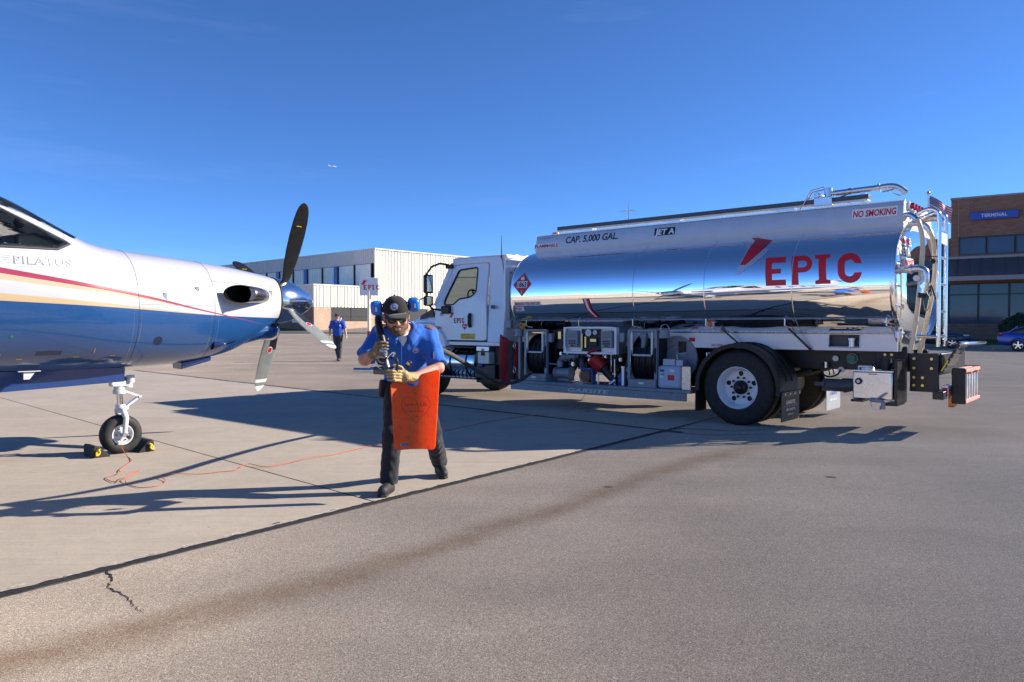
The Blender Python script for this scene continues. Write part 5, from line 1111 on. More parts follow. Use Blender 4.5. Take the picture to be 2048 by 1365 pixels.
P('pressure_gauge', MB().cyl((-1.10, .47, .95), (-1.10, .50, .95), .04, n=18).cyl((-1.18, .47, .80), (-1.18, .52, .80), .04, n=18), 'dial'); P('filter_bowl', MB().cyl((-.98, .52, .90), (-.98, .52, .82), .035, n=12), 'stainless')
P('green_control', MB().cyl((-1.32, .47, .955), (-1.32, .55, .955), .055, n=18), 'green_plastic'); P('control_ring', MB().cyl((-1.32, .46, .955), (-1.32, .50, .955), .075, n=20), 'grey_paint')
P('air_hose', MB().tube(spl([(-.93, .53, .88), (-.93, .55, .76), (-1.02, .56, .70), (-1.14, .56, .73), (-1.18, .53, .80)], 5), .012, 8), 'black_hose')
P('drain_pump', MB().cyl((-1.02, .72, .60), (-1.28, .72, .60), .085, n=18).cyl((-1.28, .72, .60), (-1.42, .72, .62), .10, .08, n=18).box(-1.06, -.93, .79, .83, .59, .64), 'dark_grey_paint')
rk = E('rack')
for y in (.50, .05): P('rack_hook', MB().bar((-2.5, y, .80), (-2.72, y, .82), .03, .03).bar((-2.72, y, .82), (-2.72, y, .95), .03, .03).bar((-2.5, y, .78), (-2.5, y, 1.0), .03, .03), 'orange_paint', rk)
P('tow_hook', MB().box(-2.50, -2.44, .26, .34, .36, .52).box(-2.50, -2.44, .12, .20, .38, .52).box(-2.50, -2.44, .12, .34, .36, .385), 'orange_paint', rk)

# things carried by the truck that lift off
TM = Matrix.Translation((3.94, 11.41, 0)) @ Matrix.Rotation(math.atan2(.65, -.76), 4, 'Z')
sl = thing('step_ladder', 'folded step ladder with pink rails hung across the tail of the truck', 'ladder', TM @ Vector((-2.56, .1, .44)), math.atan2(.65, -.76)); sl.scale = (1, 1, .88)
for x in (0, .09): 
    for z in (0, .43): MB().box(-.09 + x - .03, -.09 + x + .03, -.48, .48, z, z + .05).build('rail', 'pink_paint', sl, bevel=.004)
for y in (-.40, -.22, -.04, .14, .30): MB().box(-.10, -.05, y - .03, y + .03, .051, .429).build('step', 'aluminium', sl, bevel=.004)
MB().box(-.11, .04, .43, .492, -.012, .495).build('top_cap', 'black_plastic', sl, bevel=.01)
MB().box(-.12, .06, -.492, -.48, -.01, .06).box(-.12, .06, -.492, -.48, .42, .49).build('foot', 'black_plastic', sl)
can = thing('plastic_can', 'pale blue-grey plastic container with red label on the truck deck', 'container', TM @ Vector((1.1, .98, .452)), math.atan2(.65, -.76))
MB().box(-.20, .20, -.17, .17, 0, .345).build('body', 'plastic_can', can, bevel=.045); MB().cyl((.0, -.08, .345), (.0, -.08, .38), .035, n=14).build('cap', 'black_plastic', can)
decal('red_label', rect2d(-.02, .13, .09, .21), lambda a, b: (-a, .172, b), 'red_decal', can); decal('blue_label', rect2d(-.15, .25, -.08, .29), lambda a, b: (-a, .172, b), 'blue_decal', can); decal('white_label', rect2d(-.15, .16, -.09, .245), lambda a, b: (-a, .172, b), 'white_decal', can); decal('white_label', rect2d(.02, .255, .09, .295), lambda a, b: (-a, .172, b), 'white_decal', can)
t = text2d('NSF', .03, .02); decal('label_lettering', shift2d(t, -.148, .2), lambda a, b: (-a, .174, b), 'black_decal', can)
fx = thing('extinguisher_pot', 'red capped canister tilted in its stand under the instrument cabinet', 'canister', TM @ Vector((2.44, 1.02, .74)), math.atan2(.65, -.76))
MB().cyl((.10, .06, .14), (-.05, -.02, -.02), .115, n=24).build('cap', 'red_plastic', fx, bevel=.012); MB().tube([(.16, .10, .17), (.11, .12, .24), (-.02, .12, .26)], .022, 8).build('lever', 'red_plastic', fx); MB().cyl((.11, .10, .15), (.14, .14, .18), .03, n=12).build('fitting', 'chrome', fx)
# ================================================================== aeroplane (local: x forward, -y = starboard = towards the camera)
APA = math.atan2(.738, .675)
AP = thing('airplane', 'white and metallic blue single propeller airplane with red pinstripe, nose wheel chocked', 'airplane', (-4.29, 8.2, 0), APA)
STA = [(1.80, 2.005, 1.42, .295), (1.66, 2.035, 1.32, .345), (1.48, 2.065, 1.22, .41), (1.14, 2.115, 1.07, .515), (.58, 2.17, .97, .615), (0.0, 2.215, .94, .69), (-.36, 2.27, .935, .735), (-.60, 2.38, .935, .76), (-1.09, 2.635, .94, .80),
       (-1.5, 2.77, .945, .825), (-2.2, 2.83, .95, .84), (-4, 2.85, .95, .85), (-6, 2.84, .97, .84), (-7.5, 2.80, 1.12, .72), (-9, 2.70, 1.48, .50), (-10.5, 2.60, 1.86, .28), (-11.9, 2.50, 2.2, .08)]
_sx = [s[0] for s in STA][::-1]
def sta(x):
    out = []
    for k in (1, 2, 3):
        ys_ = [s[k] for s in STA][::-1]; i = int(np.clip(np.searchsorted(_sx, x) - 1, 0, len(_sx) - 2)); x0, x1 = _sx[i], _sx[i + 1]; t = (x - x0) / (x1 - x0)
        m0 = (ys_[i + 1] - ys_[max(i - 1, 0)]) / (x1 - _sx[max(i - 1, 0)]); m1 = (ys_[min(i + 2, len(_sx) - 1)] - ys_[i]) / (_sx[min(i + 2, len(_sx) - 1)] - x0); h = x1 - x0
        t = min(max(t, 0), 1); out.append((2 * t ** 3 - 3 * t ** 2 + 1) * ys_[i] + (t ** 3 - 2 * t ** 2 + t) * h * m0 + (-2 * t ** 3 + 3 * t ** 2) * ys_[i + 1] + (t ** 3 - t ** 2) * h * m1)
    return out
NF = 2.2
def fpt(x, th, off=0.):                       # th: degrees from the top, positive to starboard
    zt, zb, hw = sta(x); c, s = math.cos(R(th)), math.sin(R(th)); zc = (zt + zb) / 2; h = (zt - zb) / 2
    return Vector((x, -(hw + off) * math.copysign(abs(s) ** (2 / NF), s), zc + (h + off) * math.copysign(abs(c) ** (2 / NF), c)))
def fy(x, z):
    zt, zb, hw = sta(x); zc = (zt + zb) / 2; h = (zt - zb) / 2; t = min(1, abs(z - zc) / h); return hw * (1 - t ** NF) ** (1 / NF)
fs = lambda off: (lambda a, b: (a, -fy(a, b) - off, b))
fp_ = lambda off: (lambda a, b: (-a, fy(-a, b) + off, b))
def livery():
    nt, b, oc = newmat('livery'); s = nd(nt, 'ShaderNodeSeparateXYZ'); lk(nt, oc, s.inputs[0]); x, z = s.outputs[0], s.outputs[2]
    xn = rng(nt, x, -12, 2); X = lambda v: (v + 12) / 14
    def cv(pts): return curve(nt, xn, [(X(a), c / 3) for a, c in pts])
    zz = mth(nt, 'DIVIDE', z, 3.0)
    blue = cv([(-12, 2.35), (-9, 2.0), (-6, 1.78), (-3, 1.68), (-1.28, 1.625), (-.19, 1.578), (.66, 1.525), (1.2, 1.505), (2, 1.495)])
    d = mth(nt, 'MULTIPLY', mth(nt, 'SUBTRACT', zz, blue), 3.0)
    inb = mth(nt, 'LESS_THAN', d, 0); tw = rng(nt, x, -1.3, .75, .068, .0)
    tan = mth(nt, 'MULTIPLY', mth(nt, 'GREATER_THAN', d, 0), mth(nt, 'LESS_THAN', d, tw))
    red = cv([(-12, 2.6), (-9, 2.5), (-6, 2.38), (-3, 2.14), (-1.28, 1.895), (-.18, 1.735), (.78, 1.545), (1.53, 1.415), (2, 1.34)])
    e = mth(nt, 'MULTIPLY', mth(nt, 'SUBTRACT', zz, red), 3.0); rw = rng(nt, x, -1.3, 1.56, .026, .0)
    inr = mth(nt, 'LESS_THAN', mth(nt, 'ABSOLUTE', e), rw)
    t2 = rng(nt, x, -1.3, .9, .10, .0); tan2 = mth(nt, 'MULTIPLY', mth(nt, 'LESS_THAN', e, 0), mth(nt, 'GREATER_THAN', mth(nt, 'ADD', e, t2), mth(nt, 'MULTIPLY', rng(nt, x, -1.3, .9, 1, 0), .018)))
    n = noi(nt, oc, 2.5, 5); fl = noi(nt, oc, 260, 2)
    blu = mixc(nt, rng(nt, fl, .35, .65), (.008, .045, .15), (.018, .090, .27))
    c = mixc(nt, inb, mixc(nt, rng(nt, n, .3, .7), (.455, .465, .49), (.50, .51, .535)), blu)
    c = mixc(nt, tan, c, (.50, .37, .215)); c = mixc(nt, tan2, c, (.50, .38, .23)); c = mixc(nt, inr, c, (.30, .022, .04))
    lk(nt, c, b.inputs['Base Color']); b.inputs['Roughness'].default_value = .22; b.inputs['Coat Weight'].default_value = .8; b.inputs['Coat Roughness'].default_value = .04
livery()
M('blade_black', (.013, .013, .014), .45, 0, var=(14, .35), bump=(90, .1)); M('blue_gloss', (.012, .045, .17), .18, 0, coat=.7); M('livery_white', (.48, .49, .515), .22, coat=.8)
M('matte_black', (.004, .004, .004), .9, spec=.1)  # matte near-black for the inner surface of the exhaust
M('airframe_white', (.56, .57, .58), .3, 0, var=(9, .06)); M('exhaust_metal', (.34, .27, .24), .28, 1, var=(5, .3))
M('panel_line', (.05, .05, .06), .6); M('panel_line_pale', (.24, .25, .33), .6); M('canopy_glass', (.62, .72, .78), .0, 0, trans=1, ior=1.12, spec=.7); M('cockpit_dark', (.02, .022, .028), .7); M('cockpit_trim', (.20, .17, .13), .7)
def blade_grey():
    nt, b, oc = newmat('blade_grey'); s = nd(nt, 'ShaderNodeSeparateXYZ'); lk(nt, oc, s.inputs[0]); r_, x_ = s.outputs[2], s.outputs[0]
    band = mth(nt, 'ADD', mth(nt, 'MULTIPLY', mth(nt, 'GREATER_THAN', r_, 1.14), mth(nt, 'LESS_THAN', r_, 1.19)), mth(nt, 'GREATER_THAN', r_, 1.24))
    boot = mth(nt, 'MULTIPLY', mth(nt, 'GREATER_THAN', x_, -.004), mth(nt, 'LESS_THAN', r_, .70))
    c = mixc(nt, band, mixc(nt, rng(nt, noi(nt, oc, 9, 5), .3, .7), (.19, .21, .20), (.25, .27, .26)), (.78, .78, .78)); c = mixc(nt, boot, c, (.014, .014, .015))
    lk(nt, c, b.inputs['Base Color']); b.inputs['Roughness'].default_value = .4
blade_grey()
# fuselage skin
xs_ = [1.80, 1.77] + [1.7 - .1 * k for k in range(0, 21)] + [-.40 - .025 * k for k in range(0, 56)] + [-1.8 - .4 * k for k in range(0, 25)] + [-11.9]
m = MB(); m.loft([[fpt(x, 360 * k / 144) for k in range(144)] for x in xs_])
SWIN = [(-1.62, 2.10), (-.80, 2.125), (-.66, 2.195), (-.70, 2.225), (-1.30, 2.515), (-1.62, 2.60)]
def inside(p, poly):
    r = False
    for i in range(len(poly)):
        (x0, y0), (x1, y1) = poly[i - 1], poly[i]
        if (y0 > p[1]) != (y1 > p[1]) and p[0] < (x1 - x0) * (p[1] - y0) / (y1 - y0) + x0: r = not r
    return r
def wsx(x, th):                                    # inside a windscreen pane?
    i = (-.45 - x) / .92; j = (abs(th) - 2.5) / (30 + 8 * max(0, min(1, i))); return .03 < j < .97 and x < -.46 - .12 * j * j * (1 - max(0, i)) and i < .99
def opening(v):
    x, y, z = v
    if not -1.65 < x < -.4 or z < 2.0: return False
    if inside((x, z), SWIN): return True
    zt, zb, hw = sta(x); zc = (zt + zb) / 2; s_ = math.copysign(min(1, abs(y) / hw) ** (NF / 2), -y); c_ = math.copysign(min(1, abs(z - zc) / ((zt - zb) / 2)) ** (NF / 2), z - zc); return wsx(x, math.degrees(math.atan2(s_, c_)))
ok = [opening(v) for v in m.v]; m.f = [f for f in m.f if len(f) > 4 or not all(ok[i] for i in f)]
fus = m.build('fuselage', 'livery', AP, angle=70)
MB().tube([fpt(1.80, 360 * k / 56) for k in range(56)], .012, 8, closed=True).build('cowl_lip', 'black_plastic', fus)
for x, a0, a1, mt in ((-.06, -110, 180, 'panel_line'), (.80, -60, 180, 'panel_line')):
    MB().tube([fpt(x + .10 * math.sin(R(max(0, 90 - abs(t - 20)))) * 0, t, .0005) for t in range(a0, a1 + 1, 4)], .0022, 5).build('panel_seam', mt, fus)
MB().tube([Vector(fs(.0005)(.80 + .9 * k / 12, 1.90 - .02 * k / 12)) for k in range(13)], .002, 5).build('panel_seam', 'panel_line', fus)
MB().tube([Vector(fs(.0005)(-.04 + .82 * k / 12, 1.62 + .0 * k)) for k in range(13)], .002, 5).build('panel_seam', 'panel_line_pale', fus)
# flight-deck glazing
def patch(name, poly, fn, mat, cut=.05, par=fus): return decal(name, poly2d([poly]), fn, mat, par, cut=cut)
sw = [(-1.62, 2.10), (-.80, 2.125), (-.66, 2.195), (-.70, 2.225), (-1.30, 2.515), (-1.62, 2.60)]
def gasket(loop, fn, w=.012): return MB().tube([Vector(fn(*p)) for p in loop], w, 6, closed=True).build('window_gasket', 'panel_line', fus)
def dense(poly, n=8): return [(p[0] + (q[0] - p[0]) * k / n, p[1] + (q[1] - p[1]) * k / n) for p, q in zip(poly, poly[1:] + poly[:1]) for k in range(n)]
def shrink(poly, w):
    out = []
    for i in range(len(poly)):
        a, b, c = Vector(poly[i - 1]), Vector(poly[i]), Vector(poly[(i + 1) % len(poly)]); n0 = Vector((-(b - a).y, (b - a).x)).normalized(); n1 = Vector((-(c - b).y, (c - b).x)).normalized(); n = (n0 + n1).normalized(); out.append(tuple(b + n * (w / max(.35, n.dot(n0)))))
    return out
decal('window_frame', poly2d([SWIN, shrink(SWIN, .032)[::-1]]), fs(.004), 'cockpit_dark', fus, cut=.05)
gasket(dense(SWIN), fs(.0)); gasket([(-a, b) for a, b in dense(SWIN)], fp_(.0))
patch('side_window', sw, fs(.008), 'canopy_glass')
for s_ in (1, -1):
    q = MB(); NA, NB_ = 14, 8; vs = []
    for i in range(NA + 1):
        for j in range(NB_ + 1):
            x = -.45 - .92 * i / NA - .12 * (j / NB_) ** 2 * (1 - i / NA); th = 2.5 + (30 + 8 * i / NA) * j / NB_; vs.append(fpt(x, th * s_, .005))
    q.add(vs, [(i * (NB_ + 1) + j, i * (NB_ + 1) + j + 1, (i + 1) * (NB_ + 1) + j + 1, (i + 1) * (NB_ + 1) + j) for i in range(NA) for j in range(NB_)]); q.build('windshield', 'canopy_glass', fus)
MB().prism([(-.50, 1.95), (-.58, 2.16), (-.95, 2.27), (-1.12, 2.24), (-1.12, 1.9)], lambda a, b: (a, -.56, b), lambda a, b: (a, .56, b)).build('glareshield', 'cockpit_dark', fus, bevel=.03)
for y in (-.36, .36): MB().box(-1.75, -1.60, y - .2, y + .2, 1.6, 2.35).box(-1.73, -1.62, y - .11, y + .11, 2.36, 2.52).build('pilot_seat', 'cockpit_trim', fus, bevel=.04); MB().tube([(-1.22, y - .12, 2.2), (-1.26, y - .12, 2.12), (-1.26, y + .12, 2.12), (-1.22, y + .12, 2.2)], .014, 8).build('control_yoke', 'cockpit_dark', fus)
MB().box(-1.7, -1.36, -.78, .78, 1.5, 1.55).build('cockpit_floor', 'cockpit_dark', fus); MB().ball((-.98, 0, 2.36), .05).build('compass', 'cockpit_dark', fus)
m = MB(); m.loft([[fpt(x, 360 * k / 40, -.03) for k in range(40)] for x in (-1.72, -2.4)]); m.build('cabin_bulkhead', 'cockpit_trim', fus)
patch('port_window', [(-a, b) for a, b in sw], fp_(.008), 'canopy_glass')
for k in range(4):
    x = -2.9 - 1.05 * k
    patch('cabin_window', circ(x, 2.22, .17, 20, .23), fs(.006), 'dark_glass'); patch('cabin_window', circ(-x, 2.22, .17, 20, .23), fp_(.006), 'dark_glass')
# maker's lettering: outlined capitals between two wing motifs
t = text2d('PILATUS', .072, .03, 0, 1.12, 1.12); k_ = .50 / t[2]; o_ = -1.185
t2_ = text2d('PILATUS', .072, -.012, 0, 1.12, 1.12)
decal('maker_lettering', ([(a * k_ + o_, b + 1.965 - .0) for a, b in t[0]], t[1]), fs(.003), 'panel_line_pale', fus, cut=.08)
decal('maker_lettering_fill', ([(a * (.485 / t2_[2]) + o_ + .0075, b * .95 + 1.967) for a, b in t2_[0]], t2_[1]), fs(.006), 'livery_white', fus, cut=.08)
for k in range(4):
    patch('wing_motif', [(-1.305 + .02 * k, 2.032 - .02 * k), (-1.205, 2.032 - .02 * k), (-1.205, 2.035 - .02 * k), (-1.307 + .02 * k, 2.035 - .02 * k)], fs(.003), 'panel_line_pale', 0)
    patch('wing_motif', [(-.675, 2.037 - .02 * k), (-.58 - .02 * k, 2.037 - .02 * k), (-.578 - .02 * k, 2.04 - .02 * k), (-.675, 2.04 - .02 * k)], fs(.003), 'panel_line_pale', 0)
# vents, grille, latches, duct
patch('round_vent', circ(.17, 1.24, .045, 20), fs(.003), 'black_plastic')
for k in range(4): patch('vent_louvre', [(.135 + .02 * k, 1.205), (.141 + .02 * k, 1.205), (.141 + .02 * k, 1.275), (.135 + .02 * k, 1.275)], fs(.006), 'blue_gloss', 0)
for k in range(11): patch('grille_slot', [(-.955 + .020 * k, 1.115), (-.945 + .020 * k, 1.112), (-.937 + .020 * k, 1.155), (-.947 + .020 * k, 1.158)], fs(.003), 'black_plastic', 0)
for a, b, w_, h_ in ((-1.25, 1.10, .01, .04), (-1.1, 1.08, .05, .008), (-.45, 1.13, .009, .045), (-.62, 1.09, .05, .007), (-.28, 1.095, .05, .007)): patch('latch', [(a, b), (a + w_, b), (a + w_, b + h_), (a, b + h_)], fs(.004), 'brass', 0)
patch('indicator', circ(-1.18, 1.30, .014, 12), fs(.004), 'green_plastic', 0)
for k in range(12): patch('rivet', circ(-.03 - .001 * k, 1.50 - .026 * k, .004, 8), fs(.002), 'chrome', 0)
for k in range(9): patch('fastener', circ(-.20 - .035 * k, 2.195 - .012 * k + .0 * k, .004, 8), fs(.002), 'panel_line_pale', 0)
for k in range(7): patch('fastener', circ(-1.3 + .07 * k, 2.065, .004, 8), fs(.002), 'panel_line_pale', 0)
for x in (.22, .60, 1.62): MB().box(-.018, .018, -.003, .003, -.05, .05).build('latch_pair', 'panel_line_pale', fus).matrix_local = Matrix.Translation(Vector(fs(-.001)(x, 1.70 if x < .5 else 1.78)))
m = MB()
for x0, z0, x1, z1, n in ((.76, 2.05, .76, 1.15, 34), (.85, 2.05, .85, 1.2, 34), (-.11, 2.15, -.11, 1.0, 44), (.84, 1.93, 1.7, 1.91, 26), (.84, 1.87, 1.7, 1.85, 26), (-1.5, 1.03, -.1, 1.03, 50), (0, 1.02, .72, 1.03, 26), (-.02, 2.0, -.02, 1.6, 16)):
    for k in range(n):
        x, z = x0 + (x1 - x0) * k / (n - 1), z0 + (z1 - z0) * k / (n - 1); zt, zb, hw = sta(x)
        if zb + .02 < z < zt - .02:
            c0 = Vector(fs(.0012)(x, z)); m.add([c0 + Vector((.0032 * math.cos(q), 0, .0032 * math.sin(q))) for q in [math.pi / 3 * j_ for j_ in range(6)]], [tuple(range(6))])
fo_ = m.build('fasteners', 'panel_line_pale', fus, smooth=False); fo_['kind'] = 'stuff'
# air scoops on the cowl: recessed wedge with a lip
for pts in ([(.84, 1.13), (.84, 1.215), (1.14, 1.225), (1.14, 1.222)],): patch('scoop_recess', pts, fs(.003), 'black_plastic', .03)
m = MB(); m.add([fs(.0)(.84, 1.125), fs(.045)(.84, 1.13), fs(.004)(1.15, 1.222), fs(.045)(.84, 1.17), fs(.0)(.84, 1.22)], [(0, 1, 2), (1, 3, 2), (3, 4, 2)]); m.build('scoop', 'blue_gloss', fus, solid=.004)
m = MB(); m.loft([[Vector((.62, y, z)) for y, z in ((-.14, .98), (.14, .98), (.11, .90), (-.11, .90))], [Vector((.95, y, z)) for y, z in ((-.17, 1.04), (.17, 1.04), (.16, .99), (-.16, .99))]]); m.build('oil_cooler_duct', 'blue_gloss', fus, bevel=.01)
m = MB(); m.loft([[Vector((1.78, .24 * math.cos(a), 1.33 + .10 * math.sin(a))) for a in [2 * math.pi * k / 20 for k in range(20)]], [Vector((1.60, .27 * math.cos(a), 1.34 + .12 * math.sin(a))) for a in [2 * math.pi * k / 20 for k in range(20)]], [Vector((1.3, .26 * math.cos(a), 1.27 + .12 * math.sin(a))) for a in [2 * math.pi * k / 20 for k in range(20)]]], caps=False); m.build('chin_inlet', 'livery', fus)
MB().tube([(1.78, .24 * math.cos(a), 1.33 + .10 * math.sin(a)) for a in [2 * math.pi * k / 24 for k in range(24)]], .018, 8, closed=True).build('inlet_lip', 'chrome', fus); MB().box(1.45, 1.6, -.2, .2, 1.27, 1.39).build('inlet_throat', 'black_plastic', fus)
MB().prism([(-1.0, .93), (-.90, .93), (-.95, .86), (-1.0, .86)], lambda a, b: (a, -.33, b + .02), lambda a, b: (a, -.335, b + .02)).box(-1.05, -.86, -.36, -.31, .955, .962).build('blade_antenna', 'airframe_white', fus)
# exhaust stacks
for s_ in (-1, 1):
    path = spl([(1.50, .36 * s_, 1.76), (1.36, .50 * s_, 1.762), (1.20, .61 * s_, 1.762), (1.04, .69 * s_, 1.76)], 5); rr = [.085 + .022 * i / (len(path) - 1) for i in range(len(path))]
    def oval(path, rr, zs=.95):
        rings = []
        for i, p in enumerate(path):
            t = (path[min(i + 1, len(path) - 1)] - path[max(i - 1, 0)]).normalized(); a = Vector((0, 0, 1)); b = t.cross(a).normalized(); rings.append([p + a * (rr[i] * zs * math.sin(q)) + b * (rr[i] * .95 * math.cos(q)) for q in [2 * math.pi * k / 24 for k in range(24)]])
        return rings
    rings_ = oval(path, rr); last = path[-1]
    for q_ in rings_[-1]: q_.x += (q_.y - last.y) * 1.0 * s_ * 1.25
    for q_ in rings_[-2]: q_.x += (q_.y - path[-2].y) * .5 * s_ * 1.25
    ex = MB().loft(rings_, caps=False).build('exhaust_stack', 'exhaust_metal', AP, solid=.006)
    MB().loft(oval(path[:-7], [r * .93 for r in rr[:-7]])).build('exhaust_bore', 'matte_black', ex)
    MB().loft([[last + (q_ - last) * .97 for q_ in rings_[-1]], [path[-2] + (q_ - path[-2]) * .95 for q_ in rings_[-2]], [path[-3] + (q_ - path[-3]) * .94 for q_ in rings_[-3]]] + [[path[q] + (v_ - path[q]) * .94 for v_ in rings_[q]] for q in range(-4, -9, -1)], caps=False).build('exhaust_liner', 'matte_black', ex)
    b_ = [fpt(1.48 + .16 * math.cos(q), (62 + 10 * math.sin(q)) * -s_, .003) for q in [2 * math.pi * k / 24 for k in range(24)]]
# spinner and propeller
PX, PZ = 1.815, 1.715
sp2 = MB(); sp2.lathe([(.285, 0), (.288, .02), (.285, .10), (.268, .20), (.235, .30), (.19, .39), (.135, .49), (.075, .56), (.028, .60), (.001, .61)], (PX, 0, PZ), (1, 0, 0), 44); spin = sp2.build('spinner', 'chrome', AP, angle=60)
def blade_mesh():
    st = [(.16, .07, .065, .0), (.24, .08, .06, 0), (.34, .125, .038, 0), (.50, .175, .026, 0), (.70, .205, .02, 0), (.90, .21, .016, 0), (1.08, .195, .012, 0), (1.20, .165, .010, 0), (1.27, .125, .008, 0), (1.31, .075, .006, 0), (1.325, .02, .004, 0)]
    rings = []
    for r_, c, t_, _ in st:
        tw = R(8 - 16 * (r_ / 1.33)); ring = []
        for k in range(20):
            a = 2 * math.pi * k / 20; u = c / 2 * math.cos(a) ; v = t_ / 2 * math.sin(a) * (1.25 - .4 * math.cos(a) * -1 if False else 1)
            if r_ > .3: u += c * .04
            ring.append(Vector((u * math.cos(tw) - v * math.sin(tw), u * math.sin(tw) + v * math.cos(tw), r_)))
        rings.append(ring)
    return MB().loft(rings)
first = None
for k, ang in enumerate((26, 116, 206, 296)):
    if first is None:
        o = blade_mesh().build('propeller_blade', 'blade_black', AP, angle=60); first = o; o.data.materials.append(MATS['blade_grey'])
        for p in o.data.polygons:
            if p.normal.y > .05: p.material_index = 1
        cf = MB().cyl((0, 0, .10), (0, 0, .23), .068, .058, n=20).build('blade_cuff', 'black_plastic', o)
        tick = MB().box(-.035, .035, -.012, -.0085, 1.02, 1.026).build('blade_mark', 'yellow_decal', o)
        em = decal('blade_emblem', poly2d([circ(.02, .70, .036, 20, .05)]), lambda a, b: (a, .0135 - .0 * b, b), 'white_decal', o); em2 = decal('blade_emblem_core', poly2d([circ(.02, .70, .028, 20, .04)]), lambda a, b: (a, .0142, b), 'red_decal', o)
        em.location.y = -.0008
    else: o = copy_tree(first, AP)
    o.location = (PX + .13, 0, PZ); o.rotation_euler = (R(ang), 0, 0)
# nose gear
ng = E('nose_gear', AP)
P('strut', MB().cyl((-.02, 0, .98), (-.01, 0, .70), .055, n=16).cyl((-.01, 0, .70), (-.01, 0, .655), .065, n=16).box(-.10, .08, -.06, .06, .74, .80), 'airframe_white', ng, bevel=.006)
P('piston', MB().cyl((-.01, 0, .67), (0, 0, .50), .032, n=16), 'chrome', ng)
P('fork', MB().cyl((0, 0, .54), (0, 0, .45), .05, n=14).tube([(0, 0, .49), (.0, -.085, .47), (.02, -.105, .40), (.0, -.11, .215)], [.035, .034, .03, .024], 10).tube([(0, 0, .49), (.0, .085, .47), (.02, .105, .40), (.0, .11, .215)], [.035, .034, .03, .024], 10), 'airframe_white', ng)
P('torque_link', MB().bar((.03, 0, .69), (.20, 0, .615), .05, .022).bar((.20, 0, .615), (.04, 0, .50), .05, .022).cyl((.20, -.035, .615), (.20, .035, .615), .016, n=10).cyl((.05, -.05, .50), (.05, .05, .50), .022, n=10), 'airframe_white', ng)
P('steering_actuator', MB().cyl((.09, -.05, .78), (.09, -.05, .86), .04, n=12).cyl((.10, .05, .72), (.10, .05, .84), .05, n=12).cyl((-.1, -.05, .76), (-.1, -.05, .80), .025, n=10), 'airframe_white', ng)
m = MB(); m.lathe([(.10, -.055), (.125, -.072), (.16, -.08), (.195, -.066), (.212, -.035), (.2155, 0), (.212, .035), (.195, .066), (.16, .08), (.125, .072), (.10, .055)], (0, 0, .214), (0, 1, 0), 44); P('nose_tyre', m, 'rubber', ng, angle=60)
m = MB(); m.lathe([(.105, .06), (.112, .068), (.10, .066), (.085, .045), (.05, .04), (.045, .055), (.02, .058), (.001, .058)], (0, 0, .214), (0, -1, 0), 36); m.lathe([(.105, .06), (.112, .068), (.10, .066), (.085, .045), (.001, .045)], (0, 0, .214), (0, 1, 0), 36); P('nose_rim', m, 'airframe_white', ng, angle=45)
P('axle_nut', MB().cyl((0, -.135, .214), (0, .135, .214), .026, n=12), 'stainless', ng); P('cable_plug', MB().cyl((.03, -.12, .19), (.03, -.155, .185), .018, n=10), 'black_plastic', ng)
for k in range(6): P('wheel_bolt', MB().cyl((.066 * math.cos(k * 1.047), -.046, .214 + .066 * math.sin(k * 1.047)), (.066 * math.cos(k * 1.047), -.056, .214 + .066 * math.sin(k * 1.047)), .008, n=6), 'dark_grey_paint', ng)
for s_ in (-1, 1): P('gear_door', MB().prism([(-1.65, .955), (-.02, .955), (-.02, .80), (-1.65, .735)], lambda a, b: (a, .20 * s_ - (b - .95) * -.15 * s_, b), lambda a, b: (a, .185 * s_ - (b - .95) * -.15 * s_, b)), 'blue_gloss', AP, bevel=.004)
# wings
def airfoil(c, t, n=14):
    up = []; lo = []
    for k in range(n + 1):
        u = .5 * (1 - math.cos(math.pi * k / n)); y = 5 * t * (.2969 * math.sqrt(u) - .126 * u - .3516 * u * u + .2843 * u ** 3 - .1036 * u ** 4); up.append((-u * c, y * c)); lo.append((-u * c, -y * c * .8))
    return up + lo[1:-1][::-1]
for s_ in (-1, 1):
    secs = [(.0, -3.10, 2.35, 1.05, .15), (.8, -3.10, 2.3, 1.09, .15), (4.0, -3.2, 1.85, 1.48, .14), (7.6, -3.35, 1.25, 1.93, .12), (8.0, -3.5, 1.0, 2.02, .11), (8.15, -3.9, .55, 2.2, .1), (8.2, -4.2, .3, 2.42, .08)]
    P('wing', MB().loft([[Vector((xl + a, y * s_, z + b)) for a, b in airfoil(c, t_)] for y, xl, c, z, t_ in secs]), 'airframe_white', AP, angle=50)
    g = E('main_gear', AP); P('leg', MB().cyl((-3.6, 2.25 * s_, 1.2), (-3.7, 2.26 * s_, .35), .06, n=12).bar((-3.7, 2.26 * s_, .6), (-4.0, 2.26 * s_, .35), .05, .05), 'airframe_white', g)
    m = MB(); m.lathe([(.13, -.08), (.20, -.11), (.27, -.09), (.29, -.04), (.29, .04), (.27, .09), (.20, .11), (.13, .08)], (-3.9, 2.26 * s_, .29), (0, 1, 0), 32); P('tyre', m, 'rubber', g)
    P('hub', MB().cyl((-3.9, 2.26 * s_ - .08, .29), (-3.9, 2.26 * s_ + .08, .29), .135, n=24), 'airframe_white', g)
P('tail_fin', MB().loft([[Vector((xl + a, b, z)) for a, b in airfoil(c, .1)] for z, xl, c in ((2.5, -8.4, 3.2), (3.0, -9.6, 2.2), (4.2, -10.7, 1.6))]), 'airframe_white', AP, angle=50)
P('tailplane', MB().loft([[Vector((xl + a, y, 4.22 + b)) for a, b in airfoil(c, .1)] for y, xl, c in ((-2.6, -11.1, .75), (0, -10.6, 1.3), (2.6, -11.1, .75))]), 'airframe_white', AP, angle=50)

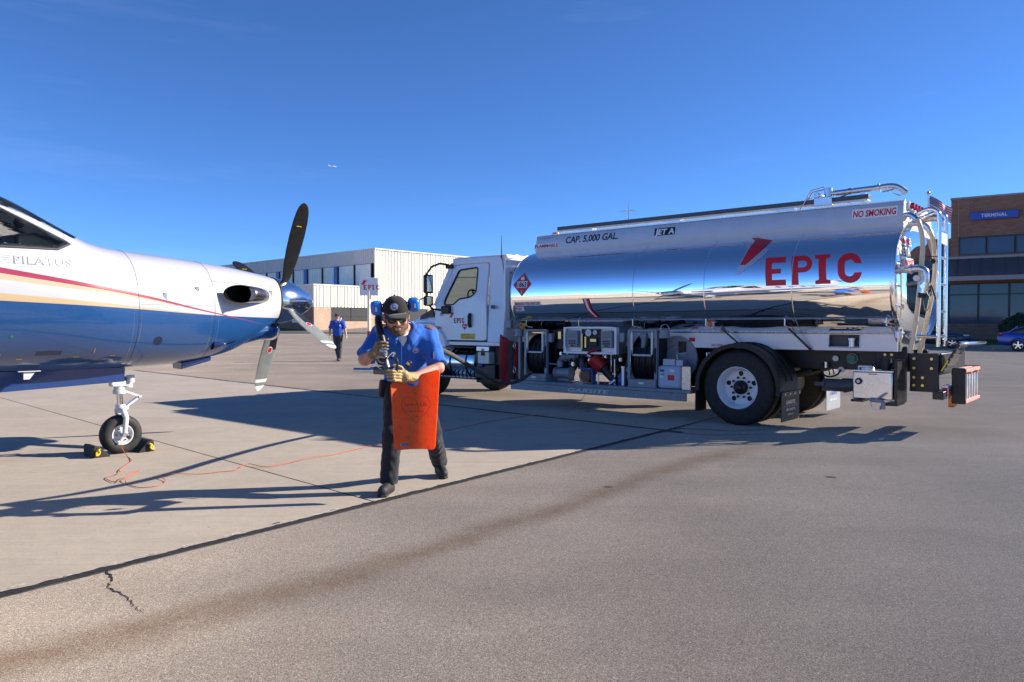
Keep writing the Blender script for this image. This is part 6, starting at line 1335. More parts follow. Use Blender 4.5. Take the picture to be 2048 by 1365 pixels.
# chocks
for dx, lab, sgn in ((-.245, 'black rubber wheel chock with yellow rope behind the nose wheel', 1), (.215, 'black rubber wheel chock with yellow rope ahead of the nose wheel', -1)):
    am_ = Matrix.Translation((-4.29, 8.2, 0)) @ Matrix.Rotation(APA, 4, 'Z'); c_ = thing('wheel_chock', lab, 'wheel chock', am_ @ Vector((dx, 0, .005)), APA, 'chocks at the nose wheel')
    MB().prism([(-.05 * sgn, 0), (.12 * sgn, 0), (.105 * sgn, .02), (.01 * sgn, .115), (-.035 * sgn, .125), (-.05 * sgn, .11)], lambda a, b: (a - .03 * sgn, -.15, b), lambda a, b: (a - .03 * sgn, .15, b)).build('wedge', 'rubber', c_, bevel=.006)
    MB().tube(spl([(-.045 * sgn, -.155, .075), (-.04 * sgn, -.18, .085), (-.03 * sgn, -.175, .05), (-.06 * sgn, -.18, .03), (-.05 * sgn, -.165, .075), (-.02 * sgn, -.175, .095)], 4), .010, 6).ball((-.04 * sgn, -.17, .07), .013).build('rope', 'yellow', c_)
# orange grounding cable
M('cable_orange', (.50, .10, .045), .5)
cp = [(-4.20, 8.02, .19), (-4.17, 8.0, .09), (-4.09, 7.95, .012), (-3.95, 7.75, .012), (-3.89, 7.62, .012), (-3.79, 7.22, .012), (-3.70, 7.06, .02), (-3.66, 6.97, .03), (-3.70, 6.85, .02), (-3.66, 6.75, .012), (-3.5, 6.62, .02), (-3.46, 6.79, .06), (-3.42, 6.86, .07), (-3.45, 6.72, .04), (-3.41, 6.6, .014), (-3.21, 6.42, .012), (-3.08, 6.48, .012), (-3.09, 6.66, .012), (-3.22, 6.86, .03), (-3.12, 6.92, .03), (-2.93, 7.0, .012), (-2.78, 7.10, .012), (-2.66, 7.20, .012), (-2.62, 7.42, .03), (-2.43, 7.36, .012), (-2.25, 7.58, .012), (-2.11, 7.81, .03), (-1.95, 8.02, .012), (-1.81, 8.30, .012), (-1.55, 8.8, .012), (-.83, 9.98, .012), (-.32, 10.86, .012), (.29, 11.6, .012), (.9, 12.1, .02), (1.25, 12.45, .3), (1.35, 12.5, .55)]
tag(MB().tube(spl(cp, 5), .0034, 6).build('grounding_cable', 'cable_orange'), 'thin orange grounding cable looping across the concrete from the nose wheel', 'cable')
# ================================================================== people
from mathutils.bvhtree import BVHTree
M('skin', (.50, .25, .175), .5, 0, var=(30, .12), spec=.35); M('skin_pale', (.50, .27, .19), .5, 0, var=(30, .12))
def cloth(name, col, var=.16, rough=.85, wv=700):
    nt, b, oc = newmat(name); n = noi(nt, oc, 9, 6, .65); w = noi(nt, oc, wv, 2)
    c = mixc(nt, rng(nt, n, .3, .7), tuple(x * (1 - var) for x in col), tuple(x * (1 + var) for x in col)); c = mixc(nt, 1, c, mixc(nt, rng(nt, w, .3, .7), (.88, .88, .88), (1.1, 1.1, 1.1)), 'MULTIPLY')
    lk(nt, c, b.inputs['Base Color']); b.inputs['Roughness'].default_value = rough; b.inputs['Sheen Weight'].default_value = .15; b.inputs['Specular IOR Level'].default_value = .2
    bumpto(nt, b, mth(nt, 'ADD', mth(nt, 'MULTIPLY', noi(nt, oc, 26, 4, .55), 1.0), mth(nt, 'MULTIPLY', w, .08)), .30, .015)
cloth('shirt_blue', (.028, .130, .50)); cloth('shirt_blue_far', (.022, .085, .42)); cloth('trousers', (.022, .023, .029), .25); cloth('trousers_grey', (.045, .047, .055), .25); cloth('cap_black', (.014, .014, .015), .2); cloth('cap_brim', (.035, .037, .036), .2); cloth('tee_white', (.74, .74, .76), .05); cloth('patch_brown', (.17, .085, .085), .1); cloth('cap_navy', (.03, .035, .05), .3)
M('leather', (.40, .285, .125), .62, 0, var=(22, .28), bump=(45, .5, 5)); M('leather_dark', (.20, .155, .085), .62, 0, var=(22, .3), bump=(45, .5, 5))
M('hair_brown', (.21, .12, .08), .7, 0, var=(120, .5, (.17, .10, .065)), bump=(160, .7)); M('muff_blue', (.02, .17, .58), .32, 0, coat=.3); M('lens_dark', (.02, .022, .024), .05, 0, spec=.9); M('lens_gold', (.75, .28, .03), .1, .5); M('shoe_black', (.016, .016, .017), .6, 0, var=(25, .3), bump=(60, .4)); M('shoe_brown', (.12, .07, .04), .6)
def onto(name, m2, c, u, v, target, mat, par, off=.004, cut=.012, n=None):
    """lay a flat print on a surface: cast each vertex along -normal onto the target mesh"""
    c, u, v = Vector(c), Vector(u).normalized(), Vector(v).normalized(); n = u.cross(v).normalized() if n is None else Vector(n).normalized(); u = (u - n * u.dot(n)).normalized(); v = n.cross(u)
    bv = BVHTree.FromPolygons([x.co for x in target.data.vertices], [tuple(p.vertices) for p in target.data.polygons])
    def fn(a, b):
        p = c + u * a + v * b; h = bv.ray_cast(p + n * .12, -n, .4); return (h[0] + n * off) if h[0] is not None else p
    return decal(name, m2, fn, mat, par, cut=cut)
def ax3(lat, up):
    up = Vector(up).normalized(); lat = Vector(lat); lat = (lat - up * lat.dot(up)).normalized(); f = lat.cross(up); return np.array([list(lat), list(f), list(up)]).T, lat, f, up
def person(name, label, loc, J, cell, mats, fat=1., rz=0., folds=1.):
    """J: joint positions relative to loc (x to image right, y away, z up); the figure faces -y. One continuous skin, clothes as children."""
    t = thing(name, label, 'person', loc, rz); j = {k: np.array(v, float) for k, v in J.items()}; F = fat
    lat = j['lsh'] - j['rsh']; m_t, la, fo, upv = ax3(lat, j['neck'] - j['pel']); mid = lambda a, b, k: a + (b - a) * k
    hm, hl, hf, hu = ax3(J['hlat'], J['hup']); H = j['head']
    # head frame columns: lateral (his left), face forward, up
    Hm = np.array([list(hl), list(hf), list(hu)]).T
    HS = J.get('hs', 1.)
    def hp0(a, b, c): return H + Hm @ np.array([a, b, c])
    def hp(a, b, c): return H + HS * (Hm @ np.array([a, b, c]))
    def wrap(f): return lambda P: HS * f(H + (P - H) / HS)
    def head0(P):
        d = ellip(P, hp0(0, -.008, .022), (.077, .098, .100), Hm)
        d = smin(d, ellip(P, hp0(0, .022, -.055), (.058, .066, .068), Hm), .04)           # jaw
        d = smin(d, ellip(P, hp0(0, .070, -.098), (.026, .022, .022), Hm), .03)          # chin
        d = smin(d, ellip(P, hp0(0, .072, .012), (.055, .024, .018), Hm), .02)           # brow
        for s in (-1, 1):
            d = smax(d, -ellip(P, hp0(.031 * s, .097, -.008), (.018, .016, .011), Hm), .012)   # eye sockets
            d = smin(d, ellip(P, hp0(.031 * s, .078, -.009), (.014, .011, .010), Hm), .004)    # eyeballs under lids
            d = smin(d, ellip(P, hp0(.046 * s, .066, -.030), (.022, .02, .022), Hm), .02)      # cheeks
            d = smin(d, ellip(P, hp0(.082 * s, -.006, -.010), (.010, .022, .034), Hm), .008)   # ears
        d = smin(d, rcone(P, hp0(0, .090, .004), hp0(0, .113, -.030), .009, .014), .012)   # nose
        for s in (-1, 1): d = smin(d, ellip(P, hp0(.011 * s, .102, -.034), (.009, .011, .008), Hm), .006)
        d = smin(d, ellip(P, hp0(0, .084, -.062), (.026, .014, .008), Hm), .008); d = smin(d, ellip(P, hp0(0, .082, -.074), (.022, .014, .008), Hm), .006)   # lips
        d = smax(d, -ellip(P, hp0(0, .098, -.068), (.024, .010, .0022), Hm), .004)
        return d
    head_s = wrap(head0)
    def head(P): return smin(head_s(P), rcone(P, hp(0, -.02, -.06), j['neck'] - .02 * np.array(list(upv)), .058 * F, .064 * F), .03)
    def torso(P, g=0.):
        ch = mid(j['pel'], j['neck'], .66); be = mid(j['pel'], j['neck'], .28)
        d = ellip(P, ch, (.185 * F + g, .122 * F + g, .21 + g), m_t); d = smin(d, ellip(P, be + np.array(list(fo)) * -.01, (.172 * F + g, .125 * F + g, .20 + g), m_t), .08)
        d = smin(d, ellip(P, j['pel'], (.172 * F + g, .120 * F + g, .13 + g), m_t), .06)
        d = smin(d, rcone(P, j['rsh'], j['lsh'], .066 + g, .066 + g), .07)
        return smin(d, rcone(P, mid(ch, j['neck'], .5), j['neck'], .085 + g, .058 + g), .05)
    def arms(P, g=0.):
        d = None
        for s in 'rl':
            a = smin(rcone(P, j[s + 'sh'], j[s + 'el'], .056 * F + g, .046 * F + g), rcone(P, j[s + 'el'], j[s + 'wr'], .045 * F + g, .030 * F + g), .02); d = a if d is None else np.minimum(d, a)
        return d
    def hands(P):
        d = np.full(len(P), 9.)
        for s in 'rl':
            if s + 'hand' not in J: continue
            h = j[s + 'hand']; w = j[s + 'wr']; dv = (h - w) / np.linalg.norm(h - w); sd = np.cross(dv, [1, 0, 0]); sd = sd / np.linalg.norm(sd)
            d = np.minimum(d, smin(rcone(P, w, mid(w, h, .9), .024, .030), rcone(P, mid(w, h, .6) - sd * .02, mid(w, h, .9) - sd * .026, .02, .02), .02))
            for k in range(4): o = sd * (.03 - .02 * k); b = h + o - dv * .01; c = b + dv * (.045 - .004 * abs(k - 1)) + np.array([0, -.008, 0]); d = smin(d, np.minimum(rcone(P, b, c, .0105, .0095), rcone(P, c, c + dv * .028 + np.array([0, -.02, 0]), .0095, .008)), .006)
            d = smin(d, rcone(P, mid(w, h, .55) + sd * .03, h + sd * .055 + np.array([0, -.01, 0]), .013, .010), .01)
        return d
    def body(P):
        d = smin(head(P), torso(P, -.012), .03); d = smin(d, arms(P), .04); d = smin(d, hands(P), .012)
        for s in 'rl': d = smin(d, smin(rcone(P, j[s + 'hip'], j[s + 'kn'], .075 * F, .055), rcone(P, j[s + 'kn'], j[s + 'an'], .054, .038), .03), .05)
        return d
    allp = np.array([v for k, v in j.items() if v.shape == (3,) and k not in ('hlat', 'hup')]); lo = allp.min(0) - .2; hi = allp.max(0) + .2; lo[2] = min(j['ran'][2], j['lan'][2]) - .03; hi[2] = H[2] + .18
    sk = blob('body', body, lo, hi, cell, mats['skin'], t)
    # shirt: short sleeves, untucked folds
    def shirt(P):
        n = snoise(P, 15, 1.) * .007 + snoise(P * np.array([1.3, 1, .5]), 30, 4.) * .0045 + np.abs(snoise(P * np.array([1, .8, 1.0]), 11, 9.)) * .010 - .004
        d = torso(P, .014)
        for s in 'rl':
            e = mid(j[s + 'sh'], j[s + 'el'], J.get('sleeve', .82)); ax = (j[s + 'el'] - j[s + 'sh']); ax = ax / np.linalg.norm(ax)
            sl = smax(rcone(P, j[s + 'sh'], mid(j[s + 'sh'], j[s + 'el'], 1.0), .078 * F, .076 * F), (P - e) @ ax, .006); d = smin(d, sl, .045)
        d = d + folds * n; hem = j['pel'] + np.array(list(upv)) * J.get('hem', -.05); d = smax(d, -((P - hem) @ np.array(list(upv))), .008)
        top = j['neck'] + np.array(list(upv)) * .012 + np.array(list(fo)) * 0; d = smax(d, (P - top) @ np.array(list(upv)), .01)
        vd = np.array(list(upv)); ctr = j['neck'] - np.array(list(fo)) * 0
        return d
    sh = blob('shirt', shirt, [lo[0], lo[1], j['pel'][2] - .28], hi, cell * 1.1, mats['shirt'], t)
    def trousers(P):
        d = ellip(P, j['pel'] - np.array([0, 0, .02]), (.176 * F, .130 * F, .14), m_t)
        for s in 'rl':
            z_ = snoise(P * np.array([1, 1, 1.6]), 20, 2. if s == 'r' else 7.) * .005 + snoise(P * np.array([2.2, 2.2, .5]), 16, 5.) * .004 + np.sin(P[:, 2] * 52 + 5 * np.sin(P[:, 0] * 22 + P[:, 1] * 17)) * .0016 * np.clip((j[s + 'kn'][2] - P[:, 2]) / .3, 0, 1)
            hem = mid(j[s + 'kn'], j[s + 'an'], .97)
            L = smin(rcone(P, j[s + 'hip'], j[s + 'kn'], .100 * F, .074 * F), rcone(P, j[s + 'kn'], hem, .073 * F, .070 * F), .03) + folds * z_
            ax = j[s + 'an'] - j[s + 'kn']; ax = ax / np.linalg.norm(ax); L = smax(L, (P - mid(j[s + 'kn'], j[s + 'an'], 1.06)) @ ax, .008); d = smin(d, L, .04)
        return smax(d, P[:, 2] - (j['pel'][2] + .07), .01)
    tr = blob('trousers', trousers, lo, [hi[0], hi[1], j['pel'][2] + .12], cell * 1.1, mats['trousers'], t)
    for s in 'rl':
        a, to = j[s + 'an'], j[s + 'to']; dv = to - a; dv = dv / np.linalg.norm(dv); hz = np.array([dv[0], dv[1], 0]); hz = hz / np.linalg.norm(hz); heel = np.array([a[0], a[1], min(a[2] - .055, .5)]) - hz * .035; heel[2] = max(J.get(s + 'heel', .03), .03)
        def shoe(P):
            d = smin(rcone(P, heel + [0, 0, .012], to + hz * .0, .040, .042), rcone(P, a + [0, 0, .02], heel + hz * .05 + [0, 0, .02], .046, .044), .03); d = smin(d, rcone(P, heel + hz * .10 + [0, 0, .03], to - hz * .03 + [0, 0, .012], .040, .036), .02)
            return smax(d, -(P[:, 2] - .004 - 0), .004)
        q = np.array([a, to, heel]); so = blob('shoe', shoe, q.min(0) - .07, q.max(0) + [.07, .07, .08], max(.006, cell * .8), mats['shoe'], t)
        sd = np.cross(hz, [0, 0, 1])
        pts = [heel - hz * .045 - sd * .028, heel - hz * .045 + sd * .028, to + hz * .02 + sd * .04, to + hz * .045 + sd * .0, to + hz * .02 - sd * .04]
        slp = heel[2] > .04
        MB().prism([(i, 0) for i in range(5)], lambda a_, b_: tuple(pts[int(a_)] * np.array([1, 1, 0]) + np.array([0, 0, max(.003, pts[int(a_)][2] - .042)])), lambda a_, b_: tuple(pts[int(a_)] * np.array([1, 1, 0]) + np.array([0, 0, max(.003, pts[int(a_)][2] - .042) + .022]))).build('sole', 'rubber', so, bevel=.006)
    # cap
    def crown(P):
        d = ellip(P, hp0(0, -.008, .040), (.092, .112, .105), Hm); d = smax(d, -((P - hp0(0, 0, .036)) @ Hm[:, 2]), .006); return d
    cp_ = blob('cap', wrap(crown), hp(0, 0, .06) - .19, hp(0, 0, .06) + .21, min(cell, .006), mats['cap'], t)
    m = MB(); vs = []; NA = 16
    for i in range(5):
        for k in range(NA + 1):
            a = R(-62 + 124 * k / NA); r_ = i / 4; x = math.sin(a) * (.088 + .004 * r_); y = .06 + math.cos(a) * .045 + r_ * .075 * math.cos(a * .9); z = .040 - .018 * r_ - .42 * x * x / .09 * (.6 + .8 * r_) * .18
            vs.append(tuple(hp(x, y, z)))
    m.add(vs, [(i * (NA + 1) + k, i * (NA + 1) + k + 1, (i + 1) * (NA + 1) + k + 1, (i + 1) * (NA + 1) + k) for i in range(4) for k in range(NA)]); m.build('cap_brim', mats['brim'], cp_, solid=.005)
    MB().ball(tuple(hp(0, -.008, .147)), .008).build('cap_button', mats['cap'], cp_)
    m = MB()                                          # safety glasses
    for s in (-1, 1):
        vs = [tuple(hp(x * s, y, z)) for x, y, z in ((.004, .106, .004), (.03, .108, .008), (.058, .094, .006), (.066, .078, .0), (.060, .090, -.020), (.034, .104, -.026), (.010, .106, -.016))]; m.add(vs, [tuple(range(7))])
    m.build('glasses', mats['lens'], t, solid=.003)
    MB().tube([tuple(hp(-.066, .078, .001)), tuple(hp(-.084, .0, .004))], .003, 6).tube([tuple(hp(.066, .078, .001)), tuple(hp(.084, .0, .004))], .003, 6).tube([tuple(hp(-.01, .108, .0)), tuple(hp(.01, .108, .0))], .003, 6).build('glasses_frame', 'black_plastic', t)
    # collar and undershirt
    nk = j['neck']; U = np.array(list(upv)); Fo = -np.array(list(fo)); La = np.array(list(la))
    if Fo @ np.array([0, -1, 0]) < 0: Fo = -Fo
    for s in (-1, 1):
        m = MB(); vs = []; n_ = 12
        for i in range(n_ + 1):
            a = R(200 - 178 * i / n_); rr = .078 * F; c_, s_n = math.cos(a), math.sin(a)       # from the nape round to the front
            dirv = Fo * (-c_ * -1 if False else -math.cos(R(200 - 178 * i / n_)) * -1) if False else None
            ang = R(180 - 160 * i / n_); o = Fo * math.cos(ang) + La * (math.sin(ang) * s); k = i / n_
            base = nk + o * rr * 1.06 + U * (.050 - .055 * k ** 1.5) + Fo * .022
            tip = base + o * (.034 + .012 * k) - U * (.030 + .048 * k ** 2) + La * s * .014 * k + Fo * .014 * k
            vs += [tuple(base), tuple(base * .5 + tip * .5 + o * .008), tuple(tip)]
        m.add(vs, [(3 * i + q, 3 * i + q + 1, 3 * i + q + 4, 3 * i + q + 3) for i in range(n_) for q in range(2)]); m.build('collar', mats['shirt'], sh, solid=.006)
    V0 = nk + Fo * .075 * F
    m = MB(); pts = [V0 - La * .050 + U * .015, V0 + La * .050 + U * .015, V0 + Fo * .040 + La * .034 - U * .035, V0 + Fo * .064 - U * .085, V0 + Fo * .040 - La * .034 - U * .035]
    m.add([tuple(p) for p in pts] + [tuple(V0 + Fo * .018 - U * .01)], [(0, 1, 5), (1, 2, 5), (2, 3, 5), (3, 4, 5), (4, 0, 5)]); m.build('undershirt', 'tee_white', sh, solid=.008)
    m = MB(); m.tube(spl([tuple(nk + Fo * (.058 * F * math.cos(a)) + La * (.062 * F * math.sin(a)) + U * (.012 + .006 * math.cos(a) * -1)) for a in [2 * math.pi * k / 12 for k in range(12)]], 3, True), .010, 8, closed=True); m.build('undershirt_collar', 'tee_white', sh)
    return t, sk, sh, tr, cp_, (hp, hp0, wrap), Hm, dict(U=U, Fo=Fo, La=La)

WO = np.array((-.90, 6.45, 0))
def W(*p): return tuple(np.array(p) - WO)
JW = dict(pel=W(-.91, 6.53, .93), neck=W(-.915, 6.27, 1.375), rsh=W(-1.105, 6.31, 1.325), lsh=W(-.715, 6.37, 1.315), rel=W(-1.205, 6.13, 1.125), lel=W(-.615, 6.25, 1.05),
          rwr=W(-1.085, 6.00, 1.19), lwr=W(-.80, 6.02, .985), rhip=W(-1.01, 6.50, .86), lhip=W(-.81, 6.57, .86), rkn=W(-1.005, 6.27, .48), lkn=W(-.705, 6.62, .46), ran=W(-1.03, 6.25, .10), lan=W(-.675, 6.96, .13),
          rto=W(-1.055, 6.085, .048), lto=W(-.625, 6.82, .05), head=W(-.935, 6.06, 1.475), hlat=(.97, .20, .07), hup=(-.05, -.24, .97), lheel=.06, sleeve=.92, hem=-.12, hs=1.17)
wk, wsk, wsh, wtr, wcap, (whp, whp0, wwrap), wHm, WA = person('person', 'bearded worker in blue shirt, black cap and blue ear muffs, carrying a fuel nozzle', tuple(WO), JW, .0085, dict(skin='skin', shirt='shirt_blue', trousers='trousers', shoe='shoe_black', cap='cap_black', brim='cap_brim', lens='lens_dark'), fat=1.08)
# beard, hair, ear muffs, badges
def beard(P):
    hp = whp0; d = smin(ellip(P, hp(0, .026, -.060), (.0605, .0690, .0695), wHm), ellip(P, hp(0, .071, -.099), (.028, .0235, .0235), wHm), .02); d = smin(d, ellip(P, hp(0, .088, -.050), (.028, .016, .008), wHm), .01)
    for s in (-1, 1): d = smin(d, rcone(P, hp(.064 * s, .012, -.02), hp(.058 * s, .030, -.07), .014, .018), .02)
    d = smax(d, -ellip(P, hp(0, .096, -.068), (.022, .02, .011), wHm), .004)
    d = smax(d, -ellip(P, hp(.0, .09, -.015), (.052, .05, .032), wHm), .006)
    q = (P - hp(0, 0, 0)) @ wHm; d = smax(d, q[:, 2] + .018 - .25 * np.abs(q[:, 0]), .006); return smax(d, -(q[:, 1] + .012), .01) + snoise(P, 210, 3) * .0012
blob('beard', wwrap(beard), whp(0, .04, -.06) - .15, whp(0, .04, -.06) + .15, .004, 'hair_brown', wk)
def hair(P):
    d = ellip(P, whp0(0, -.010, .018), (.0815, .1015, .098), wHm); q = (P - whp0(0, 0, 0)) @ wHm; d = smax(d, q[:, 1] - .02 + .5 * np.maximum(0, -q[:, 2]), .006); return smax(d, -(q[:, 2] + .055), .006)
blob('hair', wwrap(hair), whp(0, 0, 0) - .17, whp(0, 0, 0) + .18, .005, 'hair_brown', wk)
ems = MB(); arcp = [whp(.106 * math.sin(a), -.012 - .118 * math.cos(a), .075) for a in [R(-95 + 190 * k / 20) for k in range(21)]]
mf = E('ear_muffs', wk)
MB().tube([tuple(p) for p in arcp], .007, 8).build('headband', 'black_plastic', mf)
for s in (-1, 1):
    def cup(P):
        q = (P - whp0(.128 * s, -.008, .070)) @ wHm; d = np.linalg.norm(np.maximum(np.abs(q) - np.array([.010, .012, .018]), 0), axis=1) - .031; return d
    c_ = blob('cup', wwrap(cup), whp(.125 * s, -.008, .07) - .09, whp(.125 * s, -.008, .07) + .09, .005, 'muff_blue', mf)
    MB().cyl(tuple(whp(.092 * s, -.008, .070)), tuple(whp(.110 * s, -.008, .070)), .047, n=20).build('cushion', 'black_plastic', c_)
    MB().box(-.005, .005, -.004, .004, -.018, .018).build('cup_label', 'silver_decal', c_).matrix_local = Matrix.Translation(Vector(whp(.132 * s, .036, .070)))
Uh, Lh, Fh = Vector(wHm[:, 2]), Vector(wHm[:, 0]), Vector(wHm[:, 1])
def badge(tgt, c, u, v, r, par):
    onto('badge', poly2d([circ(0, 0, r, 24)]), c, u, v, tgt, 'white_decal', par, .003, .012); onto('badge_ring', poly2d([circ(0, 0, r * .93, 24), circ(0, 0, r * .80, 24)[::-1]]), c, u, v, tgt, 'black_decal', par, .0045, .012)
    onto('badge_disc', poly2d([circ(0, 0, r * .62, 20)]), c, u, v, tgt, 'blue_decal', par, .005, .012)
    sw_ = [(.0, .45), (.3, .35), (.4, 0), (.2, -.25), (-.05, -.3), (.12, -.1), (.1, .12), (-.1, .1), (-.15, -.1), (-.35, -.2), (-.3, .2)]
    onto('badge_swirl', poly2d([[(a * r, b * r) for a, b in sw_]]), c, u, v, tgt, 'white_decal', par, .0065, .012)
badge(wcap, whp(-.012, .09, .088), Lh, (Uh - Fh * .35).normalized(), .030, wcap)
badge(wsh, W(-.795, 6.14, 1.165), (1, .06, 0), (0, -.28, 1), .027, wsh)
onto('shoulder_patch', rect2d(-.035, -.03, .035, .03), W(-.695, 6.33, 1.385), (.8, .1, -.5), (0, 0, 1), wsh, 'patch_brown', wsh, .004, .012, (.42, -.62, .66))
onto('shoulder_pad', rect2d(-.05, -.04, .04, .03), W(-1.06, 6.28, 1.42), (.9, .0, .4), (0, 0, 1), wsh, 'cap_black', wsh, .004, .012, (-.35, -.45, .8))
for k in range(2): onto('pen', rect2d(-.003 + .012 * k, -.035, .003 + .012 * k, .03), W(-.66, 6.2, 1.16), (.8, .5, -.2), (0, 0, 1), wsh, 'white_decal' if k else 'black_decal', wsh, .006, 0, (.5, -.85, .1))
MB().tube(spl([W(-.91, 6.17, 1.30), W(-.905, 6.13, 1.20), W(-.905, 6.12, 1.05), W(-.91, 6.2, .92)], 5), .0022, 6).build('placket', 'shirt_blue', wsh)
# belt, pouch, radio microphone
m = MB(); Uv, Lv, Fv = WA['U'], WA['La'], WA['Fo']; pc_ = np.array(JW['pel']) - .02
MB().tube([tuple(np.array(JW['pel']) + Lv * (.196 * math.cos(a)) + Fv * (.150 * math.sin(a)) + np.array([0, 0, .01])) for a in [2 * math.pi * k / 28 for k in range(28)]], .014, 8, closed=True).build('belt', 'black_plastic', wk)
pch = MB().box(-.045, .045, -.03, .03, -.075, .075).build('belt_pouch', 'black_plastic', wk, bevel=.015); pch.location = W(-1.10, 6.44, .86); pch.rotation_euler = (.1, .1, .5)
rd = MB().box(-.018, .018, -.015, .015, -.03, .03).build('radio_microphone', 'black_plastic', wk, bevel=.006); rd.location = W(-.835, 6.06, 1.09); rd.rotation_euler = (.3, .55, -.3)
MB().box(-.014, .014, -.0165, -.0152, -.002, .024).build('microphone_grille', 'silver_decal', rd)
MB().tube(spl([W(-1.05, 6.40, .88), W(-1.02, 6.34, .82), W(-.95, 6.31, .80), W(-.88, 6.32, .84)], 5), .008, 6).build('coiled_lead', 'black_plastic', wk)
# gloved hands
def fingers(P, chains, r0=.0125, r1=.0105):
    d = np.full(len(P), 9.)
    for ch in chains:
        e = None
        for i in range(len(ch) - 1):
            a = rcone(P, ch[i], ch[i + 1], r0 - .0012 * i, r0 - .0012 * (i + 1)); e = a if e is None else smin(e, a, .004)
        d = np.minimum(d, e)
    return d
def rglove(P):
    ch = []
    for k in range(4):
        z = 1.268 - .0255 * k; l = (0, .004, .002, -.006)[k]
        ch.append([W(-1.075, 5.975, z), W(-1.064, 5.928, z + .002), W(-1.030 + l, 5.905, z + .003), W(-.992 + l, 5.916, z - .001), W(-.984 + l, 5.936, z - .003)])
    d = fingers(P, ch); d = smin(d, ellip(P, W(-1.077, 5.995, 1.228), (.026, .034, .052)), .012)
    d = smin(d, fingers(P, [[W(-1.075, 6.01, 1.25), W(-1.05, 6.0, 1.285), W(-1.015, 5.985, 1.298), W(-.99, 5.972, 1.295)]], .0145), .010)
    d = smin(d, rcone(P, W(-1.078, 6.0, 1.205), W(-1.118, 6.035, 1.172), .036, .044), .02)
    return d + snoise(P, 90, 1) * .0014
blob('glove', rglove, W(-1.18, 5.86, 1.10), W(-.94, 6.11, 1.34), .0038, 'leather_dark', wk)
def lglove(P):
    ch = []
    for k in range(4):
        z = 1.045 - .024 * k; l = (-.004, .0, .004, .014)[k]
        ch.append([W(-.862, 5.955, z - .012), W(-.892, 5.905, z - .004), W(-.932 + l, 5.868, z + .0), W(-.968 + l, 5.866, z + .004), W(-.985 + l, 5.885, z + .004)])
    d = fingers(P, ch, .0135); d = smin(d, ellip(P, W(-.858, 5.955, 1.0), (.040, .032, .050)), .014)
    d = smin(d, fingers(P, [[W(-.855, 5.965, 1.03), W(-.88, 5.955, 1.068), W(-.915, 5.94, 1.085), W(-.94, 5.93, 1.085)]], .0145), .010)
    d = smin(d, rcone(P, W(-.84, 5.97, .992), W(-.795, 6.02, .982), .038, .047), .02)
    return d + snoise(P, 90, 5) * .0016
blob('glove', lglove, W(-1.03, 5.83, .90), W(-.73, 6.09, 1.13), .0038, 'leather', wk)

# fuel nozzle with its hose over the shoulder
nz = thing('fuel_hose', 'black refuelling hose running from the truck over the shoulder to a grey nozzle', 'hose', (-.985, 5.94, 1.1))
NO = np.array((-.985, 5.94, 1.1))
def N(*p): return tuple(np.array(p) - NO)
hp_ = [(-1.02, 5.938, 1.17), (-1.025, 5.945, 1.26), (-1.055, 5.985, 1.36), (-1.085, 6.09, 1.455), (-1.085, 6.24, 1.475), (-1.02, 6.40, 1.43), (-.93, 6.72, 1.32), (-.82, 7.3, 1.22), (-.78, 8.2, 1.14), (-.72, 9.2, 1.03), (-.60, 10.2, .87), (-.45, 11.1, .70), (-.26, 11.9, .52), (-.06, 12.4, .45), (.15, 12.72, .48), (.34, 12.9, .60)]
sp3 = spl(hp_, 8); kk = 8 * 7
MB().tube(sp3[:kk + 1], .030, 12).build('shoulder_hose', 'black_hose', nz); 
for o in nz.children:
    for v in o.data.vertices: v.co -= Vector(NO)
o = MB().tube(sp3[kk:], .030, 12).build('hose', 'hose_rubber', nz)
for v in o.data.vertices: v.co -= Vector(NO)
P('spout', MB().cyl(N(-1.10, 5.905, 1.048), N(-1.245, 5.90, 1.050), .020, n=18).cyl(N(-1.085, 5.905, 1.048), N(-1.115, 5.905, 1.048), .027, n=18), 'stainless', nz)
M('nozzle_grey', (.12, .125, .14), .38, .5, var=(20, .2))
P('nozzle_body', MB().cyl(N(-.935, 5.905, 1.045), N(-1.09, 5.905, 1.048), .036, .030, n=18).cyl(N(-.985, 5.905, 1.05), N(-1.02, 5.935, 1.17), .034, .030, n=16).cyl(N(-.955, 5.905, 1.045), N(-.925, 5.905, 1.044), .042, n=18).cyl(N(-1.02, 5.933, 1.155), N(-1.022, 5.938, 1.19), .038, n=16), 'nozzle_grey', nz, bevel=.004)
P('trigger_guard', MB().tube(spl([N(-.99, 5.90, 1.145), N(-.94, 5.885, 1.150), N(-.905, 5.885, 1.135), N(-.90, 5.885, 1.09), N(-.905, 5.89, 1.04)], 4), .0095, 8), 'black_plastic', nz)
P('lever', MB().tube(spl([N(-1.0, 5.895, 1.115), N(-.965, 5.88, 1.16), N(-.935, 5.875, 1.19), N(-.918, 5.875, 1.185), N(-.935, 5.875, 1.155)], 4), .0065, 8), 'chrome', nz)
P('dust_cap', MB().cyl(N(-1.035, 5.885, 1.12), N(-1.02, 5.862, 1.135), .034, n=18), 'black_plastic', nz); P('cap_chain', MB().tube(spl([N(-1.03, 5.87, 1.11), N(-1.05, 5.865, 1.08), N(-1.02, 5.87, 1.06)], 4), .004, 6), 'stainless', nz)
P('swivel', MB().cyl(N(-1.021, 5.937, 1.185), N(-1.024, 5.945, 1.225), .035, n=16), 'chrome', nz)

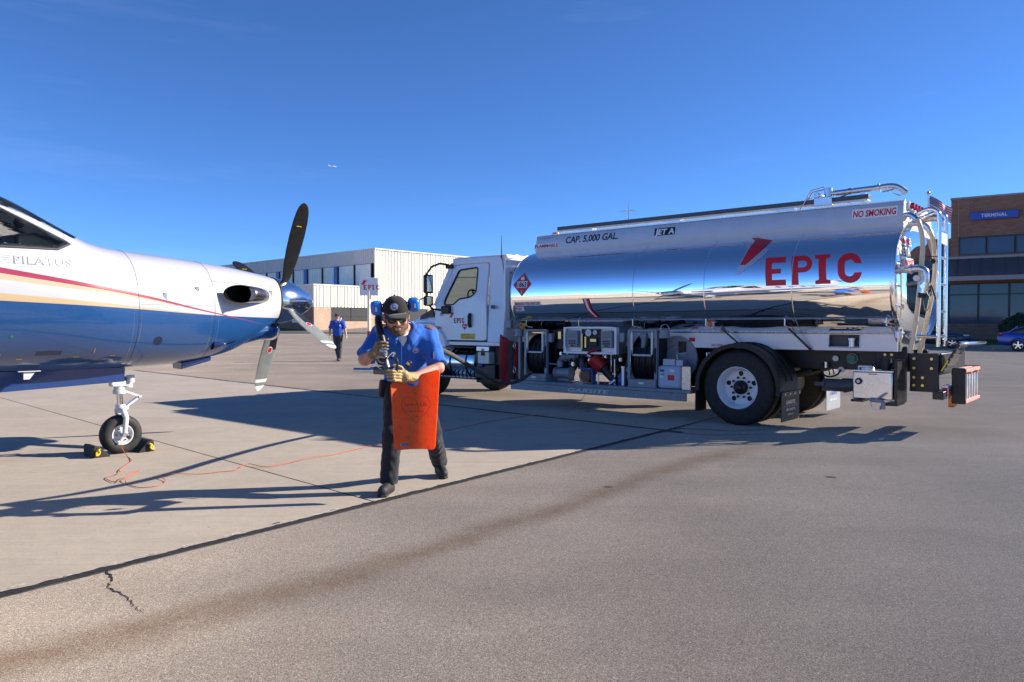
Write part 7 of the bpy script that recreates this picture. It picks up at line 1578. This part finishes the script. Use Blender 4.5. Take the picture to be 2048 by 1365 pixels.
# orange curved mat with an arm hole
def mat_orange():
    nt, b, oc = newmat('mat_orange'); n = noi(nt, oc, 7, 7, .7); n2 = noi(nt, oc, 25, 5, .7)
    c = mixc(nt, rng(nt, n, .35, .7), (.92, .19, .028), (.86, .235, .06)); c = mixc(nt, mth(nt, 'MULTIPLY', rng(nt, n2, .52, .72), .5), c, (.38, .10, .04))
    lk(nt, c, b.inputs['Base Color']); b.inputs['Roughness'].default_value = .45
    tl = nd(nt, 'ShaderNodeBsdfTranslucent'); lk(nt, c, tl.inputs[0]); mx = nd(nt, 'ShaderNodeMixShader'); mx.inputs[0].default_value = .6; lk(nt, b.outputs[0], mx.inputs[1]); lk(nt, tl.outputs[0], mx.inputs[2]); lk(nt, mx.outputs[0], nt.nodes['Material Output'].inputs[0])
mat_orange(); M('mat_emboss', (.42, .06, .012), .5)
mo = thing('fueling_mat', 'curved orange plastic mat with heart emblem hanging from the worker\'s left arm', 'mat', (-.765, 5.99, .72))
oc_ = (-.765, 5.99, .72)
# sheet coordinates: a across (m), b down from the top edge, with a forward curl on the sides
def matp(off=0.):
    def f(a, b):
        k = a / .18; return (a * .97 - .014 * (b / .3) * -.6 - .01, .045 - .085 * k * k + .02 * (b / .3) + .03 * a / .18 * 1.0 - off, b)
    return f
out_ = rrect(-.182, -.315, .182, .312, .03, 5)
out_ = [(a * (1 + .09 * (b / .31)) + .012 * (1 - b / .31) * .5, b * .94 - .012 + .05 * (a / .18) * (1 if b > 0 else 0) + (.0 if b > 0 else -.008 * math.cos(a * 8))) for a, b in out_]
hole = circ(-.035, .245, .058, 24, .055); slot = rrect(-.115, -.282, -.045, -.255, .012, 4)
decal('sheet', poly2d([out_, hole[::-1], slot[::-1]]), matp(), 'mat_orange', mo, cut=.03, solid=.007)
hx_ = [(16 * math.sin(t) ** 3 / 16, (13 * math.cos(t) - 5 * math.cos(2 * t) - 2 * math.cos(3 * t) - math.cos(4 * t)) / 16) for t in [2 * math.pi * k / 40 for k in range(40)]]
ho = [(a * .118 + .005, b * .125 + .02) for a, b in hx_]; hi_ = [(a * .114 + .005, b * .121 + .0202) for a, b in hx_]
decal('heart_outline', poly2d([ho, hi_[::-1]]), matp(.0095), 'mat_emboss', mo, cut=.02)
for txt, h, y_, w_ in (('Save A Life', .032, .035, .19), ('Verify Fuel', .022, -.015, .125), ('Type', .022, -.055, .05)):
    t = text2d(txt, h, .006); k = w_ / t[2]; decal('embossed_lettering', ([(a * k - w_ / 2 + .0, b + y_) for a, b in t[0]], t[1]), matp(.0095), 'mat_emboss', mo, cut=.03)

# second man walking up from the hangar
fx_, fy_ = -6.6, 28.4; fz = gz(fx_, fy_)
JF = dict(pel=(0, 0, 1.0), neck=(.0, -.03, 1.53), rsh=(-.195, -.03, 1.46), lsh=(.195, -.02, 1.45), rel=(-.29, -.02, 1.20), lel=(.27, .03, 1.20), rwr=(-.27, -.12, 1.00), lwr=(.33, -.03, .97), rhand=(-.25, -.17, .93), lhand=(.35, -.06, .89),
          rhip=(-.09, 0, .94), lhip=(.10, 0, .94), rkn=(-.05, -.02, .50), lkn=(.10, -.07, .52), ran=(.0, .16, .12), lan=(.08, -.12, .10), rto=(-.02, .04, .06), lto=(.09, -.28, .07), head=(-.01, -.055, 1.665), hlat=(1, .05, 0), hup=(0, -.1, 1), hem=-.08, sleeve=.85, rheel=.06)
fm = person('person', 'man in royal blue shirt and grey trousers walking across the apron in the distance', (fx_, fy_, fz), JF, .013, dict(skin='skin_pale', shirt='shirt_blue_far', trousers='trousers_grey', shoe='shoe_brown', cap='cap_navy', brim='cap_navy', lens='lens_gold'), fat=1.0)
onto('chest_badge', rect2d(-.02, -.03, .02, .03), (.12, -.15, 1.35), (1, 0, 0), (0, 0, 1), fm[2], 'white_decal', fm[2], .004, .02)
# ================================================================== parked cars
def car_paint(name, col):
    M(name, col, .28, .25, var=(60, .10), coat=.8)
car_paint('car_navy', (.022, .032, .065)); car_paint('car_blue', (.015, .055, .36))
def car(name, label, loc, rz, paint, suv):
    """x forward, wheels on z=0"""
    t = thing(name, label, 'car', loc, rz); L, Wd = (4.6, .92) if suv else (4.65, .91); H_ = 1.66 if suv else 1.45
    if suv: prof = [(-2.28, .55, .95), (-2.2, .34, 1.12), (-2.05, .28, 1.22), (-1.3, .26, 1.18), (0, .25, 1.08), (.95, .25, 1.05), (1.6, .26, .99), (2.05, .28, .90), (2.26, .34, .80), (2.31, .45, .70)]
    else: prof = [(-2.33, .50, .86), (-2.27, .36, 1.02), (-2.0, .30, 1.06), (-1.4, .27, 1.03), (0, .25, .96), (.9, .25, .94), (1.6, .26, .86), (2.05, .28, .76), (2.26, .34, .66), (2.31, .42, .56)]
    def ring(x, zb, zt, hw, e=.38, n=28):
        return [Vector((x, hw * math.copysign(abs(math.cos(a)) ** e, math.cos(a)), (zb + zt) / 2 + (zt - zb) / 2 * math.copysign(abs(math.sin(a)) ** e, math.sin(a)))) for a in [2 * math.pi * k / n for k in range(n)]]
    m = MB(); m.loft([ring(x, zb, zt, Wd * (1 - .22 * max(0, abs(x) / 2.31 - .75) / .25)) for x, zb, zt in prof]); body = m.build('body', paint, t, angle=60)
    gh = [(-2.15, .60, 1.14), (-1.85, .66, 1.45), (-1.3, .69, 1.62), (-.2, .70, 1.66), (.35, .68, 1.60), (.75, .66, 1.40), (1.25, .64, 1.04)] if suv else [(-2.0, .60, 1.05), (-1.5, .64, 1.26), (-.9, .66, 1.41), (-.1, .66, 1.45), (.4, .65, 1.40), (.8, .64, 1.22), (1.45, .62, .92)]
    m = MB(); m.loft([ring(x, .80, zt, hw, .5) for x, hw, zt in gh]); m.build('cabin_glass', 'dark_glass', t, angle=60)
    roof = [(x, hw, zt) for x, hw, zt in gh if zt > (1.44 if suv else 1.25)]
    m = MB(); m.loft([[Vector((x, y, zt + .012 - .10 * (abs(y) / hw) ** 4 * .6)) for y in [hw * .95 * (k / 6 - 1) for k in range(13)]] + [Vector((x, y, zt - .05)) for y in [hw * .9 * (1 - k / 6) for k in range(13)]] for x, hw, zt in roof]); m.build('roof', paint, t, angle=60)
    for s in (-1, 1):
        for x0, x1 in ((gh[-1][0] - .05, .45), (-.15, -.2), (gh[0][0] + .15, gh[0][0] + .6)): MB().bar((x0, .68 * s, 1.0), (x1, .665 * s, (1.58 if suv else 1.38)), .07, .05).build('pillar', paint, t)
        MB().box(.95, 1.12, .93 * s, 1.08 * s, 1.02, 1.16).build('door_mirror', paint, t, bevel=.03)
        for x in (-1.38, 1.40):
            w = E('wheel', t); r_ = .35 if suv else .33
            m = MB(); m.lathe([(.22, -.11), (r_ - .03, -.115), (r_, -.08), (r_, .08), (r_ - .03, .115), (.22, .11)], (x, .80 * s, r_), (0, 1, 0), 32); m.build('tyre', 'rubber', w)
            MB().cyl((x, (.80 + .10) * s, r_), (x, .80 * s, r_), .225, n=28).build('rim_well', 'black_paint', w)
            for k in range(5):
                a = 2 * math.pi * k / 5 + .3; MB().bar((x, .912 * s, r_), (x + .21 * math.cos(a), .908 * s, r_ + .21 * math.sin(a)), .055, .015, (0, 1, 0)).build('spoke', 'chrome', w)
            MB().tube([(x + .222 * math.cos(a), .91 * s, r_ + .222 * math.sin(a)) for a in [2 * math.pi * k / 28 for k in range(28)]], .012, 6, closed=True).build('rim_edge', 'chrome', w)
            MB().tube([(x + (r_ + .05) * math.cos(a), (Wd - .01) * s, r_ + (r_ + .05) * math.sin(a)) for a in [math.pi * (k / 14) for k in range(15)]], .03, 6).build('arch', 'black_plastic', t)
        MB().ball((2.08 if suv else 2.1, .70 * s, .80 if suv else .68), .14, (1.3, .9, .45), 16).build('headlight', 'dial', t)
        MB().ball((-2.2, .70 * s, 1.0 if suv else .90), .14, (.9, 1.3, .55), 16).build('tail_light', 'red_lens', t)
    MB().box(2.26, 2.325, -.45, .45, .45, .72).build('grille', 'black_plastic', t, bevel=.03); MB().box(-2.345, -2.30, -.28, .28, .62, .75).build('number_plate', 'white_decal', t)
    return t
Rt = math.atan2(tr_.y, tr_.x)
q = base @ Vector((-.65, -9.6, 0)); car('suv', 'dark navy suv parked behind the tail of the tanker', (q.x, q.y, 0), Rt, 'car_navy', True)
q = base @ Vector((5.45, -13.2, 0)); car('sedan', 'bright blue sedan parked at the right edge by the terminal', (q.x, q.y, 0), Rt, 'car_blue', False)
# ================================================================== airliner high in the distance
al = thing('airliner', 'tiny white airliner far off in the blue sky', 'airliner', (-620, 2600, 551), R(20))
M('airliner_white', (.8, .8, .8), .4)
MB().tube([(-14, 0, 0), (-12, 0, .3), (-5, 0, 0), (8, 0, 0), (12, 0, -.2), (14, 0, -.6)], [.4, 1.0, 1.8, 1.8, 1.4, .3], 12).build('fuselage', 'airliner_white', al)
for s in (-1, 1): MB().loft([[Vector((xl + a, y * s, .02 * y * y * .2 + b - .5)) for a, b in airfoil(c, .1, 6)] for y, xl, c in ((1, 3, 5), (14, -4, 1.6))]).build('wing', 'airliner_white', al); MB().loft([[Vector((xl + a, y * s, b + .5)) for a, b in airfoil(c, .1, 6)] for y, xl, c in ((.5, -10, 3), (5.5, -13, 1.2))]).build('tailplane', 'airliner_white', al)
MB().loft([[Vector((xl + a, b, z)) for a, b in airfoil(c, .1, 6)] for z, xl, c in ((.8, -8, 5), (6.5, -12.5, 2))]).build('fin', 'airliner_white', al)
